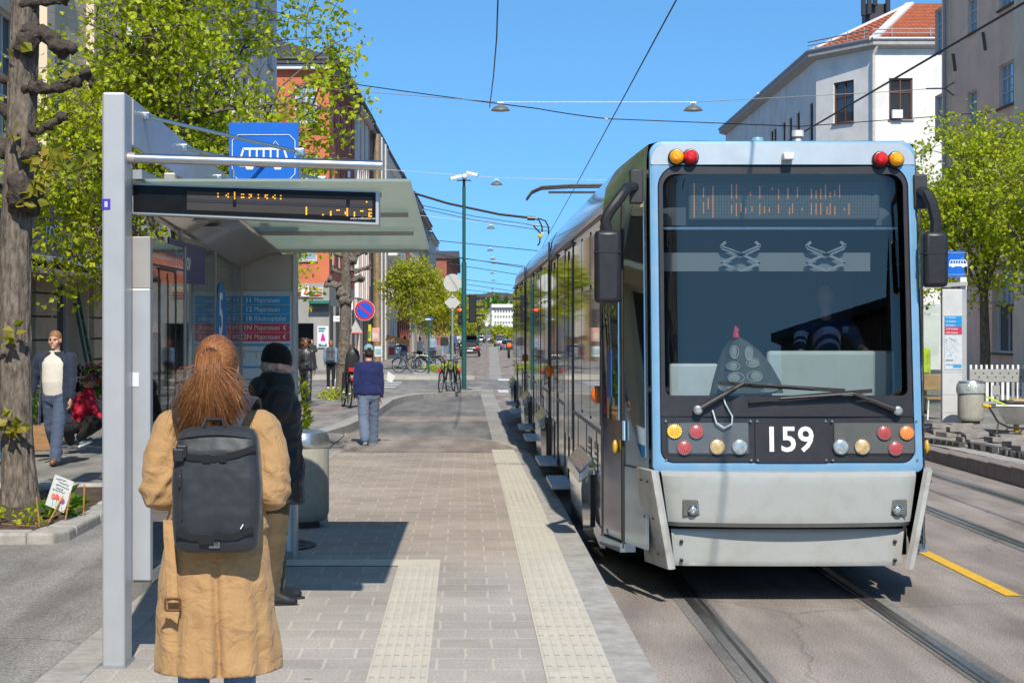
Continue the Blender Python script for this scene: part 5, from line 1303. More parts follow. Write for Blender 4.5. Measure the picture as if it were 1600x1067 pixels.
prof = [(0, .11, -.255, -.16), (.010, .135, -.275, -.15), (.03, .150, -.288, -.145), (.08, .160, -.298, -.14), (.30, .168, -.302, -.135), (.60, .166, -.296, -.135), (.82, .158, -.282, -.135), (.92, .148, -.262, -.135), (.97, .134, -.240, -.14), (1.0, .10, -.215, -.15)]
mb = MB().rings([bring(zb_b + (zt_b - zb_b) * t, hw, a, b) for t, hw, a, b in prof])
pack = remesh(mb, 'pack_body', bkm, BP, .006, 3, .5, world=True, disp=lambda c: .0035 * noise.noise(V((c.x * 9, 0, c.z * 7))) + .002 * noise.noise(V((c.x * 25, c.y * 5, c.z * 25))))
def fy(t):
    for (a, _, y0, _), (b, _, y1, _) in zip([(p[0], 0, p[2], 0) for p in prof], [(p[0], 0, p[2], 0) for p in prof][1:]):
        if a <= t <= b: return y0 + (y1 - y0) * (t - a) / (b - a)
    return prof[-1][2]
def onpack(px, py, d=.004):
    Y = WY_ - .3
    for _ in range(6):
        z = PZ(py, Y); t = max(0, min(1, (z - zb_b) / (zt_b - zb_b))); Y = WY_ + fy(t) - d
    return P(px, py, Y)
def wband(pts, w_, name, m, parent=pack, th=.004):
    mb = MB(); rs = []
    for (px, py) in pts:
        c = onpack(px, py); rs.append([c + V((0, 0, w_ / 2)), c + V((0, -th, w_ / 2 - .002)), c + V((0, -th, -w_ / 2 + .002)), c + V((0, 0, -w_ / 2))])
    mb.rings(rs, cap=True); return mb.build(name, m, parent, True)
wband([(270, 706), (300, 715), (335, 717), (370, 710), (400, 699)], .026, 'compression_strap', web)
wband([(274, 832), (300, 840), (335, 841), (370, 838), (396, 826)], .026, 'compression_strap', web)
for px, py, w_, h_ in ((322, 716, .030, .034), (348, 716, .026, .03), (322, 842, .055, .040), (340, 836, .026, .034)):
    c = onpack(px, py, .008); MB().box(c.x - w_ / 2, c.x + w_ / 2, c.y - .004, c.y + .004, c.z - h_ / 2, c.z + h_ / 2).build('strap_keeper', web, pack, True, bevel=.002)
for px, py in ((279, 711), (284, 705)):
    c = onpack(px, py, .012); MB().box(c.x - .020, c.x + .020, c.y - .008, c.y + .008, c.z - .024, c.z + .024).build('buckle', blackp, pack, True, bevel=.005)
for k in range(3):
    c = onpack(277 + k * 5, 709, .022); MB().box(c.x - .0015, c.x + .0015, c.y - .002, c.y + .002, c.z - .016, c.z + .016).build('buckle_rib', galv if False else blackr, pack, True)
zp = MB().tube([onpack(283, 733, .003), onpack(283, 770, .003), onpack(284, 812, .003)], .0035, 6).build('pocket_zip', blackr, pack, True)
MB().box(*(lambda c: (c.x - .006, c.x + .006, c.y - .006, c.y + .004, c.z - .022, c.z + .022))(onpack(281, 752, .006))).build('zip_pull', blackp, zp, True, bevel=.003)
MB().bar(onpack(376, 826, .010), onpack(380, 819, .010), .006, .004).build('strap_tab', white, pack, True)
c = onpack(335, 849, .003); lg = MB().box(c.x - .020, c.x + .020, c.y - .001, c.y + .003, c.z - .017, c.z + .017).build('logo_patch', mat('logo_grey', (.11, .115, .12), .6, 0, .1, 30), pack, True)
text('logo', 'Db', .024, facing(c + V((0, -.0025, 0)), (0, -1, 0)), mat('logo_dark', (.02, .02, .02), .5, 0, 0), lg, extrude=.0004)
for t, in ((.90,),):          # top seam piping
    z = zb_b + (zt_b - zb_b) * t
    MB().tube([V((cx_b + x, WY_ + fy(t) - .002 + .03 * abs(x / .15) ** 5, z + .02 * (1 - abs(x / .15) ** 2))) for x in frange(-.145, .145, 14)], .0035, 6).build('seam', blackr, pack, True)
MB().tube([onpack(318, 668, .0), P(322, 655, WY_ - .21), P(348, 655, WY_ - .21), onpack(352, 668, .0)], .009, 8).build('haul_loop', web, pack, True, smooth=True)
for s_ in (-1, 1):
    pts = [V((wx + s_ * .085, WY_ - .185, 1.375)), V((wx + s_ * .105, WY_ - .170, 1.435)), V((wx + s_ * .128, WY_ - .130, 1.485)), V((wx + s_ * .140, WY_ - .05, 1.512)), V((wx + s_ * .138, WY_ + .05, 1.485)), V((wx + s_ * .130, WY_ + .12, 1.40)), V((wx + s_ * .135, WY_ + .15, 1.25)), V((wx + s_ * .16, WY_ + .10, 1.08)), V((wx + s_ * .165, WY_ - .10, 1.03))]
    rs = []
    for k, p in enumerate(pts):
        d = (pts[min(k + 1, len(pts) - 1)] - pts[max(0, k - 1)]).normalized()
        nrm = V((0, p.y - WY_ - .0, max(0, p.z - 1.38) * 2.0)).normalized(); sd = d.cross(nrm).normalized(); nrm = sd.cross(d)
        hw = .036 if k < 6 else .018
        rs.append([p + sd * hw + nrm * .002, p + sd * hw * .9 + nrm * .014, p - sd * hw * .9 + nrm * .014, p - sd * hw + nrm * .002])
    MB().rings(rs).build('shoulder_strap', cloth('strap_pad', (.022, .026, .032), .6, .1, .05, 20), BP, True, smooth=35, sub=1)

blackcoat = cloth('black_down_jacket', (.010, .010, .012), .55, .2, .55, 9)
olive = cloth('olive_trousers', (.085, .062, .032), .85, .15, .4, 10)
J = skel(1.64, ((.03, .05), (-.05, .08)), ((-.35, .0, .12), (-.38, -.04, .10)), .165)
om, K2, hM2 = human('man in a black padded jacket and black beanie standing inside the shelter', (PX(432, 11.2), 11.2, 0), R(-72), J,
    dict(skin=mat('old_skin', (.55, .34, .26), .5, 0, .08, 14), top=(blackcoat, .68, .042, .03), topname='padded_jacket', sleeve=.072, wrinkle=.012, legs=(olive, .098, .082, .078), shoes=mat('black_shoe', (.015, .015, .016), .55, 0, .3, 20), hair=(greyhair, 'short'), cap=(cloth('beanie_knit', (.006, .006, .007), .95, .2, .1, 60), 'beanie'), face=True), .010, tilt=-.12)
mb = MB().rings([ring_e(0, .0, z, rx, ry, 24, 2.0) for z, rx, ry in ((1.40, .17, .13), (1.46, .15, .13), (1.55, .115, .115), (1.585, .10, .105), (1.575, .085, .09), (1.5, .08, .085))])
mb.ell((0, -.13, 1.47), (.13, .06, .085), 14, 9)
remesh(mb.xf(K2), 'hood', blackcoat, om, .010, 4, .5, disp=lambda c: .01 * noise.noise(c * 12))
navy = cloth('navy_coat', (.024, .033, .064), .8, .1, .35, 6); cream = cloth('cream_knit', (.66, .62, .54), .9, .06, .15, 40)
dnavy = cloth('blue_chinos', (.07, .095, .155), .85, .12, .45, 12)
J = skel(1.85, ((.34, .10), (-.22, .38)), ((.10, .10, .12), (-.12, .34, .25)), .20)
human('man in an open navy coat and cream jumper walking along the left footway', (PX(86, 23.6), 23.6, zs(23.6) - .01), R(172), J,
    dict(top=(navy, .56, .026, .03), open=.82, topname='open_coat', sleeve=.064, inner=(cream, .92), belly=.02, legs=(dnavy, .10, .08, .075), shoes=mat('tan_shoe', (.24, .12, .06), .6, 0, .2, 20), sole=mat('dark_sole', (.06, .04, .03), .7, 0, .2, 10), hair=(blonde, 'short'), face=True), .011, turn=0)
jump = cloth('navy_jumper', (.018, .025, .105), .9, .06, .3, 8); greyb = cloth('blue_grey_trousers', (.13, .17, .25), .85, .1, .55, 12)
Yb = 28.4
J = skel(1.72, ((-.28, .5), (.27, .10)), ((-.04, .13, .16), (.06, .12, .14)), .165)
human('man in a navy jumper, grey trousers and pale cap walking away on the platform', (PX(576, Yb), Yb, PZ(702, Yb)), R(8), J,
    dict(top=(jump, .93, .018, .012), topname='jumper', sleeve=.062, wrinkle=.008, legs=(greyb, .102, .088, .082), shoes=mat('blue_trainer', (.02, .13, .26), .6, 0, .2, 20), sole=whitep, hair=(mat('dark_hair', (.03, .02, .015), .7, 0, .3, 40), 'short'), cap=(cloth('pale_blue_cap', (.22, .36, .42), .85, .08, .2, 20), 'cap')), .011)
tag(MB().prism([P(606, 580, Yb - .1), P(618, 588, Yb - .1), P(612, 598, Yb - .1), P(604, 594, Yb - .1)], V((0, .01, 0))).build('paper', mat('paper', (.66, .68, .67), .7, 0, .04, 10)), 'white folded paper in the hand of the man in the navy jumper', 'paper')
def far(label, px, py, hpx, rot, arms, legs, o, vox=.016, H=1.68, group=None, **k):
    Y = F * H / hpx
    J = skel(H, legs, arms, .175)
    return human(label, (PX(px, Y), Y, PZ(py, Y)), R(rot), J, o, vox, group, **k), Y
wl = ((.30, .08), (-.22, .35)); wl2 = ((-.2, .3), (.28, .08)); still = ((.03, .03), (-.03, .04))
ar = ((-.25, .12, .15), (.25, .16, .2)); ar0 = ((0, .1, .15), (0, .1, .15))
shiny = cloth('black_satin', (.035, .035, .04), .35, .2, .5, 10, spec=.6); blk = cloth('black_cloth', (.012, .012, .014), .8, .2, .4, 10); denim = cloth('denim_jacket', (.14, .27, .42), .85, .1, .3, 12)
far('curly haired woman in a shiny black outfit walking past the shelter', 478, 629, 101, 178, ((-.3, .12, .2), (.2, .3, .2)), wl, dict(skin=dskin, top=(shiny, .90, .02, .02), sleeve=.062, legs=(shiny, .10, .085, .08), shoes=mat('black_shoe', (.015, .015, .016), .55, 0, .3, 20), hair=(curly, 'curly'), face=True), .014)
(pz_, _, _), Yd = far('woman in a denim jacket with a grey rucksack walking away near the corner shop', 517, 608, 76, 2, ar0, ((.08, .03), (-.08, .1)), dict(top=(denim, .95, .025, .02), sleeve=.066, legs=(blk, .088, .07, .06), shoes=whitep, hair=(mat('ginger_hair', (.30, .11, .04), .6, 0, .3, 40), 'bun')), .016)
rs_ = thing('rucksack', 'grey rucksack on the back of the woman in the denim jacket', 'rucksack', pz_.location + V((0, -.24, 1.0)))
rsm = cloth('grey_rucksack', (.11, .115, .13), .8, .1, .2, 20)
mb = MB().rings([[V((.15 * w_ * (1 if abs(cos(a)) < .001 else cos(a) / max(abs(cos(a)), abs(sin(a)))), .075 * (sin(a) / max(abs(cos(a)), abs(sin(a)))), z)) for a in [2 * pi * j / 24 + .05 for j in range(24)]] for z, w_ in ((0, .85), (.05, 1), (.35, 1), (.43, .9), (.46, .6))])
mb.build('bag_body', rsm, rs_, False, bevel=.02); MB().box(-.14, .14, -.10, -.075, .30, .42).build('bag_flap', rsm, rs_, False, bevel=.01)
for s_ in (-1, 1): MB().box(s_ * .07 - .012, s_ * .07 + .012, -.105, -.09, .1, .40).build('bag_strap', blackr, rs_, False)
jeans2 = cloth('pale_jeans', (.20, .28, .38), .85, .1, .3, 12)
far('person in a dark top holding up a hand beside the corner shop door', 487, 583, 52, 200, ((.4, .1, 1.6), (0, .1, .2)), still, dict(top=(cloth('dark_green_top', (.02, .04, .03), .8, .1, .2, 10), .92, .02, .01), legs=(blk, .09, .075, .07), shoes=blackp, hair=(blonde, 'bun')), .02, group=None)
far('person in a pink jacket partly behind the pollard by the corner shop', 548, 598, 60, 20, ar0, wl, dict(top=(cloth('pink_jacket', (.62, .30, .42), .8, .08, .3, 10), .88, .03, .02), legs=(jeans2, .088, .07, .06), shoes=whitep, hair=(brownhair, 'long')), .018)
far('man in a blue jacket carrying a long cardboard box by the bicycles', 632, 575, 50, 70, ((.9, .1, .5), (.9, .1, .5)), wl, dict(top=(cloth('royal_blue_jacket', (.02, .07, .25), .8, .1, .3, 10), .92, .03, .02), legs=(jeans2, .09, .075, .07), shoes=blackp, hair=(brownhair, 'short')), .02)
Yc = F * 1.68 / 50
bx = MB().box(-.75, .5, -.12, .12, -.16, .16, Matrix.Translation(P(625, 533, Yc - .4)) @ Matrix.Rotation(R(14), 4, 'Y')); tag(bx.build('cardboard_box', mat('cardboard', (.42, .25, .11), .8, 0, .1, 6), bevel=.01), 'long brown cardboard box in the arms of the man in the blue jacket', 'cardboard box')
tops = [((.55, .55, .53), 'white'), ((.25, .33, .42), 'pale blue'), ((.03, .03, .035), 'black'), ((.20, .16, .12), 'brown'), ((.06, .09, .25), 'dark blue')]
for k, (px, py, h, c, rot, where) in enumerate(((656, 572, 46, 0, 10, 'standing between the two young tree stems'), (676, 566, 44, 1, 190, 'right of the parked bicycles'), (694, 560, 40, 2, 0, 'on the footway left of the signal pole'), (709, 554, 34, 4, 185, 'near the open boot car'), (716, 552, 32, 0, 5, 'far up the footway beside the parked cars'), (702, 553, 34, 3, 0, 'in the group under the street trees'))):
    m_ = cloth('top_%d' % c, tops[c][0], .85, .1, .3, 10)
    far('person in a %s top %s' % (tops[c][1], where), px, py, h, rot, ar0 if k % 2 else ar, wl if k % 2 else wl2, dict(top=(m_, .9, .025, .015), legs=((blk, dnavy, jeans2)[k % 3], .09, .075, .065), shoes=blackp, hair=((brownhair, blonde, greyhair)[k % 3], 'short')), .028, group='people far up the left footway')
Yk = 26.3; s_ = Yk / F
CR = thing('person', 'person in a red jacket and black trousers crouching at the flower stall', 'person', P(128, 696, Yk))
def C(px, py, dy=0): return P(px, py, Yk + dy)
redj = cloth('red_jacket', (.42, .008, .03), .6, .1, .5, 10)
mb = MB().capsule(C(122, 655), C(134, 632), .22, .20, 14).capsule(C(134, 632), C(138, 612), .18, .10, 14).capsule(C(142, 625), C(158, 655, -.2), .07, .06, 12).capsule(C(116, 628), C(112, 655, -.1), .08, .07, 12)
remesh(mb, 'jacket', redj, CR, .014, 5, .5, world=True, disp=lambda c: .014 * noise.noise(c * 8))
mb = MB().capsule(C(128, 660), C(150, 662, -.3), .13, .11, 12).capsule(C(150, 662, -.3), C(126, 683, -.1), .10, .07, 12).capsule(C(120, 662), C(104, 668, -.35), .13, .11, 12).capsule(C(104, 668, -.35), C(110, 690, -.05), .10, .07, 12).capsule(C(112, 655), C(145, 652), .14, .14, 12)
remesh(mb, 'trousers', blk, CR, .014, 4, .5, world=True, disp=lambda c: .01 * noise.noise(c * 10))
mb = MB().capsule(C(126, 683, -.1), C(133, 690, -.1), .04, .035, 10).ell(C(139, 598), (.085, .10, .11)).capsule(C(137, 604), C(136, 615), .05, .05, 10).capsule(C(158, 655, -.2), C(163, 668, -.25), .035, .03, 10)
for q in range(4): mb.capsule(C(163 + q * .8, 668, -.25), C(165 + q * 1.0, 675, -.28), .009, .007, 6)
remesh(mb, 'body', skin, CR, .010, 3, .4, world=True)
mb = MB().capsule(C(128, 693, -.1), C(141, 687, -.12), .045, .038, 12); sh_ = remesh(mb, 'shoe', mat('teal_shoe', (.10, .22, .28), .6, 0, .2, 20), CR, .01, 3, .4, world=True)
MB().bar(C(123, 698, -.1), C(144, 689, -.12), .07, .03).build('sole', whitep, sh_, True, bevel=.008)
mb = MB().lathe([(.02, .12), (.09, .11), (.105, .04), (.20, .01), (.20, 0), (.10, .0)], (0, 0, 0), 24); mb.xf(Matrix.Translation(C(136, 596)) @ Matrix.Rotation(.4, 4, 'Y')); mb.build('hat', mat('brown_hat', (.10, .05, .03), .8, 0, .2, 20), CR, True, smooth=True)
remesh(mb_drv, 'shirt', cloth('driver_shirt', (.02, .05, .13), .8, .1, .0, 10), dv, .014, 4, .5, world=True)
mb = MB().capsule(q3(1290, 500), q3(1290, 480), .05, .05).ell(q3(1288, 464), (.075, .09, .11)).capsule(q3(1345, 545, 14.1), q3(1352, 548, 13.9), .038, .03).capsule(q3(1248, 550, 14.1), q3(1262, 556, 13.9), .038, .03)
for q in range(4): mb.capsule(q3(1352 + 2 * q, 548, 13.9), q3(1354 + 3 * q, 555, 13.86), .010, .008, 6)
remesh(mb, 'body', skin, dv, .010, 3, .4, world=True)
remesh(MB().ell(q3(1288, 458), (.082, .098, .10)).ell(q3(1288, 452), (.07, .08, .08)).xf(Matrix.Translation((0, .03, 0))), 'hair', brownhair, dv, .012, 2, .4, world=True)
def leaf_quads(mb, p, d, L, w, rr):
    """One folded pointed leaf hanging roughly along d."""
    d = d.normalized(); s_ = d.cross(V((rr.gauss(0, 1), rr.gauss(0, 1), rr.gauss(0, 1)))).normalized(); n_ = s_.cross(d)
    i = len(mb.v)
    mb.v += [tuple(p), tuple(p + d * L * .42 + s_ * w * .5 + n_ * w * .16), tuple(p + d * L), tuple(p + d * L * .42 - s_ * w * .5 + n_ * w * .16)]
    mb.f += [(i, i + 1, i + 2), (i, i + 2, i + 3)]
def tree(name, label, base, h, cz, rad, nclump, per, L, tr, seed, lm=limeleaf, bm=bark, group=None, offs=(0, 0), zmin=None, stem=None, clump_r=.22, hole=.25, fork=None, near=None):
    rr = random.Random(seed); base = V(base)
    t = thing(name, label, 'tree', base, 0, group)
    cc = V((offs[0], offs[1], cz)); rx, ry, rz_ = rad
    mbT = MB(); fk = fork or (cz - rz_ * .75)
    sway = V((rr.gauss(0, .05), rr.gauss(0, .05), 0))
    top = V((offs[0] * .7, offs[1] * .7, cz + rz_ * .72))
    trunk = [V((0, 0, -.1)), V((0, 0, .1)), V((0, 0, fk * .5)) + sway, V((offs[0] * .1, offs[1] * .1, fk)), V((offs[0] * .35, offs[1] * .35, cz)) + sway * 2, top]
    mbT.tube(trunk, [tr * 1.5, tr * 1.1, tr, tr * .82, tr * .5, tr * .1], 10)
    tips = []
    n_limb = max(9, int(nclump ** .5 * 1.1))
    for k in range(n_limb):
        u = rr.random(); zz = fk + (cz + rz_ * .55 - fk) * u
        a0 = V((offs[0] * .35 * u, offs[1] * .35 * u, zz)) + sway * u
        az = k * 2.4 + rr.gauss(0, .4); el = rr.uniform(-.35, .75) + .4 * u
        dv = V((cos(az) * cos(el) * rx, sin(az) * cos(el) * ry, sin(el) * rz_)); e = cc + dv * rr.uniform(.72, .98)
        mid = a0.lerp(e, .5) + V((rr.gauss(0, .12), rr.gauss(0, .12), .10 + rr.random() * .15)) * min(1, rx / 1.5)
        pts = [a0, a0.lerp(mid, .5) + V((0, 0, .05)), mid, mid.lerp(e, .5) + V((rr.gauss(0, .06), rr.gauss(0, .06), .06)), e]
        r0 = tr * .38 * (1.1 - .5 * u); mbT.tube(pts, [r0, r0 * .8, r0 * .55, r0 * .35, r0 * .12], 6)
        for q in range(4):
            s0 = pts[1 + q % 3].lerp(pts[2 + q % 3], rr.random()); dv2 = V((rr.gauss(0, 1), rr.gauss(0, 1), rr.gauss(.1, .7))).normalized() * rx * rr.uniform(.25, .5)
            mbT.tube([s0, s0 + dv2 * .5 + V((0, 0, .04)), s0 + dv2], [r0 * .35, r0 * .22, r0 * .08], 5); tips.append(s0 + dv2); tips.append(s0 + dv2 * .55)
        tips += [pts[2], pts[3], e]
    mbC = MB()
    holes = [(cc + V((rr.gauss(0, .6) * rx, rr.gauss(0, .6) * ry, rr.gauss(0, .6) * rz_)), rr.uniform(.25, .5) * min(rx, rz_) * hole * 2) for _ in range(10)]
    made = 0; guard = 0
    while made < nclump and guard < nclump * 6:
        guard += 1
        if rr.random() < .6: c = tips[rr.randrange(len(tips))] + V((rr.gauss(0, .18), rr.gauss(0, .18), rr.gauss(0, .15))) * min(1.2, rx * .5)
        else:
            d = V((rr.gauss(0, 1), rr.gauss(0, 1), rr.gauss(0, 1))).normalized() * (rr.random() ** .45)
            c = cc + V((d.x * rx, d.y * ry, d.z * rz_))
        k_ = 1.0 + .22 * noise.noise(c * 1.1 + V((seed, 0, 0)))
        q = (c - cc);
        if (q.x / rx) ** 2 + (q.y / ry) ** 2 + (q.z / rz_) ** 2 > k_ ** 2: continue
        if zmin is not None and c.z < zmin: continue
        if any((c - hc_).length < hr_ for hc_, hr_ in holes): continue
        made += 1
        tw = V((rr.gauss(0, 1), rr.gauss(0, 1), rr.gauss(-.1, .6))).normalized()
        if near: mbT.tube([c - tw * clump_r, c + tw * clump_r], [.006, .003], 4, cap=False)
        for j in range(per):
            p = c + tw * clump_r * rr.uniform(-1, 1) + V((rr.gauss(0, .3), rr.gauss(0, .3), rr.gauss(0, .3))) * clump_r
            dd = V((rr.gauss(0, .8), rr.gauss(0, .8), rr.gauss(-.55, .6)))
            l_ = L * rr.uniform(.6, 1.2); leaf_quads(mbC, p, dd, l_, l_ * .85, rr)
    mbT.build('trunk', bm, t, False, smooth='all')
    mbC.build('crown', lm, t, False, fix=False)
    return t
def pollard(name, label, base, tr, h, limbs, seed, bm, cat='tree', tw=9):
    rr = random.Random(seed); t = thing(name, label, cat, base); mb = MB(); n_ = 72
    zs_ = frange(-.1, h, 130); rs = []
    for z in zs_:
        r0 = tr * (1.25 - .25 * min(1, z / .5)) if z < .5 else tr * (1 - .22 * (z - .5) / h)
        c = V((.06 * sin(z * .9 + seed), .05 * sin(z * .7), z)); ring = []
        for j in range(n_):
            a = 2 * pi * j / n_
            rj = r0 * (1 + .10 * noise.noise(V((cos(a) * 2.2, sin(a) * 2.2, z * 1.8 + seed))) + .05 * noise.noise(V((cos(a) * 6, sin(a) * 6, z * 3))) + .075 * (1 - 2 * abs(noise.noise(V((cos(a) * 9, sin(a) * 9, z * 2.2 + 5))))) + .03 * noise.noise(V((cos(a) * 16, sin(a) * 16, z * 11))))
            ring.append(c + V((rj * cos(a), rj * sin(a), 0)))
        rs.append(ring)
    mb.rings(rs); mb.build('trunk', bm, t, False, smooth='all')
    for (z0, pts, r0, knob) in limbs:
        pts = [V(p) for p in pts]; fine = []
        for a, b in zip(pts, pts[1:]):
            for q in range(4): fine.append(a.lerp(b, q / 4) + V((rr.gauss(0, .012), rr.gauss(0, .012), rr.gauss(0, .012))))
        fine.append(pts[-1]); m_ = MB()
        m_.tube(fine, [r0 * .78 * (1.25 - .4 * k / len(fine)) * (1 + rr.uniform(-.2, .25)) for k in range(len(fine))], 10)
        for _ in range(7):
            c = fine[-1] + V((rr.gauss(0, .4), rr.gauss(0, .4), rr.gauss(0, .4))) * knob; m_.ell(c, (knob * rr.uniform(.28, .5),) * 3, 9, 7)
        for _ in range(9):
            k = rr.randrange(len(fine)); m_.ell(fine[k] + V((rr.gauss(0, .5), rr.gauss(0, .5), rr.gauss(0, .5))) * r0, (r0 * rr.uniform(.35, .75),) * 3, 8, 6)
        remesh(m_, 'limb', bm, t, .016 if r0 < .09 else .02, 2, .4, disp=lambda c: .014 * noise.noise(c * 14) + .012 * noise.noise(c * 34))
    return t
tree('lime_tree', 'big lime tree in fresh green leaf rising behind the tram shelter', (-3.75, 22.5, 0), 8, 4.75, (2.2, 1.8, 2.85), 1280, 15, .085, .12, 11, offs=(.2, .2), clump_r=.26, hole=.4, near=True, zmin=1.9, fork=2.0)
tree('lime_tree', 'lime tree with low leafy twigs hanging beside the left pollard trunk', (-5.0, 24.8, 0), 7, 3.7, (1.2, 1.2, 2.0), 380, 16, .09, .08, 12, offs=(-.45, 0), clump_r=.25, near=True, zmin=2.15, fork=2.0)
tree('lime_tree', 'slim lime tree whose twigs show right of the shelter end panel', (-4.35, 40.5, zs(40)), 8, 3.6, (1.15, 1.0, 1.9), 130, 13, .13, .10, 14, clump_r=.28, near=True, fork=2.0)
bx_, by_ = PX(31, 16.4), 16.4
def L_(px, py, dy=0.0): q = P(px, py, by_ + dy); return V((q.x - bx_, q.y - by_, q.z))
limbs = [
 (0, [L_(38, 150), L_(55, 140, -.1), L_(85, 142, -.15), L_(128, 128, -.2)], .062, .10),
 (0, [L_(33, 62), L_(50, 52, -.1), L_(80, 62, -.15), L_(95, 80, -.2), L_(112, 80, -.2)], .085, .10),
 (0, [L_(30, 20), L_(40, 8, -.1), L_(70, 4, -.1), L_(100, 0, -.1)], .065, .08),
 (0, [L_(40, 207), L_(60, 207, -.1), L_(80, 200, -.1), L_(96, 187, -.1)], .042, .065),
 (0, [L_(25, 190), L_(8, 178, .1), L_(-12, 160, .2)], .06, .08), (0, [L_(28, 242), L_(8, 242, .1), L_(-20, 240, .2)], .07, .08), (0, [L_(28, 130), L_(4, 128, .1), L_(-20, 120, .2)], .05, .08),
 (0, [L_(36, 300, -.12), L_(34, 310, -.16), L_(32, 322, -.14)], .15, .12), (0, [L_(48, 250, -.1), L_(54, 244, -.14), L_(50, 238, -.14)], .09, .08), (0, [L_(34, 86, -.1), L_(48, 68, -.14), L_(54, 58, -.14)], .10, .08)]
pt = pollard('pollard_tree', 'knobbly bare pollarded tree trunk standing in the planting bed at the left edge', (bx_, by_, .02), .148, 5.4, limbs, 3, bark)
for o in pt.children:
    if o.name.startswith('limb'): o.data.materials.clear(); o.data.materials.append(darkbark)
mb = MB(); rr = random.Random(4)
for px, py, n_ in ((62, 250, 14), (58, 285, 16), (45, 305, 10), (85, 236, 8), (28, 505, 1), (12, 665, 12), (10, 520, 9), (26, 200, 4), (118, 108, 4), (28, 73, 3), (118, 258, 4), (20, 660, 8), (100, 250, 5)):
    for _ in range(n_):
        q = P(px + rr.gauss(0, 9), py + rr.gauss(0, 8), by_ - .25) - V((bx_, by_, .02)); leaf_quads(mb, q, V((rr.gauss(0, 1), rr.gauss(0, .5), rr.gauss(-.4, .6))), .12, .10, rr)
mb.build('sprout_leaves', leafmat('sprout_leaves', (.22, .24, .03), (.34, .33, .04), (.42, .30, .05)), pt, False, fix=False)
Yp = 47.5; bx2 = PX(537, Yp)
def L2(px, py, dy=0.0): q = P(px, py, Yp + dy); return V((q.x - bx2, q.y - Yp, q.z - zs(Yp)))
limbs = [(0, [L2(545, 470), L2(535, 455), L2(532, 450)], .17, .16), (0, [L2(545, 440), L2(530, 446), L2(516, 442)], .10, .18), (0, [L2(550, 440), L2(562, 434), L2(566, 436)], .09, .12), (0, [L2(547, 420), L2(556, 424), L2(572, 419), L2(578, 418)], .07, .09), (0, [L2(548, 408), L2(540, 400), L2(530, 396)], .10, .12), (0, [L2(548, 400), L2(560, 396), L2(572, 392)], .08, .10), (0, [L2(550, 412), L2(556, 396), L2(556, 380)], .11, .12), (0, [L2(540, 430), L2(524, 424), L2(520, 420)], .06, .08)]
pollard('pollard_tree', 'knobbly pollarded tree without leaves in front of the orange corner shop', (bx2, Yp, zs(Yp)), .16, 4.1, limbs, 5, mat('pollard_grey_bark', (.15, .125, .10), .9, 0, .5, 14, .9, 24))
mb = MB(); rr = random.Random(14)
for k, (px, py, hw, ptop, lab) in enumerate(((640, 577, 52, 392, 'young street tree in the row beside the parked bicycles, nearest stem'), (649, 573, 42, 400, 'young street tree just behind the nearest stem by the bicycles'))):
    Y = F * 2.12 / (py - VY); s_ = F / Y; h = (py - ptop) / s_
    tree('street_tree', lab, (PX(px, Y), Y, PZ(py, Y)), h, (py - (ptop + 505) / 2) / s_, (hw * 1.05 / s_, hw * .9 / s_, (505 - ptop) / 2 / s_), 430, 13, .15, .06, 20 + k, farleaf, hole=.45, bm=mat('young_bark', (.22, .18, .14), .85, 0, .3, 12), group='street trees on the left footway', clump_r=.3, fork=(py - 490) / s_, near=True)
for k, (px, Y, h, r, lab) in enumerate(((682, 118, 6.2, 2.0, 'street tree behind the sign pole'), (694, 140, 6.0, 2.0, 'street tree left of the signal pole'), (704, 165, 6.0, 2.1, 'distant street tree above the dark car'), (716, 190, 6.2, 2.2, 'distant street tree past the signal pole'), (738, 205, 5.4, 2.0, 'distant street tree right of the signal heads'), (742, 260, 7.5, 2.6, 'far street tree at the end of the row'))):
    tree('street_tree', lab, (PX(px, Y), Y, zs(Y)), h, h * .62, (r, r, h * .38), 150, 10, .3, .09, 40 + k, farleaf, mat('young_bark', (.22, .18, .14), .85, 0, .3, 12), 'street trees on the left footway', clump_r=.45, fork=h * .3)
tree('lime_tree', 'leafy street tree behind the barrier in front of the beige building', (PX(1538, 44), 44, zs(44)), 7.6, 4.9, (2.5, 1.8, 2.7), 1050, 14, .115, .13, 31, limeleaf, offs=(-.1, 0), clump_r=.3, near=True, hole=.3, fork=2.6)
tree('lime_tree', 'slender street tree between the tram and the right hand stop', (PX(1428, 50), 50, zs(50)), 7.4, 4.7, (1.1, 1.1, 2.4), 330, 14, .12, .10, 32, limeleaf, clump_r=.3, near=True, fork=2.6)
tree('lime_tree', 'street tree cut off by the right edge of the view', (PX(1625, 41), 41, zs(41)), 7.0, 4.6, (1.7, 1.6, 2.0), 430, 14, .115, .12, 33, limeleaf, clump_r=.3, near=True, fork=2.6)
tree('street_tree', 'small rounded tree at the foot of the far white office block', (PX(775, 330), 330, -2.6), 5, 2.8, (2.2, 2, 2.2), 140, 9, .5, .15, 61, farleaf, clump_r=.6)
tree('street_tree', 'bushy tree in front of the far white office block by the tram', (PX(793, 350), 350, -2.8), 5, 2.8, (3.2, 2, 2.2), 150, 9, .5, .15, 62, farleaf, clump_r=.6)
roofdark = mat('roof_slate', (.06, .06, .065), .7, 0, .2, 4); zinc = mat('zinc_trim', (.30, .31, .32), .5, .5, .1, 5)
pane_sky = mat('window_pane', (.03, .038, .045), .03, 0, .2, .4, spec=1.0)
pane_pale = mat('window_pane_pale', (.28, .38, .46), .04, 0, .15, .8, spec=1.0)
def render_(name, col, **k): return mat(name, col, .9, 0, .07, .8, .15, 40, dirt=tuple(c * .72 for c in col), dscale=.9, damt=.6, **k)
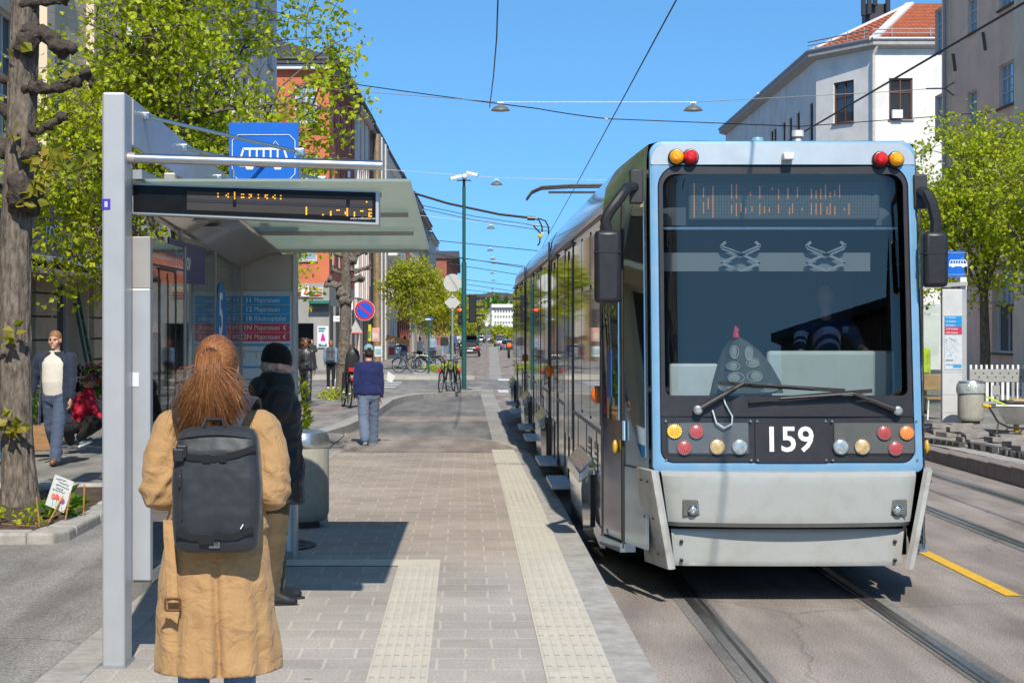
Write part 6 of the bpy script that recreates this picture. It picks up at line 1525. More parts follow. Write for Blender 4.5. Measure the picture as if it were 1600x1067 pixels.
class Face:
    """A vertical wall from A to B (ground points, seen from its right-hand side) that windows are cut into."""
    def __init__(s, A, B, z0, z1):
        s.A = V((A[0], A[1], 0)); s.B = V((B[0], B[1], 0)); s.z0, s.z1 = z0, z1
        s.L = (s.B - s.A).length; s.d = (s.B - s.A).normalized(); s.n = V((s.d.y, -s.d.x, 0))
        s.w = []
    def p(s, u, z, d=0.0): return s.A + s.d * u + s.n * d + V((0, 0, z))
    def uY(s, Y): return (Y - s.A.y) / s.d.y
    def uX(s, X): return (X - s.A.x) / s.d.x
    def win(s, u0, u1, z0, z1, **k): s.w.append((u0, u1, z0, z1, k)); return s
    def row(s, n, z0, z1, w_, m0=.6, m1=.6, **k):
        for i in range(n):
            c = m0 + (s.L - m0 - m1) * (i + .5) / n; s.win(c - w_ / 2, c + w_ / 2, z0, z1, **k)
        return s
    def wall(s, root, m, name='wall'):
        us = sorted({0, s.L} | {q for w_ in s.w for q in w_[:2] if 0 < q < s.L}); zv = sorted({s.z0, s.z1} | {q for w_ in s.w for q in w_[2:4] if s.z0 < q < s.z1})
        mb = MB()
        for a, b in zip(us, us[1:]):
            for c, d in zip(zv, zv[1:]):
                mu, mz = (a + b) / 2, (c + d) / 2
                if any(w_[0] < mu < w_[1] and w_[2] < mz < w_[3] for w_ in s.w): continue
                mb.face([s.p(a, c), s.p(b, c), s.p(b, d), s.p(a, d)])
        for u0, u1, z0, z1, k in s.w:                      # reveals
            de = -k.get('deep', .16)
            q = [(u0, z0), (u1, z0), (u1, z1), (u0, z1)]
            for (a, c), (b, d) in zip(q, q[1:] + q[:1]): mb.face([s.p(a, c), s.p(a, c, de), s.p(b, d, de), s.p(b, d)])
        return mb.build(name, m, root, True, fix=False)
    def windows(s, root, fm, pm, default=(2, 3), sill=None):
        for u0, u1, z0, z1, k in s.w:
            nu, nz = k.get('split', default); de = -k.get('deep', .16); f_ = k.get('fm', fm); w_ = k.get('bar', .06); mb = MB()
            def bar(a, c, b, d, t): mb.prism([s.p(a, c, de + .005), s.p(b, c, de + .005), s.p(b, d, de + .005), s.p(a, d, de + .005)], s.n * t)
            bar(u0, z0, u0 + w_, z1, .07); bar(u1 - w_, z0, u1, z1, .07); bar(u0 + w_, z0, u1 - w_, z0 + w_, .07); bar(u0 + w_, z1 - w_, u1 - w_, z1, .07)
            for i in range(1, nu): c = u0 + (u1 - u0) * i / nu; bar(c - w_ * .4, z0 + w_, c + w_ * .4, z1 - w_, .05)
            zz_ = k.get('zs') or [z0 + (z1 - z0) * i / nz for i in range(1, nz)]
            for c in zz_: bar(u0 + w_, c - w_ * .35, u1 - w_, c + w_ * .35, .04)
            fr = mb.build('window', f_, root, True)
            MB().face([s.p(u0, z0, de), s.p(u1, z0, de), s.p(u1, z1, de), s.p(u0, z1, de)]).build('pane', k.get('pm', pm), fr, True, fix=False)
            if sill: MB().prism([s.p(u0 - .06, z0 - .07, .003), s.p(u1 + .06, z0 - .07, .003), s.p(u1 + .06, z0 - .003, .003), s.p(u0 - .06, z0 - .003, .003)], s.n * .09).build('sill', sill, fr, True)
        return s
    def band(s, root, z0, z1, d, m, name='cornice', u0=0.0, u1=None):
        u1 = s.L if u1 is None else u1
        return MB().prism([s.p(u0, z0, .003), s.p(u1, z0, .003), s.p(u1, z1, .003), s.p(u0, z1, .003)], s.n * d).build(name, m, root, True)
def lface(Ya, Yb, z0, z1, off=0.0):      # left street frontage, normal towards the street (+x)
    return Face((LX(Ya) + off, Ya), (LX(Yb) + off, Yb), z0, z1)
def rface(Ya, Yb, z0, z1, off=0.0):      # right frontage, normal -x: run from far to near
    return Face((RX(Yb) + off, Yb), (RX(Ya) + off, Ya), z0, z1)
def hull(root, pts, z0, z1, m, name='rear_walls'):   # plain sides nobody sees closely
    mb = MB()
    for a, b in zip(pts, pts[1:]): mb.face([V((*a, z0)), V((*b, z0)), V((*b, z1)), V((*a, z1))])
    return mb.build(name, m, root, True, fix=False)
def gable_roof(root, Ya, Yb, zE, depth, rise, m, side=-1, over=.45, off=0.0):
    f = LX if side < 0 else RX
    a, b = f(Ya) - side * (over), f(Yb) - side * (over); mb = MB()
    mb.face([V((a + off, Ya, zE)), V((b + off, Yb, zE)), V((b + side * depth * .5, Yb, zE + rise)), V((a + side * depth * .5, Ya, zE + rise))])
    mb.face([V((a + side * depth * .5, Ya, zE + rise)), V((b + side * depth * .5, Yb, zE + rise)), V((b + side * depth, Yb, zE)), V((a + side * depth, Ya, zE))])
    mb.face([V((a + off, Ya, zE - .02)), V((b + off, Yb, zE - .02)), V((b + side * (over + .1), Yb, zE - .25)), V((a + side * (over + .1), Ya, zE - .25))])
    for Y, x in ((Ya, a), (Yb, b)): mb.face([V((x, Y, zE)), V((x + side * depth * .5, Y, zE + rise)), V((x + side * depth, Y, zE))])
    r_ = mb.build('roof', m, root, True, fix=False)
    MB().tube([V((a - side * .06, Ya, zE + .02)), V((b - side * .06, Yb, zE + .02))], .09, 8).build('gutter', darkmetal, r_, True)
    return r_
ww = mat('window_white', (.62, .63, .62), .6, 0, .04, 6); wbrown = mat('window_brown', (.12, .05, .035), .6, 0, .1, 6)
B = thing('stone_house', 'cream stone building with a flower shop and dark fascia behind the left footway', 'building', (LX(22), 22, 0))
creamst = render_('cream_stone', (.70, .59, .43)); rust = mat('rusticated_stone', (.50, .40, .28), .9, 0, .15, 3, .4, 30)
f1 = lface(-10, 36.4, -.3, 15.5)
for k in range(12):
    u = 1.5 + 3.7 * k
    for z in (5.0, 8.4, 11.8): f1.win(u, u + 1.25, z, z + 2.1)
f1.win(f1.uY(27.6), f1.uY(30.4), .1, 2.7, deep=.5, split=(2, 1)); f1.win(f1.uY(32.1), f1.uY(34.9), .1, 2.7, deep=.5, split=(2, 1)); f1.win(f1.uY(22.0), f1.uY(25.5), .1, 2.7, deep=.5, split=(2, 1))
f1.wall(B, creamst); f1.windows(B, ww, pane_sky, sill=creamst)
for k in range(13):
    u = .35 + 3.7 * k
    if u < f1.L - .5: f1.band(B, 4.5, 14.6, .16, creamst, 'pilaster', u, u + .55)
f1.band(B, 4.1, 4.5, .25, creamst, 'string_course'); f1.band(B, 14.7, 15.4, .5, creamst)
for Ya, Yb in ((26.4, 27.5), (30.5, 32.0), (35.0, 36.3)):
    for j in range(7): f1.band(B, -.1 + j * .42, .28 + j * .42, .10, rust, 'stone_block', f1.uY(Ya), f1.uY(Yb))
fs_ = f1.band(B, 3.05, 3.98, .30, mat('fascia_dark', (.075, .07, .07), .6, 0, .1, 3), 'shop_fascia', f1.uY(21), f1.uY(36.2))
f1.band(B, 2.96, 3.05, .32, whitep, 'fascia_trim', f1.uY(21), f1.uY(36.2))
text('shop_name', 'YoungSally', .80, facing(f1.p(f1.uY(31.55), 3.5, .315), f1.n), mat('letters_pale_blue', (.28, .42, .55), .6, 0, .1, 3), fs_, sx=.78, shear=.2, bold=.004)
aw = MB()
ya, yb = 27.0, 35.6
aw.prism([f1.p(f1.uY(ya), 2.88, .02), f1.p(f1.uY(yb), 2.88, .02), f1.p(f1.uY(yb), 2.62, .9), f1.p(f1.uY(ya), 2.62, .9)], V((0, 0, .04)))
aw.build('awning', mat('awning_brown', (.10, .075, .06), .8, 0, .15, 3), B, True)
hull(B, [(LX(36.4), 36.4), (LX(36.4) - 12, 36.4)], -.3, 15.5, creamst); gable_roof(B, -10, 36.4, 15.6, 12, 3.5, roofdark)
B = thing('grey_house', 'pale grey plastered house with tall windows half hidden by the lime tree', 'building', (LX(50), 50, 0))
pg = render_('pale_grey_render', (.66, .63, .57)); f2 = lface(36.5, 66, -.5, 15.5)
for z in (4.6, 8.0, 11.4): f2.row(9, z, z + 2.2, 1.3)
f2.row(5, .2, 3.0, 3.2, deep=.4, split=(2, 1)); f2.wall(B, pg); f2.windows(B, ww, pane_sky, sill=zinc); f2.band(B, 14.8, 15.4, .5, pg); f2.band(B, 3.6, 4.0, .2, pg, 'string_course')
e2 = Face((LX(66) - 13, 66), (LX(66), 66), -.5, 15.5); hull(B, [(LX(66), 66), (LX(66) - 13, 66)], -.5, 15.5, pg); gable_roof(B, 36.5, 66, 15.5, 13, 3.5, roofdark)
YO = 88.0; xo = PX(514.5, YO)
B = thing('orange_house', 'orange plastered corner house with a convenience store on the ground floor', 'building', (xo - 4, YO + 6, -.4))
orange = render_('orange_render', (.60, .17, .08)); dred = render_('dark_red_render', (.36, .09, .065)); greyst = render_('grey_base_stone', (.34, .325, .30))
zb0 = 4.05
fo = Face((xo - 9, YO), (xo, YO), zb0, 15.4)
for c in (PX(478, YO), PX(478, YO) - 3.0, PX(478, YO) - 6.0):
    for zt_ in (PZ(133, YO), PZ(133, YO) - 3.5, PZ(133, YO) - 7.0): fo.win(c - xo + 9 - .55, c - xo + 9 + .55, zt_ - 1.95, zt_)
fo.wall(B, orange); fo.windows(B, ww, pane_pale, sill=zinc)
fg = Face((xo - 9, YO), (xo, YO), -.6, zb0)
dx = xo - 9
fg.win(PX(462, YO) - dx - 1.0, PX(490, YO) - dx, -.55, PZ(505, YO), deep=.8, split=(2, 1), fm=mat('shop_green', (.01, .10, .06), .5, 0, .1, 5))
fg.wall(B, greyst, 'shop_front'); fg.windows(B, zinc, mat('dark_doorway', (.01, .012, .012), .2, 0, 0))
fs1 = Face((xo, YO), (LX(104), 104), zb0, 15.4)
for z in (5.0, 8.6, 12.0): fs1.row(4, z, z + 2.0, 1.4, split=(2, 2))
fs1.wall(B, dred, 'street_wall'); fs1.windows(B, ww, pane_sky)
fs0 = Face((xo, YO), (LX(104), 104), -.6, zb0); fs0.row(4, -.3, 2.6, 2.4, deep=.3, split=(3, 1)); fs0.wall(B, greyst, 'shop_front'); fs0.windows(B, zinc, pane_sky)
for k in range(9): fs0.band(B, -.4, 2.9, .12, zinc if k % 2 else darkmetal, 'shop_pillar', .4 + k * 1.75, .62 + k * 1.75)
hull(B, [(xo - 9, YO + 16), (xo - 9, YO)], -.6, 15.4, orange)
mb = MB(); ov = .55
A_, B_, C_, D_ = V((xo - 9, YO - ov, 15.4)), V((xo + ov, YO - ov, 15.4)), V((LX(104) + ov, 104, 15.4)), V((LX(104) - 10, 104, 15.4))
mb.face([A_, B_, V((xo - 4, YO + 4, 17.4)), V((xo - 9, YO + 4, 17.4))]); mb.face([B_, C_, V((LX(104) - 4, 104, 17.4)), V((xo - 4, YO + 4, 17.4))]); mb.face([A_ - V((0, 0, .25)), B_ - V((0, 0, .25)), C_ - V((0, 0, .25)), D_ - V((0, 0, .25))])
mb.rings([[A_ - V((0, 0, .25)), B_ - V((0, 0, .25)), C_ - V((0, 0, .25))], [A_, B_, C_]], cap=False, close=False)
rf = mb.build('roof', roofdark, B, True, fix=False); MB().tube([A_, B_, C_], .10, 8).build('gutter', darkmetal, rf, True)
fo.band(B, 14.9, 15.12, .4, whitep); fs1.band(B, 14.6, 15.12, .42, mat('cornice_brown', (.22, .17, .13), .8, 0, .1, 3))
def fr(x0, x1, y0, y1, m, name, d=.05, par=B): return MB().box(PX(x0, YO), PX(x1, YO), YO - d, YO - .004, PZ(y1, YO), PZ(y0, YO)).build(name, m, par, True)
sgn_ = fr(440, 505, 449, 465, mat('store_sign_cream', (.55, .53, .46), .6, 0, .05, 3), 'store_sign', .08)
for y0, y1, c in ((451, 453.5, (.70, .30, .03)), (456, 458.5, (.02, .10, .05)), (460, 463.5, (.40, .02, .02))): fr(441, 503, y0, y1, mat('stripe_%d' % int(y0), c, .5, 0, .05, 6), 'store_stripe', .10, sgn_)
pl_ = fr(471, 483.5, 447, 463.5, whitep, 'store_plate', .14)
text('numeral', '7', .52, facing(V((PX(477.5, YO), YO - .145, PZ(455.5, YO))), (0, -1, 0)), mat('numeral_orange', (.75, .13, .02), .5, 0, .05, 8), pl_, bold=.02)
fr(484, 516, 470, 474.5, mat('awning_green', (.02, .16, .11), .7, 0, .1, 6), 'awning', .7); fr(484, 513, 477, 487, mat('store_grey_panel', (.16, .155, .15), .7, 0, .1, 5), 'fascia_panel', .06)
po = fr(496, 513.5, 509.5, 543, whitep, 'poster', .10)
fr(498, 511, 537, 541.5, mat('poster_teal', (.02, .20, .22), .5, 0, .1, 6), 'poster_base', .115, po)
fr(498, 509, 512, 514.5, mat('poster_teal', (.02, .2, .22), .5, 0), 'poster_headline', .115, po); fr(498, 507, 516, 518, mat('poster_teal', (.02, .2, .22), .5, 0), 'poster_headline', .115, po)
q = V((PX(504.5, YO), YO - .115, 0))
MB().prism([V((PX(x, YO), YO - .115, PZ(y, YO))) for x, y in ((501, 533), (509, 533), (508, 528), (506.5, 524), (504.7, 519), (503, 524), (502, 528))], V((0, .006, 0))).build('poster_ice_cream', mat('poster_magenta', (.60, .02, .35), .5, 0, .1, 8), po, True)
fr(502, 508.5, 533, 539, mat('poster_cup', (.6, .7, .75), .5, 0), 'poster_cup', .12, po)
for (px, py, w_, h_, Y, cap, lab, m_) in ((531, 498, 20, 9, 84.5, 'Tannlege', 'white rectangular shop sign hung from a bracket by the corner', whitep), (548, 476, 8, 16, 91, '7', 'small white store sign with an orange numeral projecting over the street', whitep)):
    t = thing('shop_sign', lab, 'sign', P(px, py, Y)); s_ = Y / F
    b_ = MB().box(-w_ * s_ / 2, w_ * s_ / 2, -.08, .08, -h_ * s_ / 2, h_ * s_ / 2).build('sign_box', m_, t, False)
    text('sign_text', cap, .13 if len(cap) > 2 else .42, facing(V((0, -.082, 0)), (0, -1, 0)), ink if len(cap) > 2 else MATS['numeral_orange'], t, world=False)
    MB().bar((-w_ * s_ / 2, .02, h_ * s_ / 2 + .05), (-w_ * s_ / 2 - .7, .02, h_ * s_ / 2 + .05), .04, .04).build('bracket', darkmetal, t, False)
def frontage(name, label, Ya, Yb, h, m, rows, n, w_, hh, fm=ww, pm=pane_sky, base=None, roofm=roofdark, rise=2.2, cat='building', dorm=0, split=(2, 2), bands=(), rz_=None):
    z0 = zs(Ya) - .6; B = thing(name, label, cat, (LX((Ya + Yb) / 2), (Ya + Yb) / 2, z0)); f = lface(Ya, Yb, z0, h)
    for z in rows: f.row(n, z, z + hh, w_, split=split)
    f.row(max(2, n - 2), z0 + .5, 2.6, 2.2, deep=.3, split=(1, 1)); f.wall(B, m); f.windows(B, fm, pm)
    hull(B, [(LX(Ya) - 12, Ya), (LX(Ya), Ya)], z0, h, m, 'end_wall'); hull(B, [(LX(Yb), Yb), (LX(Yb) - 12, Yb)], z0, h, m, 'end_wall')
    f.band(B, h - .5, h - .1, .42, base or m); f.band(B, 3.0, 3.5, .15, base or m, 'string_course')
    r_ = gable_roof(B, Ya, Yb, h, 12, rise, roofm)
    for k in range(dorm):
        Y = Ya + (Yb - Ya) * (k + .5) / dorm; x = LX(Y) - .9
        d_ = MB().box(x - 2, x, Y - .7, Y + .7, h + .1, h + 1.9).build('dormer', zinc, r_, True)
        MB().face([V((x + .01, Y - .5, h + .4)), V((x + .01, Y + .5, h + .4)), V((x + .01, Y + .5, h + 1.6)), V((x + .01, Y - .5, h + 1.6))]).build('dormer_pane', pane_sky, d_, True)
    return B, f
B, f = frontage('terrace_house', 'narrow house with pink and white upright stripes after the orange corner', 104.2, 115, 15.4, render_('pink_white_render', (.66, .48, .40)), (4.6, 8.0, 11.4), 3, 1.3, 2.1, dorm=1)
for k in range(6): f.band(B, 3.6, 14.8, .22, whitep if k % 2 == 0 else MATS['pink_white_render'], 'pilaster', .3 + k * 1.75, .95 + k * 1.75)
B, f = frontage('terrace_house', 'dark grey house with tall bronze pipes on its front', 115.2, 130, 15.3, render_('dark_grey_render', (.26, .26, .255)), (4.6, 8.0, 11.4), 4, 1.3, 2.0, dorm=1)
bronze = mat('bronze_clad', (.50, .34, .19), .35, .6, .2, 3)
for k, u in enumerate((1.2, 3.2, 5.4, 7.6, 11)): MB().tube([f.p(u, -.5, .55), f.p(u, 14.8, .55)], .28 if k < 4 else .2, 12).build('facade_column', bronze if k % 2 == 0 else whitep, B, True, smooth=True)
B, f = frontage('terrace_house', 'white modern house with even rows of dark windows', 130.2, 152, 15.2, render_('white_render', (.78, .77, .74)), (4.4, 7.6, 10.8), 8, 1.6, 1.9, fm=darkmetal, dorm=0, rise=1.0)
for z in (4.1, 7.3): MB().box(f.p(2, 0).x + .003, f.p(2, 0).x + 1.1, 132, 150, z, z + .9).build('balcony', whitep, B, True)
frontage('terrace_house', 'red brick house above the young street trees', 152.2, 176, 15.4, mat('red_brick', (.30, .085, .055), .9, 0, .2, 2, .3, 20), (4.6, 8.0, 11.4), 8, 1.2, 2.0, dorm=2)
frontage('terrace_house', 'pale stone house with white dormers further up the street', 176.2, 200, 15.6, render_('pale_stone', (.48, .45, .40)), (4.6, 8.0, 11.4), 8, 1.2, 2.0, dorm=2, roofm=zinc)
frontage('terrace_house', 'brown house with a white cornice far up the left side', 200.2, 232, 15.3, render_('brown_render', (.30, .22, .17)), (4.6, 8.0, 11.4), 9, 1.2, 2.0, dorm=2)
frontage('terrace_house', 'last tall house before the lower red one', 232.2, 264, 14.6, render_('light_grey_render', (.46, .45, .43)), (4.4, 7.6, 10.8), 9, 1.2, 2.0, dorm=1, roofm=zinc)
B, f = frontage('terrace_house', 'far red house with a dark projecting roof edge', 330, 420, 15.0, mat('far_red_brick', (.32, .10, .06), .9, 0, .2, 2), (4.4, 7.6, 10.8), 10, 1.4, 2.0)
MB().box(LX(330) - 12, LX(420) + 1.2, 329.5, 420, 15.0, 16.4).build('roof_edge', roofdark, B, True); MB().box(LX(330) - 12, LX(420) - 3.5, 329.4, 415, 16.4, 19.0).build('roof_storey', whitep, B, True)
B = thing('beige_house', 'beige plastered house with white barred windows behind the right hand stop', 'building', (RX(50), 50, 0))
beige = render_('beige_render', (.95, .61, .42)); fb = rface(20, 68.3, -.4, 17.6)
def rY(px): return 2700 * 18 / (px - VX - 2700 * .0137)
for (pxa, pxb, yt, yb_) in ((1461, 1481, 10.5, 80), (1512, 1526, -3, 52), (1561, 1587, 97, 165)):
    Y0, Y1 = rY(pxa), rY(pxb); Ym = (Y0 + Y1) / 2
    zt_, zb_ = PZ(yt, Ym), PZ(yb_, Ym)
    for dz in (0, -3.45, 3.45, -6.9):
        if zt_ + dz < 17.2 and zb_ + dz > .5: fb.win(fb.uY(Y0), fb.uY(Y1), zb_ + dz, zt_ + dz, split=(3 if pxa != 1512 else 2, 3), bar=.05)
Ya, Yb_ = rY(1550), rY(1582); fb.win(fb.uY(Ya), fb.uY(Yb_), .9, 3.6, split=(2, 1), deep=.3, fm=whitep, pm=pane_sky)
for Y0 in (46, 41.5, 37, 32, 27):
    for z in (2.2, 5.7, 9.2, 12.7): fb.win(fb.uY(Y0), fb.uY(Y0 - 1.5), z, z + 1.75, split=(3, 3), bar=.05)
fb.wall(B, beige); fb.windows(B, ww, pane_pale, sill=mat('sill_brown', (.14, .08, .06), .8, 0, .1, 5))
fb.band(B, -.3, 17.0, .10, render_('beige_quoin', (.86, .68, .48)), 'corner_strip', .0, 1.0)
fb.band(B, 17.0, 17.6, .5, mat('eaves_brown', (.11, .075, .06), .8, 0, .1, 4), 'eaves')
fb.band(B, -.3, 17.0, .12, MATS['beige_quoin'], 'corner_strip', fb.uY(rY(1590)) if rY(1590) > 20 else 30, (fb.uY(rY(1590)) + 1.2))
MB().tube([fb.p(.9, 0, .22), fb.p(.9, 16.3, .22), fb.p(.7, 16.9, .5)], .07, 8).build('downpipe', mat('downpipe_beige', (.40, .32, .26), .6, 0, .1, 6), B, True)
hull(B, [(RX(68.3) + 14, 68.3), (RX(68.3), 68.3)], -.4, 17.6, beige, 'end_wall')
gable_roof(B, 20, 68.3, 17.6, 14, 4, mat('roof_tile_red', (.40, .10, .045), .8, 0, .2, 3), 1)
an = mat('wall_tie_iron', (.16, .11, .07), .7, .3, .2, 10)
for px, py in ((1493, 98), (1540, 65)):
    Y = rY(px); u = fb.uY(Y); z = PZ(py, Y); MB().bar(fb.p(u - .15, z + .35, .06), fb.p(u + .15, z - .35, .06), .10, .05).build('wall_tie', an, B, True)
B = thing('white_house', 'white plastered corner house with red tiled hipped roof and brown windows', 'building', (20.5, 95, 0))
wr = render_('white_plaster', (.78, .75, .69)); zE = 16.9
pA, pB, pC, pD = (PX(1134, 132), 132), (PX(1275, 95), 95), (PX(1367, 91.0), 91.0), (PX(1367, 91) + 14, 91.0)
fa = Face(pA, pB, -.6, zE)
for px in (1267.5, 1247, 1235, 1225, 1211, 1206):
    sx_ = (px - VX) / F; Ax, Ay, dx_, dy_ = fa.A.x, fa.A.y, fa.d.x, fa.d.y
    u = (Ax - sx_ * Ay) / (sx_ * dy_ - dx_)
    for z in (12.2, 8.8, 5.4): fa.win(u - .55, u + .55, z, z + 2.1)
fa.wall(B, wr); fa.windows(B, wbrown, pane_sky, (2, 2))
fc = Face(pB, pC, -.6, zE); k_ = fc.L / (1367 - 1275)
zt_, zb_ = PZ(127, 93), PZ(192, 93)
fc.win((1303 - 1275) * k_, (1335 - 1275) * k_, zb_, zt_, zs=[zb_ + (zt_ - zb_) * .64], split=(2, 1), bar=.09); fc.win((1303 - 1275) * k_, (1335 - 1275) * k_, zb_ - 3.6, zt_ - 3.6, split=(2, 2))
fc.wall(B, wr); fc.windows(B, wbrown, pane_sky, sill=zinc)
fd = Face(pC, pD, -.6, zE); kx = 91.0 / F
zt2, zb2 = PZ(122.5, 91), PZ(187, 91)
for off in (0, 3.2, 6.4):
    fd.win((1389 - 1367) * kx + off, (1426 - 1367) * kx + off, zb2, zt2, zs=[zb2 + (zt2 - zb2) * .66], split=(2, 1), bar=.09); fd.win((1389 - 1367) * kx + off, (1426 - 1367) * kx + off, zb2 - 3.6, zt2 - 3.6)
fd.wall(B, wr); fd.windows(B, wbrown, pane_sky, sill=zinc)
def rooftile():
    m = mat('red_roof_tiles', (.46, .115, .04), .8, 0, .25, 3)
    n, l = nt(m); b = n['Principled BSDF']; tc = n.new('ShaderNodeTexCoord'); wv = n.new('ShaderNodeTexWave'); wv.inputs['Scale'].default_value = 1.1; wv.bands_direction = 'Z'; l.new(tc.outputs['Object'], wv.inputs['Vector'])
    w2 = n.new('ShaderNodeTexWave'); w2.inputs['Scale'].default_value = 1.3; w2.bands_direction = 'X'; l.new(tc.outputs['Object'], w2.inputs['Vector'])
    ad = n.new('ShaderNodeMath'); ad.operation = 'ADD'; l.new(wv.outputs['Fac'], ad.inputs[0]); l.new(w2.outputs['Fac'], ad.inputs[1])
    bp = n.new('ShaderNodeBump'); bp.inputs['Strength'].default_value = .9; bp.inputs['Distance'].default_value = .12; l.new(ad.outputs[0], bp.inputs['Height']); l.new(bp.outputs[0], b.inputs['Normal']); return m
rt = rooftile()
ov = .5
eA = V((pA[0] - ov, pA[1], zE)); eB = V((pB[0] - ov, pB[1] - .35, zE)); eC = V((pC[0] - .2, pC[1] - ov, zE)); eD = V((pD[0], pD[1] - ov, zE))
zR = PZ(6, 97); R1 = V((PX(1422, 97), 97, zR)); R2 = V((eA.x + 8, 132, zR)); R3 = V((pD[0], 97, zR))
mb = MB(); mb.face([eA, eB, R1, R2]); mb.face([eB, eC, R1]); mb.face([eC, eD, R3, R1])
rf = mb.build('roof', rt, B, True, fix=False)
mb = MB(); dn = V((0, 0, -.3)); mb.face([eA + dn, eB + dn, V((*pB, zE - .45)), V((*pA, zE - .45))]); mb.face([eB + dn, eC + dn, V((*pC, zE - .45)), V((*pB, zE - .45))]); mb.face([eC + dn, eD + dn, V((*pD, zE - .45)), V((*pC, zE - .45))])
mb.rings([[eA, eB, eC, eD], [eA + dn, eB + dn, eC + dn, eD + dn]], cap=False, close=False); mb.build('eaves', mat('eaves_pale', (.40, .38, .35), .8, 0, .1, 3), B, True, fix=False)
MB().tube([eA, eB, eC, eD], .10, 8).build('gutter', zinc, rf, True)
MB().bar(eB, R1, .5, .12).build('hip_flashing', whitep, rf, True); MB().bar(eC, R1, .45, .14).build('hip_flashing', whitep, rf, True); MB().bar(eA.lerp(eB, .55), eA.lerp(eB, .30) + V((3, 0, 1.6)), .5, .1).build('snow_flashing', whitep, rf, True)
mb = MB()
for a, b, n_ in ((eB, eC, 4), (eC, eD, 7)):
    for k in range(n_): q = a.lerp(b, (k + .5) / n_) + V((.05, .35, .18)); mb.bar(q, q + V((0, 0, .5)), .05, .05)
    mb.tube([a + V((.05, .35, .55)), b + V((.05, .35, .55))], .035, 6); mb.tube([a + V((.05, .35, .35)), b + V((.05, .35, .35))], .03, 6)
mb.build('snow_guard', zinc, rf, True)
MB().tube([V((pC[0] - .1, pC[1] - .15, -.4)), V((pC[0] - .1, pC[1] - .15, zE - .8)), V((pC[0] + .1, pC[1] - .45, zE - .1))], .09, 8).build('downpipe', mat('downpipe_cream', (.55, .52, .45), .6, 0, .1, 6), B, True)
MB().box(PX(1394, 90.8), PX(1410, 90.8), 90.7, 90.95, PZ(185, 90.8), PZ(172, 90.8)).build('window_box', whitep, B, True)
ant = thing('antenna_mast', 'black cluster of mobile phone antennas on the white house roof', 'antenna', P(1364, 30, 99))
MB().box(PX(1350, 99), PX(1384, 99), 98.6, 99.6, PZ(38, 99), PZ(8, 99)).build('mast_base', darkmetal, ant, True, bevel=.05)
for px, y0, y1 in ((1345, -14, 26), (1354, -14, 24), (1363, -16, 10), (1383, -14, 20)): MB().box(PX(px, 98.4), PX(px + 7, 98.4), 98.2, 98.4, PZ(y1, 98.4), PZ(y0, 98.4)).build('antenna_panel', blackp, ant, True, bevel=.03)
B = thing('dark_house', 'lower dark roofed house beyond the white corner house', 'building', (21, 150, 0)); f = Face((PX(1092, 190), 190), (PX(1133, 133), 133), -1, 15.2)
for z in (11.0, 7.6, 4.2): f.row(9, z, z + 2, 1.2)
f.wall(B, render_('grey_brown_render', (.30, .27, .26))); f.windows(B, wbrown, pane_sky); mb = MB(); mb.face([f.p(0, 15.2, .5), f.p(f.L, 15.2, .5), f.p(f.L, 18, -4), f.p(0, 18, -4)]); mb.build('roof', roofdark, B, True, fix=False); f.band(B, 14.8, 15.15, .45, darkmetal)
MB().bar(f.p(f.L - 2, 16.6, -1.6), f.p(2, 16.6, -1.6), 1.2, .1).build('roof_flashing', whitep, B, True)
Yf = 640.0
B = thing('office_block', 'far white flat roofed office block at the end of the street', 'building', (PX(790, Yf), Yf, -7)); ow = mat('office_white', (.70, .68, .60), .8, 0, .05, .2)
fo2 = Face((PX(768, Yf), Yf), (PX(812, Yf), Yf), -7, PZ(475, Yf))
for i in range(9):
    for y0 in (485, 493.5, 502.5, 511): x = PX(772.5 + i * 4.4, Yf) - PX(768, Yf); fo2.win(x, x + .62, PZ(y0 + 3.6, Yf), PZ(y0, Yf), deep=.2, split=(2, 1), fm=ow)
fo2.wall(B, ow); fo2.windows(B, ow, pane_sky); fo2.band(B, PZ(482, Yf), PZ(480.6, Yf), .8, darkmetal, 'cornice'); hull(B, [(PX(768, Yf), Yf + 30), (PX(768, Yf), Yf)], -7, PZ(475, Yf), ow)
MB().face([V((PX(768, Yf), Yf, PZ(475, Yf))), V((PX(812, Yf), Yf, PZ(475, Yf))), V((PX(812, Yf), Yf + 30, PZ(475, Yf))), V((PX(768, Yf), Yf + 30, PZ(475, Yf)))]).build('roof', roofdark, B, True, fix=False)
hillm = mat('wooded_hill', (.055, .075, .035), .95, 0, .6, .06, col2=(.12, .13, .10))
def hillf(u, v):
    x = -200 + 420 * u; y = 900 + 500 * v
    return V((x, y, -10 + 34 * sin(min(1, v * 1.3) * pi / 2) * (1 + .18 * noise.noise(V((x * .02, y * .004, 0)))) + 2.5 * noise.noise(V((x * .12, y * .03, 1)))))
struct(MB().grid(hillf, 120, 24).build('hill', hillm, smooth='all', fix=False))
rr = random.Random(77); proto = None
for k in range(14):
    px = 738 + k * 4.8 + rr.uniform(-2, 2); Y = rr.uniform(800, 930); py = rr.uniform(470, 494)
    lab = 'tiny house among trees on the far hillside'
    if proto is None:
        proto = thing('hillside_house', lab, 'house', P(px, py, Y), 0, 'houses on the far hillside')
        MB().box(-3, 3, -3, 3, -4, 2.4).build('wall', mat('hill_house_wall', (.5, .45, .4), .9, 0, .3, .05), proto, False)
        MB().prism([V((-3.4, -3.4, 2.4)), V((3.4, -3.4, 2.4)), V((0, -3.4, 4.6))], V((0, 6.8, 0))).build('roof', mat('hill_house_roof', (.12, .085, .075), .9, 0, .4, .05), proto, False)
    else: dup(proto, P(px, py, Y), rr.uniform(0, 1.5))
proto2 = None
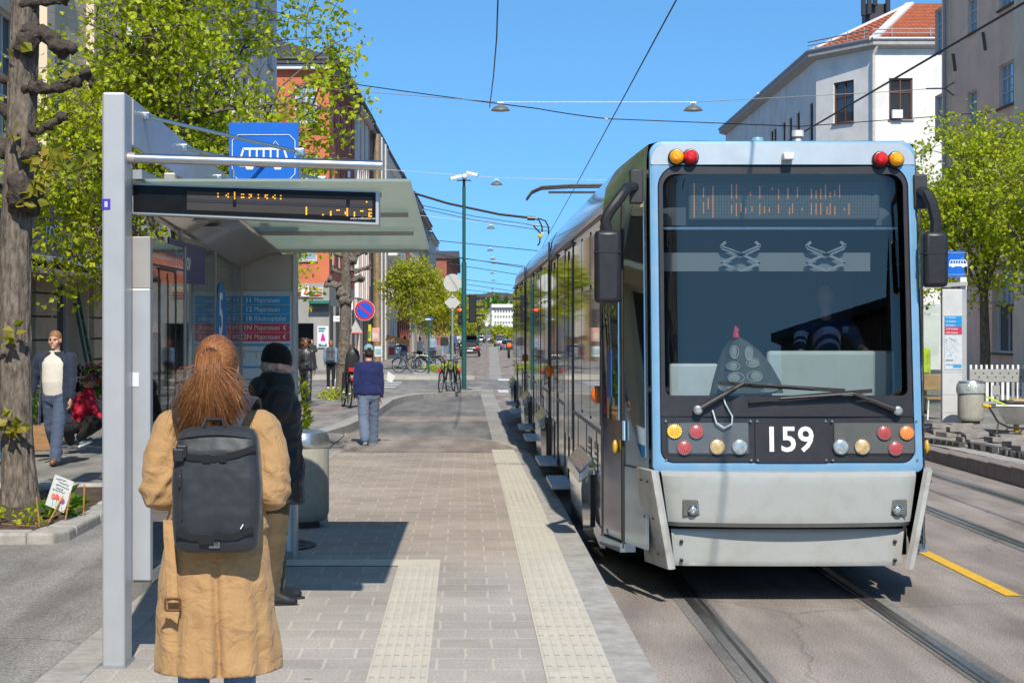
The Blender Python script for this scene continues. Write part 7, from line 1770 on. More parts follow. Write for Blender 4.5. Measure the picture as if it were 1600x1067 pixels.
for k in range(16):
    px = 736 + k * 4.6 + rr.uniform(-2, 2); Y = rr.uniform(760, 860); py = rr.uniform(474, 500)
    if proto2 is None: proto2 = tree('hillside_tree', 'dark tree between the houses on the far hillside', P(px, py + 8, Y), 9, 5, (3.4, 3.4, 4.5), 60, 9, 1.3, .3, 90, darkleaf, group='trees on the far hillside', clump_r=1.2)
    else: dup(proto2, P(px, py, Y), rr.random() * 6, scale=rr.uniform(.35, .6))
B = thing('corner_house', 'brown house across the street seen only as a reflection in the windscreen', 'building', (25, -70, 0))
fr_ = Face((45, -45), (18.5, -75), -.4, 19)
for z in (1, 4.4, 7.8, 11.2, 14.6): fr_.row(10, z, z + 2, 1.4)
fr_.wall(B, render_('brown_house_render', (.22, .16, .11))); fr_.windows(B, wbrown, pane_sky); fr_.band(B, 18.5, 19, 1.6, roofdark, 'eaves'); hull(B, [(18.5, -75), (32, -100)], -.4, 19, MATS['brown_house_render'])
def at(px, py, Y): return P(px, py, Y)
Yg = 58.5; gx = PX(725, Yg); zg = zs(Yg)
t = thing('signal_pole', 'tall dark green pole with traffic signals and two white cameras on top', 'signal pole', (gx, Yg, zg))
ztop = PZ(292, Yg) - zg
MB().tube([V((0, 0, 0)), V((0, 0, PZ(410, Yg) - zg))], .085, 14).tube([V((0, 0, PZ(410, Yg) - zg)), V((0, 0, ztop))], .06, 14).build('pole', greenpole, t, False, smooth=True)
MB().tube([V((0, 0, ztop)), V((0, 0, ztop + .38))], .05, 10).build('pole_top', blackp, t, False, smooth=True)
for s_ in (-1, 1):
    a = R(14 * s_); M_ = Matrix.Translation(V((s_ * .27, -.1, ztop + .30 + (.12 if s_ > 0 else 0)))) @ Matrix.Rotation(a if s_ > 0 else R(-14), 4, 'Y')
    c_ = MB().box(-.20, .20, -.06, .06, -.05, .06).xf(M_).build('camera', whitep, t, False, bevel=.015)
    MB().box(s_ * .20 - .02, s_ * .20 + .02, -.05, .05, -.04, .05).xf(M_).build('lens', blackp, c_, False); MB().bar(V((0, -.03, ztop + .22)), V((s_ * .24, -.08, ztop + .20)), .04, .04).build('camera_arm', darkmetal, c_, False)
MB().ell(V((.02, -.1, ztop + .34)), (.10, .10, .10)).build('dome_camera', whitep, t, False, smooth=True)
def zloc(py): return PZ(py, Yg) - zg
h_ = MB().box(.16, .42, -.10, .22, zloc(504), zloc(459)).build('signal_head', blackp, t, False, bevel=.03)
for py in (468, 481, 494):
    MB().prism([V((.42, -.10, zloc(py - 3.2))), V((.70, -.10, zloc(py - 2.4))), V((.70, -.10, zloc(py - .3))), V((.42, -.10, zloc(py + 1)))], V((0, .26, 0))).build('visor', blackp, h_, False)
h2 = MB().box(-.20, -.07, -.12, .10, zloc(509), zloc(478)).build('signal_head', blackp, t, False, bevel=.02)
redlit = mat('signal_red_lit', (1, .09, .02), .3, 0, 0, emit=2.2)
for py, m_ in ((484, redlit), (493.5, mat('signal_dark', (.03, .02, .015), .3, 0, 0)), (503, mat('signal_dark', (.03, .02, .015), .3, 0, 0))):
    MB().lathe([(.055, 0), (.05, .02), (.001, .03)], (0, 0, 0), 14).xf(facing(V((-.135, -.121, zloc(py))), (0, -1, 0))).build('signal_lamp', m_, h2, False)
MB().bar(V((-.06, 0, zloc(500))), V((.2, 0, zloc(500))), .06, .06).build('bracket', blackp, t, False); MB().bar(V((-.1, 0, zloc(575))), V((-.22, 0, zloc(600))), .03, .03).build('hook', greenpole, t, False)
def disc(r, n=32): return [(r, 0), (r, .02), (.0, .02)]
Ys_ = 56.0; t = thing('sign_pole', 'grey sign pole with a round and a diamond sign seen from behind', 'road sign', (PX(707, Ys_), Ys_, zs(Ys_)))
Z = lambda py: PZ(py, Ys_) - zs(Ys_)
MB().tube([V((0, 0, 0)), V((0, 0, Z(430)))], .045, 12).build('pole', galv, t, False, smooth=True)
MB().lathe([(.0, 0), (.29, 0), (.29, .025), (.0, .025)], (0, 0, 0), 36).xf(facing(V((0, -.05, Z(442))), (0, -1, 0))).build('round_sign', signgrey, t, False)
q = .265; MB().prism([V((-q, -.055, Z(473))), V((0, -.055, Z(473) - q)), V((q, -.055, Z(473))), V((0, -.055, Z(473) + q))], V((0, .02, 0))).build('diamond_sign', signgrey, t, False)
for py in (464, 481): MB().box(-.06, .06, -.075, -.05, Z(py) - .02, Z(py) + .02).build('clamp', galv, t, False)
Yn = 41.0; t = thing('no_parking_sign', 'round blue and red no parking sign on a dark post', 'road sign', (PX(570, Yn), Yn, zs(Yn)))
Z = lambda py: PZ(py, Yn) - zs(Yn)
MB().tube([V((0, 0, 0)), V((0, 0, Z(470)))], .05, 12).build('post', darkmetal, t, False, smooth=True)
p_ = MB().lathe([(.0, 0), (.245, 0), (.245, .02), (.0, .02)], (0, 0, 0), 40).xf(facing(V((0, -.05, Z(485))), (0, -1, 0))).build('sign_plate', whitep, t, False)
MB().lathe([(.0, .021), (.236, .021), (.236, .023), (.0, .023)], (0, 0, 0), 40).xf(facing(V((0, -.05, Z(485))), (0, -1, 0))).build('red_ring', red, p_, False)
MB().lathe([(.0, .024), (.185, .024), (.185, .026), (.0, .026)], (0, 0, 0), 40).xf(facing(V((0, -.05, Z(485))), (0, -1, 0))).build('blue_disc', mat('sign_royal_blue', (.015, .09, .62), .4, 0, .04, 10), p_, False)
MB().box(-.19, .19, -.003, .0, -.022, .022).xf(Matrix.Translation(V((0, -.077, Z(485)))) @ Matrix.Rotation(R(40), 4, 'Y')).build('red_bar', red, p_, False)
Yt_ = 48.5; t = thing('warning_sign', 'triangular road sign seen from behind on a thin grey post', 'road sign', (PX(556, Yt_), Yt_, zs(Yt_)))
Z = lambda py: PZ(py, Yt_) - zs(Yt_); w_ = 11 * Yt_ / F
MB().tube([V((0, 0, 0)), V((0, 0, Z(502)))], .03, 10).build('post', galv, t, False, smooth=True)
MB().prism([V((-w_, -.04, Z(520.5))), V((w_, -.04, Z(520.5))), V((0, -.04, Z(500)))], V((0, .02, 0))).build('sign_plate', signgrey, t, False)
MB().box(-w_ * .95, w_ * .95, -.05, -.042, Z(521.2), Z(519.8)).build('plate_edge', red, t, False)
for px, py, Y, lab in ((670, 499, 80, 'blue and white street sign on a green post under the street trees'), (704, 507, 120, 'small blue sign on a thin post beside the far cars')):
    t = thing('street_sign', lab, 'street sign', (PX(px, Y), Y, zs(Y))); z = PZ(py, Y) - zs(Y)
    MB().tube([V((0, 0, 0)), V((0, 0, z + .1))], .04, 8).build('post', greenpole, t, False)
    MB().box(-.17, .17, -.05, -.02, z - .04, z + .09).build('sign_plate', blue, t, False); MB().box(-.16, .08, -.06, -.05, z - .02, z + .03).build('sign_arrow', white, t, False)
def bike(name, label, loc, rotz, col, seat=False, group=None, lean=.06):
    t = thing(name, label, 'bicycle', loc, rotz, group); t.rotation_euler = (0, lean, rotz)
    fm = mat('bike_%s' % '_'.join('%02d' % int(c * 99) for c in col), col, .35, .3, .1, 10)
    R0 = .335
    for y in (-.52, .52):
        w_ = MB().tube([V((0, y + R0 * cos(a), R0 + R0 * sin(a))) for a in [2 * pi * j / 28 for j in range(29)]], .021, 8, cap=False).build('wheel', tyre, t, False, smooth=True)
        MB().tube([V((0, y + (R0 - .03) * cos(a), R0 + (R0 - .03) * sin(a))) for a in [2 * pi * j / 28 for j in range(29)]], .010, 6, cap=False).build('rim', galv, w_, False)
        sp = MB()
        for j in range(14):
            a = 2 * pi * j / 14; sp.tube([V((0, y, R0)), V((0, y + (R0 - .03) * cos(a), R0 + (R0 - .03) * sin(a)))], .0022, 4)
        sp.tube([V((-.04, y, R0)), V((.04, y, R0))], .02, 8); sp.build('spokes', galv, w_, False)
        MB().tube([V((0, y + (R0 + .04) * cos(a), R0 + (R0 + .04) * sin(a))) for a in [R(20 + 140 * j / 12) for j in range(13)]], .022, 6).build('mudguard', blackp, w_, False)
    bb = V((0, -.06, .29)); hd = V((0, .36, .82)); st = V((0, -.20, .86)); hub = V((0, -.52, R0)); fh = V((0, .52, R0))
    mb = MB().tube([bb, hd], .020, 8).tube([bb, st], .018, 8).tube([V((0, -.17, .76)), hd + V((0, -.01, .0))], .018, 8)
    for s_ in (-1, 1): mb.tube([bb + V((s_ * .02, 0, 0)), hub + V((s_ * .05, 0, 0))], .010, 6).tube([V((s_ * .02, -.18, .78)), hub + V((s_ * .05, 0, 0))], .009, 6).tube([V((s_ * .04, .42, .70)), fh + V((s_ * .05, 0, 0))], .012, 6)
    mb.tube([hd, V((0, .40, .70))], .022, 8).build('frame', fm, t, False, smooth=True)
    MB().tube([V((-.30, .22, 1.02)), V((-.24, .30, 1.04)), V((-.06, .36, 1.0)), V((.06, .36, 1.0)), V((.24, .30, 1.04)), V((.30, .22, 1.02))], .013, 8).tube([hd, V((0, .34, 1.0))], .015, 8).build('handlebar', blackp, t, False, smooth=True)
    MB().ell(V((0, -.24, .95)), (.075, .13, .035)).tube([st, V((0, -.22, .94))], .014, 8).build('saddle', blackr, t, False, smooth=True)
    MB().bar(V((-.10, -.06, .17)), V((.10, -.06, .41)), .02, .02).build('crank', galv, t, False)
    MB().box(-.05, .05, -.86, -.82, .66, .74).build('rear_light', red, t, False, bevel=.01); MB().bar(V((0, -.25, .72)), V((0, -.80, .74)), .12, .015).build('carrier', darkmetal, t, False)
    if seat:
        MB().rings([[V((.17 * w_ * cos(a), -.52 + d + .11 * w_ * sin(a), z)) for a in [2 * pi * j / 18 for j in range(18)]] for z, w_, d in ((.80, .7, .0), (.86, 1, 0), (1.05, 1.05, -.06), (1.25, 1.0, -.10), (1.38, .8, -.12), (1.44, .4, -.12))]).build('child_seat', mat('child_seat_black', (.03, .03, .033), .5, 0, .1, 10), t, False, smooth=True)
        for s_ in (-1, 1): MB().box(s_ * .16 - .03, s_ * .16 + .03, -.5, -.3, .45, .85).build('foot_rest', blackp, t, False, bevel=.02)
        MB().box(-.09, .09, -.68, -.655, .88, .98).build('reflector', red, t, False)
    return t
p1_ = G(691, 615); bike('bicycle', 'black bicycle with a red rear light leaning on the grey sign pole', (PX(694, 54.5), 54.5, zs(54.5)), R(-12), (.015, .015, .016))
bike('bicycle', 'dark slim bicycle locked on the right of the grey sign pole', (PX(713, 54.8), 54.8, zs(54.8)), R(10), (.03, .03, .035), lean=-.05)
bike('bicycle', 'bicycle with a black child seat parked near the pollard', (PX(541, 42.5), 42.5, zs(42.5)), R(12), (.02, .02, .022), seat=True)
for k, (px, Y, rz_, c, lab) in enumerate(((640, 82, 80, (.03, .03, .03), 'black bicycle parked sideways left of the young trees'), (663, 84, 98, (.55, .55, .55), 'white framed bicycle parked sideways right of the young trees'), (672, 88, 60, (.02, .03, .04), 'dark bicycle at the right end of the parked row'))):
    bike('bicycle', lab, (PX(px, Y), Y, zs(Y) + .03), R(rz_), c, group='bicycles parked under the street trees')
def board(name, label, px0, px1, py0, py1, Y, m, det=None, cat='sign board', leg=True):
    t = thing(name, label, cat, (PX((px0 + px1) / 2, Y), Y, PZ(py1, Y)))
    w_ = (px1 - px0) * Y / F / 2; h_ = (py1 - py0) * Y / F
    MB().box(-w_, w_, -.03, .03, .02, h_).build('panel', m, t, False, bevel=.015)
    if det: MB().box(-w_ * .75, w_ * .75, -.04, -.03, h_ * .25, h_ * .75).build('panel_print', det, t, False)
    for s_ in (-1, 1): MB().bar(V((s_ * w_ * .9, .0, 0)), V((s_ * w_ * .9, .25, h_ * .2)), .03, .03).build('foot', darkmetal, t, False)
    return t
yel = mat('banner_yellow', (.62, .55, .02), .6, 0, .06, 5); pinkp = mat('poster_pink', (.65, .33, .30), .6, 0, .2, 4)
def hang(name, label, px0, px1, py0, py1, Y, m, det):
    t = thing(name, label, 'banner', (PX((px0 + px1) / 2, Y), Y, zs(Y))); w_ = (px1 - px0) * Y / F / 2; z0, z1 = PZ(py1, Y) - zs(Y), PZ(py0, Y) - zs(Y)
    MB().box(-w_, w_, -.02, .02, z0, z1).build('cloth', m, t, False); MB().box(-w_ * .7, w_ * .7, -.03, -.02, z0 + (z1 - z0) * .2, z0 + (z1 - z0) * .6).build('print', det, t, False)
    MB().tube([V((-w_, 0, 0)), V((-w_, 0, z1 + .1))], .03, 8).build('pole', darkmetal, t, False)
hang('banner', 'narrow yellow upright banner behind the no parking sign', 575, 580, 507, 533, 92, yel, mat('banner_green', (.1, .3, .08), .6, 0, .1, 5)); hang('banner', 'pink and white poster banner right of the no parking sign', 580.5, 593, 512, 533, 93, pinkp, mat('poster_white', (.6, .55, .5), .6, 0, .2, 12))
board('sign_board', 'rounded red and white pavement sign by the bicycles', 606, 618, 536, 561, 92, mat('board_white', (.6, .58, .55), .6, 0, .05, 4), mat('board_red', (.45, .08, .07), .6, 0, .4, 8)); board('sign_board', 'pale blue narrow pavement sign beside the rounded red one', 619, 624, 537, 560, 93, mat('board_pale', (.50, .62, .66), .6, 0, .05, 4)); board('sign_board', 'white pavement sign nearest the bicycle wheel', 625, 630, 543, 560, 93, mat('board_white', (.6, .58, .55), .6, 0, .05, 4), ink)
board('sign_board', 'white poster stand left of the dark shop entrance', 585, 597, 541, 558, 86, mat('board_white', (.6, .58, .55), .6, 0, .05, 4), mat('board_teal', (.2, .4, .42), .6, 0, .3, 8))
board('sign_board', 'small white leaning board on the footway near the child seat bicycle', 523, 531, 592, 608, 59, whitep, ink)
t = thing('litter_box', 'dark blue square litter box beside the parked bicycles', 'litter bin', (PX(676, 90), 90, PZ(570, 90))); h_ = 24 * 90 / F; MB().box(-.17, .17, -.2, .2, .05, h_).build('box', mat('litter_blue', (.03, .05, .10), .5, .2, .1, 5), t, False, bevel=.03); MB().box(-.12, .12, -.21, -.2, h_ * .7, h_ * .85).build('slot', blackr, t, False)
def plant(name, label, loc, r, h, n, L, m, seed, flowers=None, pot=None, cat='plant', potm=None):
    rr = random.Random(seed); t = thing(name, label, cat, loc); z0 = 0
    if pot:
        z0 = pot[1]; MB().lathe([(pot[0] * .78, 0), (pot[0], pot[1]), (pot[0] * .9, pot[1]), (pot[0] * .9, pot[1] * .9), (.001, pot[1] * .9)], (0, 0, 0), 20).build('pot', potm or galv, t, False, smooth=True)
    mb = MB()
    for _ in range(n):
        a = rr.uniform(0, 2 * pi); q = sqrt(rr.random()) * r; z = z0 + h * rr.random() * (1 - .5 * (q / r) ** 2)
        leaf_quads(mb, V((q * cos(a), q * sin(a), z)), V((cos(a) + rr.gauss(0, .4), sin(a) + rr.gauss(0, .4), rr.gauss(.5, .5))), L * rr.uniform(.6, 1.2), L * .5, rr)
    mb.build('leaves', m, t, False, fix=False)
    if flowers:
        fm_, nf, fr_ = flowers; mb = MB()
        for _ in range(nf):
            a = rr.uniform(0, 2 * pi); q = sqrt(rr.random()) * r * .9; c = V((q * cos(a), q * sin(a), z0 + h * rr.uniform(.65, 1.1)))
            for j in range(6):
                b_ = 2 * pi * j / 6; leaf_quads(mb, c, V((cos(b_), sin(b_), .5 + rr.gauss(0, .2))), fr_, fr_ * .7, rr)
        mb.build('flowers', fm_, t, False, fix=False)
    return t
pinkf = leafmat('pink_flowers', (.55, .06, .25), (.65, .15, .35), (.75, .35, .45)); redf = leafmat('red_flowers', (.45, .02, .02), (.6, .04, .05), (.7, .12, .1)); yelf = leafmat('yellow_green_flowers', (.45, .42, .03), (.55, .5, .05), (.5, .5, .1))
plant('foliage_plant', 'leafy bush standing at the end panel right of the man in the beanie', (PX(465, 27), 27, zs(27)), .16, .95, 260, .12, limeleaf, 3, None, (.12, .2))
plant('foliage_plant', 'small patch of green plants at the foot of the pollard by the shop', (PX(531, 47), 47, zs(47)), .55, .32, 200, .14, limeleaf, 4, (yelf, 12, .05))
plant('foliage_plant', 'green ground plants between the far street trees', (PX(691, 84), 84, zs(84)), .9, .45, 260, .2, limeleaf, 6)
plant('bed_plant', 'small green tulip leaves behind the paper notice', P(98, 806, 15.6), .12, .22, 40, .16, darkleaf, 7); plant('bed_plant', 'low sprouting leaves at the front of the planting bed', P(52, 818, 14.75), .16, .10, 40, .06, limeleaf, 8); plant('bed_plant', 'low yellow green sprouts near the pollard base', P(18, 808, 15.2), .22, .08, 50, .06, limeleaf, 9)
def crate(label, loc, w_, d_, h_, rz_=0, group='wooden crates at the flower stall'):
    t = thing('wooden_crate', label, 'crate', loc, rz_, group)
    for k in range(3):
        z = h_ * k / 3 + .012
        for s_ in (-1, 1):
            MB().box(-w_ / 2, w_ / 2, s_ * d_ / 2 - .008, s_ * d_ / 2 + .008, z, z + h_ / 3 - .025).build('slat', wood, t, False); MB().box(s_ * w_ / 2 - .008, s_ * w_ / 2 + .008, -d_ / 2 + .009, d_ / 2 - .009, z, z + h_ / 3 - .025).build('slat', wood, t, False)
    for a in (-1, 1):
        for b in (-1, 1): MB().box(a * (w_ / 2 - .025) - .018, a * (w_ / 2 - .025) + .018, b * (d_ / 2 - .025) - .018, b * (d_ / 2 - .025) + .018, 0, h_).build('corner_post', wood, t, False)
    MB().box(-w_ / 2 + .01, w_ / 2 - .01, -d_ / 2 + .01, d_ / 2 - .01, .0, .012).build('bottom', wood, t, False)
    return t
z27 = zs(27) - .01
crate('upright wooden crate behind the legs of the man in the navy coat', P(65, 703, 25.4), .42, .34, .37, R(12)); crate('wooden crate under the bright green pots at the left edge', P(6, 655, 27.5) - V((0, 0, .05)), .5, .4, .26, 0); crate('wooden crate holding pink flowers on the stand', P(152, 602, 28.6), .30, .28, .22, 0)
crate('low wooden crate left of the pollard trunk', P(4, 668, 26.6), .5, .4, .16, 0)
for px, py, Y, h_, lab in ((152, 602, 28.6, .9, 'tall dark display stand under the pink flowers'), (10, 655, 27.5, .42, 'dark display stand at the left edge of the stall')):
    t = thing('display_stand', lab, 'stand', (PX(px, Y), Y, zs(Y) - .01)); z = PZ(py, Y) - zs(Y); MB().box(-.28, .28, -.22, .22, z - .06, z - .005).build('top', darkmetal, t, False)
    for a in (-1, 1):
        for b in (-1, 1): MB().box(a * .24 - .02, a * .24 + .02, b * .18 - .02, b * .18 + .02, 0, z - .06).build('leg', darkmetal, t, False)
plant('flower_pot', 'pink flowers in the crate on the tall stand', P(152, 590, 28.6), .20, .22, 130, .12, darkleaf, 21, (pinkf, 16, .05), cat='flowers')
plant('flower_pot', 'red flowers in a zinc bucket below the pink ones', P(151, 662, 27.9), .18, .30, 120, .12, darkleaf, 22, (redf, 12, .045), (.15, .40), 'flowers'); plant('flower_pot', 'bright green potted plants at the left edge of the stall', P(5, 642, 27.4), .34, .65, 260, .12, darkleaf, 23, (yelf, 8, .05), (.17, .2), 'flowers'); plant('flower_pot', 'pot of tall yellow flowering stems beside the left edge', P(8, 640, 28.5), .2, 1.3, 160, .12, darkleaf, 24, (yelf, 22, .05), (.16, .25), 'flowers')
plant('flower_pot', 'dark purple plant above the person in the red jacket', P(128, 640, 28.2), .22, .42, 150, .12, leafmat('purple_leaves', (.04, .012, .03), (.08, .02, .05), (.12, .03, .06)), 25, None, (.15, .3), 'flowers')
plant('flower_pot', 'white and green bouquet bucket behind the navy coat man', P(70, 690, 27.8), .2, .5, 120, .12, darkleaf, 26, (leafmat('white_flowers', (.5, .5, .45), (.6, .6, .55), (.7, .7, .65)), 14, .05), (.15, .35), 'flowers')
t = thing('storage_tub', 'blue and white plastic tub at the foot of the pollard', 'tub', P(0, 716, 23.6)); MB().lathe([(.14, 0), (.17, .25), (.001, .25)], (0, 0, 0), 20).build('tub', mat('tub_blue', (.03, .14, .30), .4, 0, .05, 5), t, False, smooth=True); MB().lathe([(.17, .25), (.18, .50), (.001, .50)], (0, 0, 0), 20).build('lid', mat('tub_pale', (.45, .55, .65), .4, 0, .05, 5), t, False, smooth=True)
t = thing('ladder', 'green wooden ladder leaning in the flower shop window', 'ladder', (LX(33) + .35, 33, zs(33))); mb = MB()
for s_ in (-.2, .2): mb.bar(V((.35, s_, 0)), V((-.15, s_, 2.6)), .06, .05)
mb.build('rail', mat('ladder_green', (.04, .10, .06), .7, 0, .2, 8), t, False)['kind'] = 'stuff'
for k in range(8): z = .25 + .3 * k; MB().bar(V((.35 - .5 * z / 2.6, -.2, z)), V((.35 - .5 * z / 2.6, .2, z)), .04, .03).build('rung', MATS['ladder_green'], t, False)
def car(name, label, loc, rotz, col, kind='hatch', boot=False, cat='car', group=None, face=False):
    t = thing(name, label, cat, loc, rotz, group)
    pm = mat('car_paint_%s' % '_'.join('%02d' % int(c * 99) for c in col), col, .22, .35, .06, 6, coat=.6)
    L = 4.3; W_ = .88; H = 1.48 if kind == 'hatch' else 1.78
    rows = []
    for y, zb_, zt_, w_ in ((-2.15, .42, .72, .74), (-2.10, .30, .92, .82), (-1.6, .22, .98, .88), (0, .20, .97, .89), (1.0, .20, .94, .88), (1.7, .22, .84, .84), (2.08, .28, .70, .74), (2.15, .38, .58, .66)):
        rows.append([V((-w_ * .86, y, zb_)), V((-w_, y, zb_ + .16)), V((-w_, y, zt_ - .12)), V((-w_ * .90, y, zt_)), V((w_ * .90, y, zt_)), V((w_, y, zt_ - .12)), V((w_, y, zb_ + .16)), V((w_ * .86, y, zb_))])
    MB().rings(rows).build('body', pm, t, False, smooth=30, sub=1)
    cab = [(-2.02, .92, .70), (-1.75, H * .90, .62), (-1.35, H, .60), (.15, H, .60), (.55, H * .92, .62), (1.25, .92, .74)] if kind != 'hatch' else [(-2.0, .93, .72), (-1.62, H * .93, .60), (-1.1, H, .58), (.1, H, .58), (.5, H * .93, .62), (1.2, .92, .74)]
    rows = [[V((-.80, y, .90)), V((-w_, y, z)), V((w_, y, z)), V((.80, y, .90))] for y, z, w_ in cab]
    if not boot:
        MB().rings(rows).build('cabin', mat('car_glass', (.012, .015, .018), .05, 0, 0, spec=.9), t, False, smooth=20)
    else:
        MB().rings(rows[1:]).build('cabin', mat('car_glass', (.012, .015, .018), .05, 0, 0, spec=.9), t, False, smooth=20)
        MB().face([V((-.62, -2.03, .62)), V((.62, -2.03, .62)), V((.58, -1.75, H * .9)), V((-.58, -1.75, H * .9))]).build('boot_opening', blackr, t, False, fix=False)
        tg = MB().prism([V((-.62, -1.45, H + .02)), V((.62, -1.45, H + .02)), V((.60, -2.35, H + .42)), V((-.60, -2.35, H + .42))], V((0, .02, -.07))).build('tailgate', pm, t, False, bevel=.02)
        MB().face([V((-.52, -1.6, H + .03)), V((.52, -1.6, H + .03)), V((.5, -2.1, H + .26)), V((-.5, -2.1, H + .26))]).build('tailgate_glass', MATS['car_glass'], tg, False, fix=False)
    MB().box(-.55, .55, cab[2][0] + .05, cab[3][0] - .05, H - .005, H + .015).build('roof', pm, t, False, bevel=.02)
    for s_ in (-1, 1):
        for y in (-1.32, 1.32):
            w_ = MB().cyl(V((s_ * .70, y, .315)), V((s_ * .90, y, .315)), .315, n=24).build('wheel', tyre, t, False, smooth=True)
            MB().cyl(V((s_ * .90, y, .315)), V((s_ * .908, y, .315)), .20, n=20).build('rim', galv, w_, False)
        MB().box(s_ * .66 - .12, s_ * .66 + .12, -2.17, -2.05, .66, .90).build('tail_light', mat('tail_red', (.55, .02, .02), .2, 0, .1, 20), t, False, bevel=.03)
        MB().ell(V((s_ * .60, 2.08, .62)), (.15, .08, .07)).build('headlight', lclear, t, False, smooth=True)
        MB().box(s_ * .96 - .08, s_ * .96 + .08, .62, .72, .92, 1.06).build('wing_mirror', blackp, t, False, bevel=.03)
    MB().box(-.26, .26, -2.19, -2.165, .48, .59).build('number_plate', whitep, t, False); MB().box(-.7, .7, -2.16, -2.0, .28, .45).build('bumper', blackp, t, False, bevel=.03); MB().box(-.26, .26, 2.16, 2.18, .38, .48).build('number_plate', whitep, t, False)
    return t
def carat(px, py, wpx, *a, **k): Y = F * 1.78 / wpx; return car('parked_car', a[0], (PX(px, Y), Y + 2.1, PZ(py, Y)), R(k.pop('rot', 0)), *a[1:], **k)
carat(735, 557, 31.5, 'dark grey hatchback with its boot lid open at the left kerb', (.035, .037, .04), boot=True, rot=-1)
carat(714, 551, 27, 'black car parked in front of the open boot car', (.012, .012, .014))
carat(782, 542, 19, 'silver people carrier parked on the right beyond the tram', (.30, .31, .32), 'van', rot=-1)
carat(793, 549, 22, 'blue grey car half hidden by the tram flank', (.10, .14, .20), rot=-1)
carat(762, 535.5, 15, 'dark van far down the street at the tree', (.02, .05, .09), 'van'); carat(752, 535, 12, 'white car far down the street beside the dark van', (.5, .5, .5)); carat(744, 536, 11, 'green small car far down the left kerb', (.03, .10, .08))
t = thing('motorcycle', 'motorcycle with an orange tail lamp at the tram rear', 'motorcycle', P(795, 559, 104))
for y in (-.6, .7): MB().tube([V((0, y + .27 * cos(a), .3 + .27 * sin(a))) for a in [2 * pi * j / 20 for j in range(21)]], .06, 8, cap=False).build('wheel', tyre, t, False, smooth=True)
MB().capsule(V((0, -.5, .75)), V((0, .5, .8)), .17, .15).build('body', blackp, t, False, smooth=True); MB().box(-.2, .2, -.75, -.45, .5, .95).build('top_box', darkmetal, t, False, bevel=.04); MB().ell(V((0, -.78, .75)), (.16, .05, .14)).build('tail_lamp', mat('side_indicator_orange', (.75, .17, .02), .25, 0, .15, 40), t, False); MB().tube([V((-.35, .35, 1.05)), V((0, .5, 1.0)), V((.35, .35, 1.05))], .02, 6).build('handlebar', blackp, t, False)
Yk2 = 175; t = thing('round_sign', 'small round sign seen from behind far along the street', 'road sign', (PX(760.5, Yk2), Yk2, zs(Yk2))); z = PZ(507, Yk2) - zs(Yk2); MB().tube([V((0, 0, 0)), V((0, 0, z))], .05, 8).build('post', galv, t, False); MB().lathe([(.0, 0), (.19, 0), (.19, .02), (.0, .02)], (0, 0, 0), 20).xf(facing(V((0, -.05, z)), (0, -1, 0))).build('plate', whitep, t, False)
Yk2 = 160; t = thing('signal_pole', 'far traffic signal on a green pole beyond the open boot car', 'signal pole', (PX(748, Yk2), Yk2, zs(Yk2))); z = PZ(512, Yk2) - zs(Yk2); MB().tube([V((0, 0, 0)), V((0, 0, z))], .07, 8).build('pole', greenpole, t, False); MB().box(-.17, .17, -.2, .1, z - .3, z + .28).build('signal_head', blackp, t, False, bevel=.03)
wirem = mat('wire_black', (.012, .012, .013), .5, .3, 0); wirew = mat('wire_pale', (.45, .47, .48), .5, .3, 0)
def wire(label, pts, r, m=wirem, sag=0.0, name='overhead_wire', n=14, group=None):
    pts = [V(p) for p in pts]; fine = []
    for a, b in zip(pts, pts[1:]):
        for k in range(n): t_ = k / n; fine.append(a.lerp(b, t_) - V((0, 0, sag * 4 * t_ * (1 - t_))))
    fine.append(pts[-1])
    return tag(MB().tube(fine, r, 6).build(name, m), label, 'wire', group)
wire('contact wire above the track of the tram', [(2.3, -10, 5.6), P(1057, 0, 20.5), P(899, 292, 48), (3.4, 70, 5.6), (4.2, 110, 5.5)], .011, n=4)
wire('heavy contact wire crossing the beige house toward the tram roof', [(6.4, 4, 5.62), P(1600, 5, 20.4), P(1241, 215, 34.5), (6.8, 60, 5.5), (7.6, 110, 5.4)], .016, n=4)
wire('black span wire crossing the street in front of the orange house gable', [P(520, 127, 58), P(840, 170, 52), P(950, 186, 51)], .018, sag=.02)
wire('black span wire over the tram roof toward the beige house', [P(950, 186, 51), P(1130, 193, 51), P(1249, 198, 53), P(1440, 184, 60), P(1640, 168, 62)], .016)
wire('pale span wire carrying the two nearest street lamps', [P(520, 140, 56), P(782, 160, 49.5), P(1083, 160, 49.5), P(1400, 143, 58), P(1452, 139, 66)], .012, wirew, n=8)
wire('cable running along the street from above the camera to the first lamp', [P(779, -30, 28), P(776, 60, 33), P(771, 120, 40), P(765, 168, 49)], .014, n=6)
wire('thick double feeder cable crossing behind the shelter roof', [P(640, 300, 72), P(700, 318, 72), P(780, 335, 72), P(832, 341, 72)], .055, n=6)
wire('upper thin wire of the pair under the feeder cable', [P(640, 317, 76), P(740, 338, 76), P(860, 356, 76)], .016, n=6); wire('lower thin wire of the pair under the feeder cable', [P(640, 322, 76), P(740, 344, 76), P(860, 362, 76)], .016, n=6)
wire('pale wire carrying the second lamp above the signal pole', [P(600, 265, 78), P(776, 278, 78), P(1010, 283, 78)], .012, wirew, n=8)
wire('pale wire holding the third lamp over the street', [P(640, 335, 110), P(767, 349, 110), P(850, 352, 110)], .016, wirew, n=6)
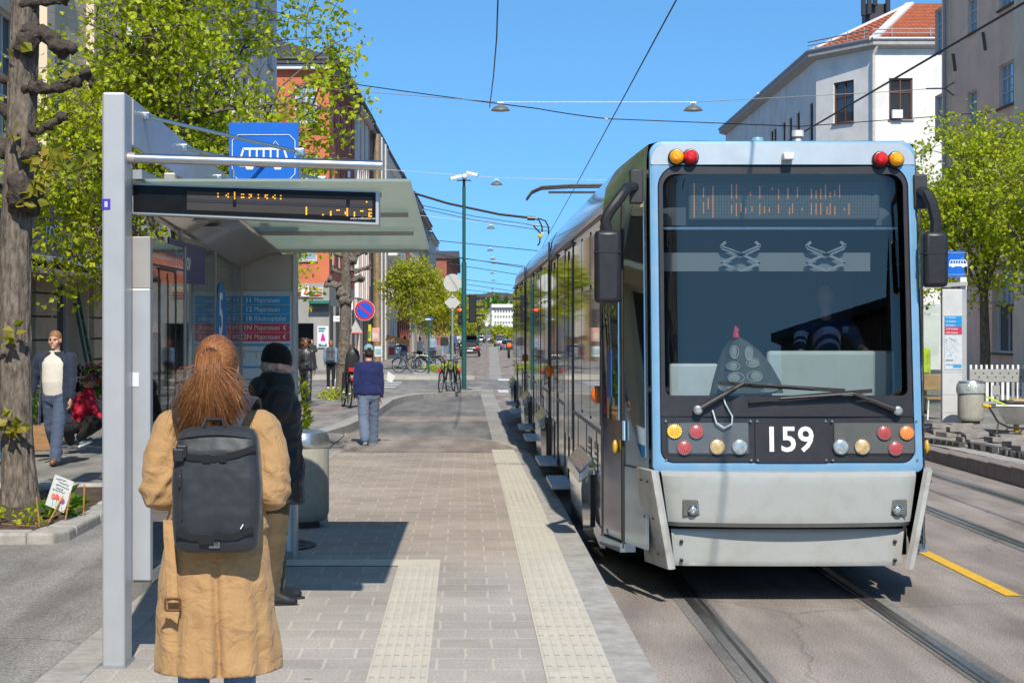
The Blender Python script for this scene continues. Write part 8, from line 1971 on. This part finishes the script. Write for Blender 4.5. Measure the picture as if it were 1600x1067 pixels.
for k, (a, b, Y) in enumerate((((665, 374), (840, 392), 120), ((670, 395), (830, 420), 135), ((690, 400), (820, 416), 142), ((700, 412), (815, 430), 150), ((720, 436), (815, 448), 190), ((720, 443), (810, 456), 210), ((725, 452), (805, 462), 240), ((730, 461), (803, 469), 270))):
    wire('thin black span wire across the far street', [P(*a, Y), P(*b, Y)], .02 + .00008 * Y, n=4, group='span wires across the far street')
lampm = mat('street_lamp_grey', (.17, .18, .18), .5, .3, .1, 10)
proto = None
for px, py, Y, lab in ((782, 170, 49.5, 'largest hanging street lamp left of the tram roof'), (1083, 170, 49.5, 'hanging street lamp above the tram roof near the white house'), (776, 287, 78, 'hanging street lamp beside the pole cameras'), (767, 356, 110, None), (766, 391, 140, None), (770, 405, 160, None), (772, 411, 172, None), (769, 427, 202, None), (771, 438, 232, None), (769, 452, 286, None), (772, 461, 330, None)):
    loc = P(px, py, Y); lab2 = lab or 'small hanging street lamp in the far row over the street'
    if proto is None:
        proto = thing('street_lamp', lab2, 'street lamp', loc, 0, 'lamps hung over the street')
        MB().lathe([(.275, -.06), (.27, -.045), (.20, .035), (.10, .085), (.05, .10), (.045, .15), (.0, .15)], (0, 0, 0), 28).build('lamp_shade', lampm, proto, False, smooth=True)
        MB().lathe([(.25, -.058), (.18, -.075), (.001, -.085)], (0, 0, 0), 24).build('diffuser', mat('lamp_diffuser', (.30, .31, .31), .4, 0, 0), proto, False, smooth=True)
        MB().box(-.09, .09, -.02, .02, .15, .20).build('hanger', whitep, proto, False); MB().box(-.02, .02, -.02, .02, .10, .16).build('stem', whitep, proto, False)
    else: dup(proto, loc, 0, lab2)
ins = thing('wire_insulator', 'yellow insulator with curved black jumper cables beside the tram roof', 'insulator', P(845, 368, 74))
MB().ell(P(844, 369, 74), (.10, .06, .10)).build('insulator_body', mat('insulator_yellow', (.65, .42, .03), .4, 0, .1, 10), ins, True, smooth=True); MB().ell(P(847, 365, 74), (.07, .05, .05)).build('insulator_cap', whitep, ins, True)
for a in ([(832, 341), (842, 344), (847, 354), (847, 364)], [(840, 341), (852, 345), (857, 355), (857, 366)], [(833, 352), (840, 360), (846, 366)], [(844, 372), (843, 380), (840, 384)]): MB().tube([P(*q, 74) for q in a], .035, 6).build('jumper_cable', blackp, ins, True)
tag(MB().tube([P(824, 341, 72), P(836, 341.5, 72)], .09, 8).build('cable_clamp', blackp), 'dark clamp at the end of the thick feeder cable', 'clamp')
yk = thing('span_wire_anchor', 'black forked wire anchor fixed to the beige house wall', 'wire anchor', P(1478, 139, 58)); w0 = P(1450, 139, 62); ya_ = RX(58)
for q in (P(1489, 130, rY(1489)), P(1489, 149, rY(1489))): MB().tube([P(1476, 138.5, 60.5), q], .025, 6).build('fork', wirem, yk, True)
MB().tube([P(1448, 139, 63), P(1476, 138.5, 60.5)], .03, 6).build('rod', wirem, yk, True)
tag(MB().box(-.05, .05, -.05, .05, -.04, .04, Matrix.Translation(P(947, 186, 51))).build('wire_clip', galv), 'small grey clip where the contact wire meets the span wire', 'wire clip')
Yr = 32.7; t = thing('tram_shelter', 'white shelter panel with route map and blue tram sign at the right hand stop', 'shelter', (PX(1492, Yr), Yr, zs(Yr)))
wpan = mat('shelter_white_panel', (.60, .60, .58), .4, .1, .05, 4, dirt=(.40, .42, .44), dscale=3, damt=.3)
def rbx(x0, x1, y0, y1, m, name, d0=0.0, d1=.14, par=t, Y=Yr, **k): return MB().box(PX(x0, Y), PX(x1, Y), Y + d0, Y + d1, PZ(y1, Y), PZ(y0, Y)).build(name, m, par, True, **k)
rbx(1472.5, 1504, 452, 660, wpan, 'end_panel', bevel=.01); rbx(1504.3, 1511, 452, 660, shg, 'end_post', .02, .4)
for y in (493, 581, 616, 644): rbx(1473, 1504, y, y + .6, shd, 'panel_joint', -.003, -.001)
mp_ = rbx(1475.5, 1503, 493, 577, mat('map_paper', (.56, .60, .62), .4, 0, .1, 20), 'route_map', -.012, -.004)
for k in range(5):
    c = MATS['timetable_blue'] if k < 3 else MATS['timetable_red']; y0 = 493.5 + 5.9 * k; r_ = rbx(1475.8, 1502.7, y0, y0 + 5.3, c, 'route_row', -.02, -.012, mp_)
    text('route_text', ('11 Kjelsås', '12 Kjelsås', '18 Ljabru', '11N Kjelsås', '12N Kjelsås')[k], .048, facing(V((PX(1477, Yr), Yr - .021, PZ(y0 + 2.7, Yr))), (0, -1, 0)), whitet, mp_, 'LEFT', extrude=.0004)
rr = random.Random(9); mb = MB()
for _ in range(40):
    a = (rr.uniform(1478, 1500), rr.uniform(528, 556)); b = (a[0] + rr.gauss(0, 4), a[1] + rr.gauss(0, 4)); b = (min(1501, max(1477, b[0])), min(558, max(527, b[1]))); mb.bar(P(*a, Yr - .014), P(*b, Yr - .014), .006, .003)
mb.build('map_lines', mat('map_ink', (.40, .45, .45), .6, 0, .2, 20), mp_, True)['kind'] = 'stuff'
rbx(1477, 1489, 562, 563.5, ink, 'map_bar', -.018, -.013, mp_); rbx(1477, 1502, 569, 570, MATS['timetable_blue'], 'map_bar', -.018, -.013, mp_); rbx(1489, 1502, 571, 574, MATS['timetable_blue'], 'map_bar', -.018, -.013, mp_)
sg = rbx(1479, 1514, 391, 432, blue, 'tram_sign', .3, .34); q2 = lambda px, py: P(px, py, Yr + .296); mb = MB()
tram_pict(q2, mb, 1483, 1511, 406, 418); mb.build('tram_symbol', sw, sg, True, fix=False); mb = MB()
rr_ = [(1481, 395), (1512, 395), (1512, 429), (1481, 429)]
for a, b in zip(rr_, rr_[1:] + rr_[:1]): mb.bar(q2(*a), q2(*b), .008, .004)
mb.build('sign_border', sw, sg, True); rbx(1483, 1486, 430, 455, galv, 'sign_post', .3, .34); rbx(1503, 1513, 433, 452, whitep, 'roof_end', .1, .3)
rf = MB().prism([P(1400, 448, Yr), P(1512, 440, Yr), P(1512, 446, Yr), P(1400, 455, Yr)], V((.0, 3.4, .0))).build('roof', shg, t, True)
MB().box(PX(1440, Yr + 3), PX(1443, Yr + 3), Yr + 3.0, Yr + 3.05, 0, PZ(450, Yr + 3)).build('rear_post', shd, t, True)
MB().prism([P(1438, 475, Yr + 2.5), P(1468, 475, Yr + 2.5), P(1468, 640, Yr + 2.5), P(1438, 640, Yr + 2.5)], V((0, .02, 0))).build('wall_glass', wallglass, t, True); rbx(1447, 1464, 484, 498, MATS['name_sign_blue'], 'name_sign', 2.4, 2.44)
text('stop_name', 'Torshov', .09, facing(P(1455.5, 491, Yr + 2.39), (0, -1, 0)), whitet, t)
rr = random.Random(12); mb = MB()       # dark leaf-shadow like stains of torn stickers on the panel
tag(MB().box(-.05, .05, -.02, .02, -.05, .05).build('pad', wood), 'x', 'x') if False else None
J = skel(1.75, still, ar0); human('worker in a yellow high visibility vest behind the right hand shelter panel', (PX(1436, 39), 39, zs(39)), R(190), J, dict(top=(cloth('hivis_yellow', (.50, .65, .03), .7, .05, .2, 10), .9, .03, .02), legs=(blk, .1, .085, .08), shoes=blackp, hair=(brownhair, 'short'), sleeve=.06), .02)
t = thing('wooden_chair', 'light wooden chair standing inside the right hand shelter', 'chair', (PX(1462, 36.5), 36.5, zs(36.5)))
lw_ = mat('chair_wood', (.40, .24, .10), .6, 0, .15, 8)
MB().box(-.24, .24, -.22, .22, .42, .47).build('seat', lw_, t, False, bevel=.01); MB().box(-.24, .24, .20, .24, .60, .95).build('backrest', lw_, t, False, bevel=.02)
for a in (-1, 1):
    for b in (-1, 1): MB().bar(V((a * .2, b * .18, .42)), V((a * .23, b * .22, 0)), .03, .03).build('leg', whitep, t, False)
Yb2 = 41.8; t = thing('barrier_fence', 'grey plastic construction barrier with white teeth along its top', 'barrier', (PX(1560, Yb2), Yb2, PZ(630, Yb2)))
barm = mat('barrier_grey', (.34, .34, .325), .6, 0, .06, 6, dirt=(.28, .27, .24), dscale=3, damt=.4); s_ = Yb2 / F
xa, xb = PX(1515, Yb2), PX(1640, Yb2); za = lambda py: PZ(py, Yb2)
MB().box(xa, xb, Yb2, Yb2 + .06, za(597), za(577)).build('top_panel', barm, t, True, bevel=.01)
k = 0; x = xa + .01
while x < xb: MB().box(x, x + .055, Yb2 + .01, Yb2 + .05, za(576.9), za(570)).build('tooth', whitep, t, True, bevel=.006); x += .127
x = xa + .02
while x < xb: MB().box(x, x + .07, Yb2 + .005, Yb2 + .045, za(627), za(597.2)).build('upright', whitep if int(x * 8) % 3 else barm, t, True, bevel=.006); x += .125
MB().box(xa, xb, Yb2 + .0, Yb2 + .05, za(631), za(627.2)).build('bottom_rail', barm, t, True)
rr = random.Random(3)
for i in range(8):
    for j in (0, 1): c = P(1524 + i * 13 + 6 * j, 583 + 6 * j, Yb2 - .003); MB().lathe([(.018, 0), (.018, .004), (.0, .004)], (0, 0, 0), 12).xf(facing(c, (0, -1, 0))).build('hole', darkmetal, t, True)
MB().box(P(1551, 0, Yb2).x, P(1562, 0, Yb2).x, Yb2 - .02, Yb2, za(617), za(602)).build('plate', barm, t, True)
Yw = 29.3; t = thing('wheelbarrow', 'grey steel wheelbarrow with yellow grips and a yellow wheel on the paving works', 'wheelbarrow', P(1580, 676, Yw)); s_ = Yw / F
def wq(px, py, dy=0): return P(px, py, Yw + dy)
tray = mat('tray_steel', (.38, .38, .37), .45, .7, .15, 6)
rim = [wq(1556, 634, -.30), wq(1640, 636, -.28), wq(1640, 634, .30), wq(1556, 633, .32)]; bot = [wq(1572, 662, -.16), wq(1625, 664, -.16), wq(1625, 664, .16), wq(1572, 661, .16)]
mb = MB(); mb.rings([rim, [a.lerp(b, .5) + V((0, 0, -.02)) for a, b in zip(rim, bot)], bot], cap=False); mb.face(bot)
tr_ = mb.build('tray', tray, t, True, fix=False, solid=.008); MB().tube(rim + rim[:1], .012, 6).build('tray_rim', tray, tr_, True)
for dy, ex in ((-.28, 0), (.30, 4)):
    fr_ = MB().tube([wq(1540 + ex, 634, dy), wq(1546, 637, dy), wq(1560, 660, dy * .8), wq(1578, 668, dy * .6), wq(1615, 670, dy * .35), wq(1640, 672, dy * .2)], .018, 8).tube([wq(1560, 660, dy * .8), wq(1557, 677, dy)], .016, 8).tube([wq(1578, 666, dy * .6), wq(1565, 678, dy), wq(1592, 677, dy), wq(1600, 668, dy * .5)], .014, 8)
    f_ = fr_.build('frame', darkmetal, t, True, smooth=True)
    MB().tube([wq(1535 + ex, 632, dy), wq(1544 + ex, 635.5, dy)], .028, 10).build('grip', mat('grip_yellow', (.65, .42, .02), .5, 0, .05, 10), f_, True, smooth=True)
wl_ = MB().tube([wq(1602, 668, 0) + V((.16 * cos(a), 0, .16 * sin(a))) for a in [2 * pi * j / 20 for j in range(21)]], .045, 10, cap=False).build('wheel', mat('grip_yellow', (.65, .42, .02), .5, 0, .05, 10), t, True, smooth=True)
tag(MB().bar(wq(1540, 619, .1), wq(1574, 634, .0), .05, .03).build('level_tool', mat('tool_lime', (.50, .65, .02), .5, 0, .05, 10), bevel=.008), 'lime green long tool lying across the wheelbarrow', 'tool')
t = thing('power_tool', 'yellow and grey machine behind the wheelbarrow by the barrier', 'machine', P(1588, 634, 31.5)); MB().box(-.25, .1, -.2, .2, 0, .10).build('base', darkmetal, t, False, bevel=.02); MB().box(-.1, .25, -.15, .15, .02, .12).build('body', MATS['grip_yellow'], t, False, bevel=.03)
rr = random.Random(21); slabm = mat('loose_slab', (.27, .245, .22), .9, 0, .25, 5, .3, 50); proto = None
spots = []
for i, Y in enumerate((31.6, 31.0, 30.3, 29.6, 28.9, 28.2, 27.6, 27.0, 26.4, 25.8, 25.2, 24.7)):
    x = PX(1450 + i * 13.5, Y) + .15
    spots += [(x, Y, 0), (x + .42, Y + .05, 0)]
    if i % 2 == 0: spots.append((x + .1, Y + .02, 1))
    if i % 3 == 0: spots.append((x + .5, Y + .2, 1))
for k, (x, Y, lv) in enumerate(spots):
    loc = V((x + rr.gauss(0, .05), Y + rr.gauss(0, .12), zs(Y) + .004 + .085 * lv)); lab = 'loose brown paving slab stacked at the kerb works'
    if proto is None:
        proto = MB().box(-.19, .19, -.2, .2, 0, .08).build('paving_slab', slabm, bevel=.008); tag(proto, lab, 'paving slab', 'loose paving slabs at the works'); proto.location = loc; proto.rotation_euler = (0, 0, .1)
    else: o = proto.copy(); COL.objects.link(o); o.location = loc; o.rotation_euler = (R(rr.gauss(0, 3)) * lv, R(rr.gauss(0, 5)) * lv, rr.gauss(0, .14))
proto = None; sett = mat('dark_sett', (.075, .07, .066), .9, 0, .3, 8, .4, 40)
for k in range(16):
    px = 1451 + k * 9.6 + (12 if k > 5 else 0); Y = 28.6 - k * .22 if k < 6 else 27.4 - (k - 6) * .30; loc = P(px, 0, Y); loc.z = zs(Y) + .003
    if proto is None: proto = MB().box(-.055, .055, -.09, .09, 0, .09).build('kerb_sett', sett, bevel=.01); tag(proto, 'dark cobble sett in the line above the right kerb', 'sett', 'dark setts above the right kerb'); proto.location = loc
    else: o = proto.copy(); COL.objects.link(o); o.location = loc; o.rotation_euler = (0, 0, rr.gauss(0, .15)); o.scale = (rr.uniform(.8, 1.9) if k > 5 else 1, 1, 1)
sheet('works_sand', 8.0, 11.5, [24, 26, 28, 30, 31.5, 33], zs, mat('works_sand', (.30, .255, .20), .95, 0, .25, 3, .5, 30), dz=.002)
cd = bpy.data.cameras.new('Camera'); cam = bpy.data.objects.new('Camera', cd); COL.objects.link(cam)
cam.location = (0, 0, CZ); cam.rotation_euler = (R(90), 0, 0)
cd.sensor_width = 36; cd.lens = 36 * F / 1600
cd.shift_x = (800 - VX) / 1600; cd.shift_y = -(533.5 - VY) / 1600
cd.clip_end = 5000; cd.clip_start = .1
SC.camera = cam
SUN = V((-.10, 1.03, -1.0)).normalized()
sl = bpy.data.lights.new('Sun', 'SUN'); sl.energy = 5.0; sl.angle = R(.53); sl.color = (1, .935, .835)
so = bpy.data.objects.new('Sun', sl); COL.objects.link(so); so.rotation_euler = SUN.to_track_quat('-Z', 'Y').to_euler(); so.location = (0, -20, 30)
w = bpy.data.worlds.new('World'); SC.world = w; w.use_nodes = True
n = w.node_tree.nodes; l = w.node_tree.links
sky = n.new('ShaderNodeTexSky'); sky.sky_type = 'NISHITA'; sky.sun_disc = False
to = -SUN
sky.sun_elevation = math.asin(to.z); sky.sun_rotation = atan2(to.x, to.y)
sky.air_density = 1.0; sky.dust_density = .35; sky.ozone_density = 3.5; sky.altitude = 50
tc = n.new('ShaderNodeTexCoord'); sx = n.new('ShaderNodeSeparateXYZ'); l.new(tc.outputs['Generated'], sx.inputs[0])
mm = n.new('ShaderNodeMath'); mm.operation = 'MULTIPLY_ADD'; mm.inputs[1].default_value = .9; mm.inputs[2].default_value = .15; l.new(sx.outputs['Z'], mm.inputs[0])
cb = n.new('ShaderNodeCombineXYZ'); l.new(sx.outputs['X'], cb.inputs[0]); l.new(sx.outputs['Y'], cb.inputs[1]); l.new(mm.outputs[0], cb.inputs[2])
nm = n.new('ShaderNodeVectorMath'); nm.operation = 'NORMALIZE'; l.new(cb.outputs[0], nm.inputs[0]); l.new(nm.outputs[0], sky.inputs['Vector'])
tn = n.new('ShaderNodeMix'); tn.data_type = 'RGBA'; tn.blend_type = 'MULTIPLY'; tn.inputs[0].default_value = 1; tn.inputs[7].default_value = (.56, .92, 1.08, 1)
l.new(sky.outputs[0], tn.inputs[6]); l.new(tn.outputs[2], n['Background'].inputs['Color']); n['Background'].inputs['Strength'].default_value = .165
SC.view_settings.view_transform = 'Standard'; SC.view_settings.look = 'None'; SC.view_settings.exposure = 0
SC.cycles.use_denoising = True
SC.cycles.max_bounces = 7; SC.cycles.diffuse_bounces = 3; SC.cycles.glossy_bounces = 4; SC.cycles.transmission_bounces = 4; SC.cycles.transparent_max_bounces = 10
SC.cycles.caustics_reflective = False; SC.cycles.caustics_refractive = False
bpy.data.scenes.remove(WS)
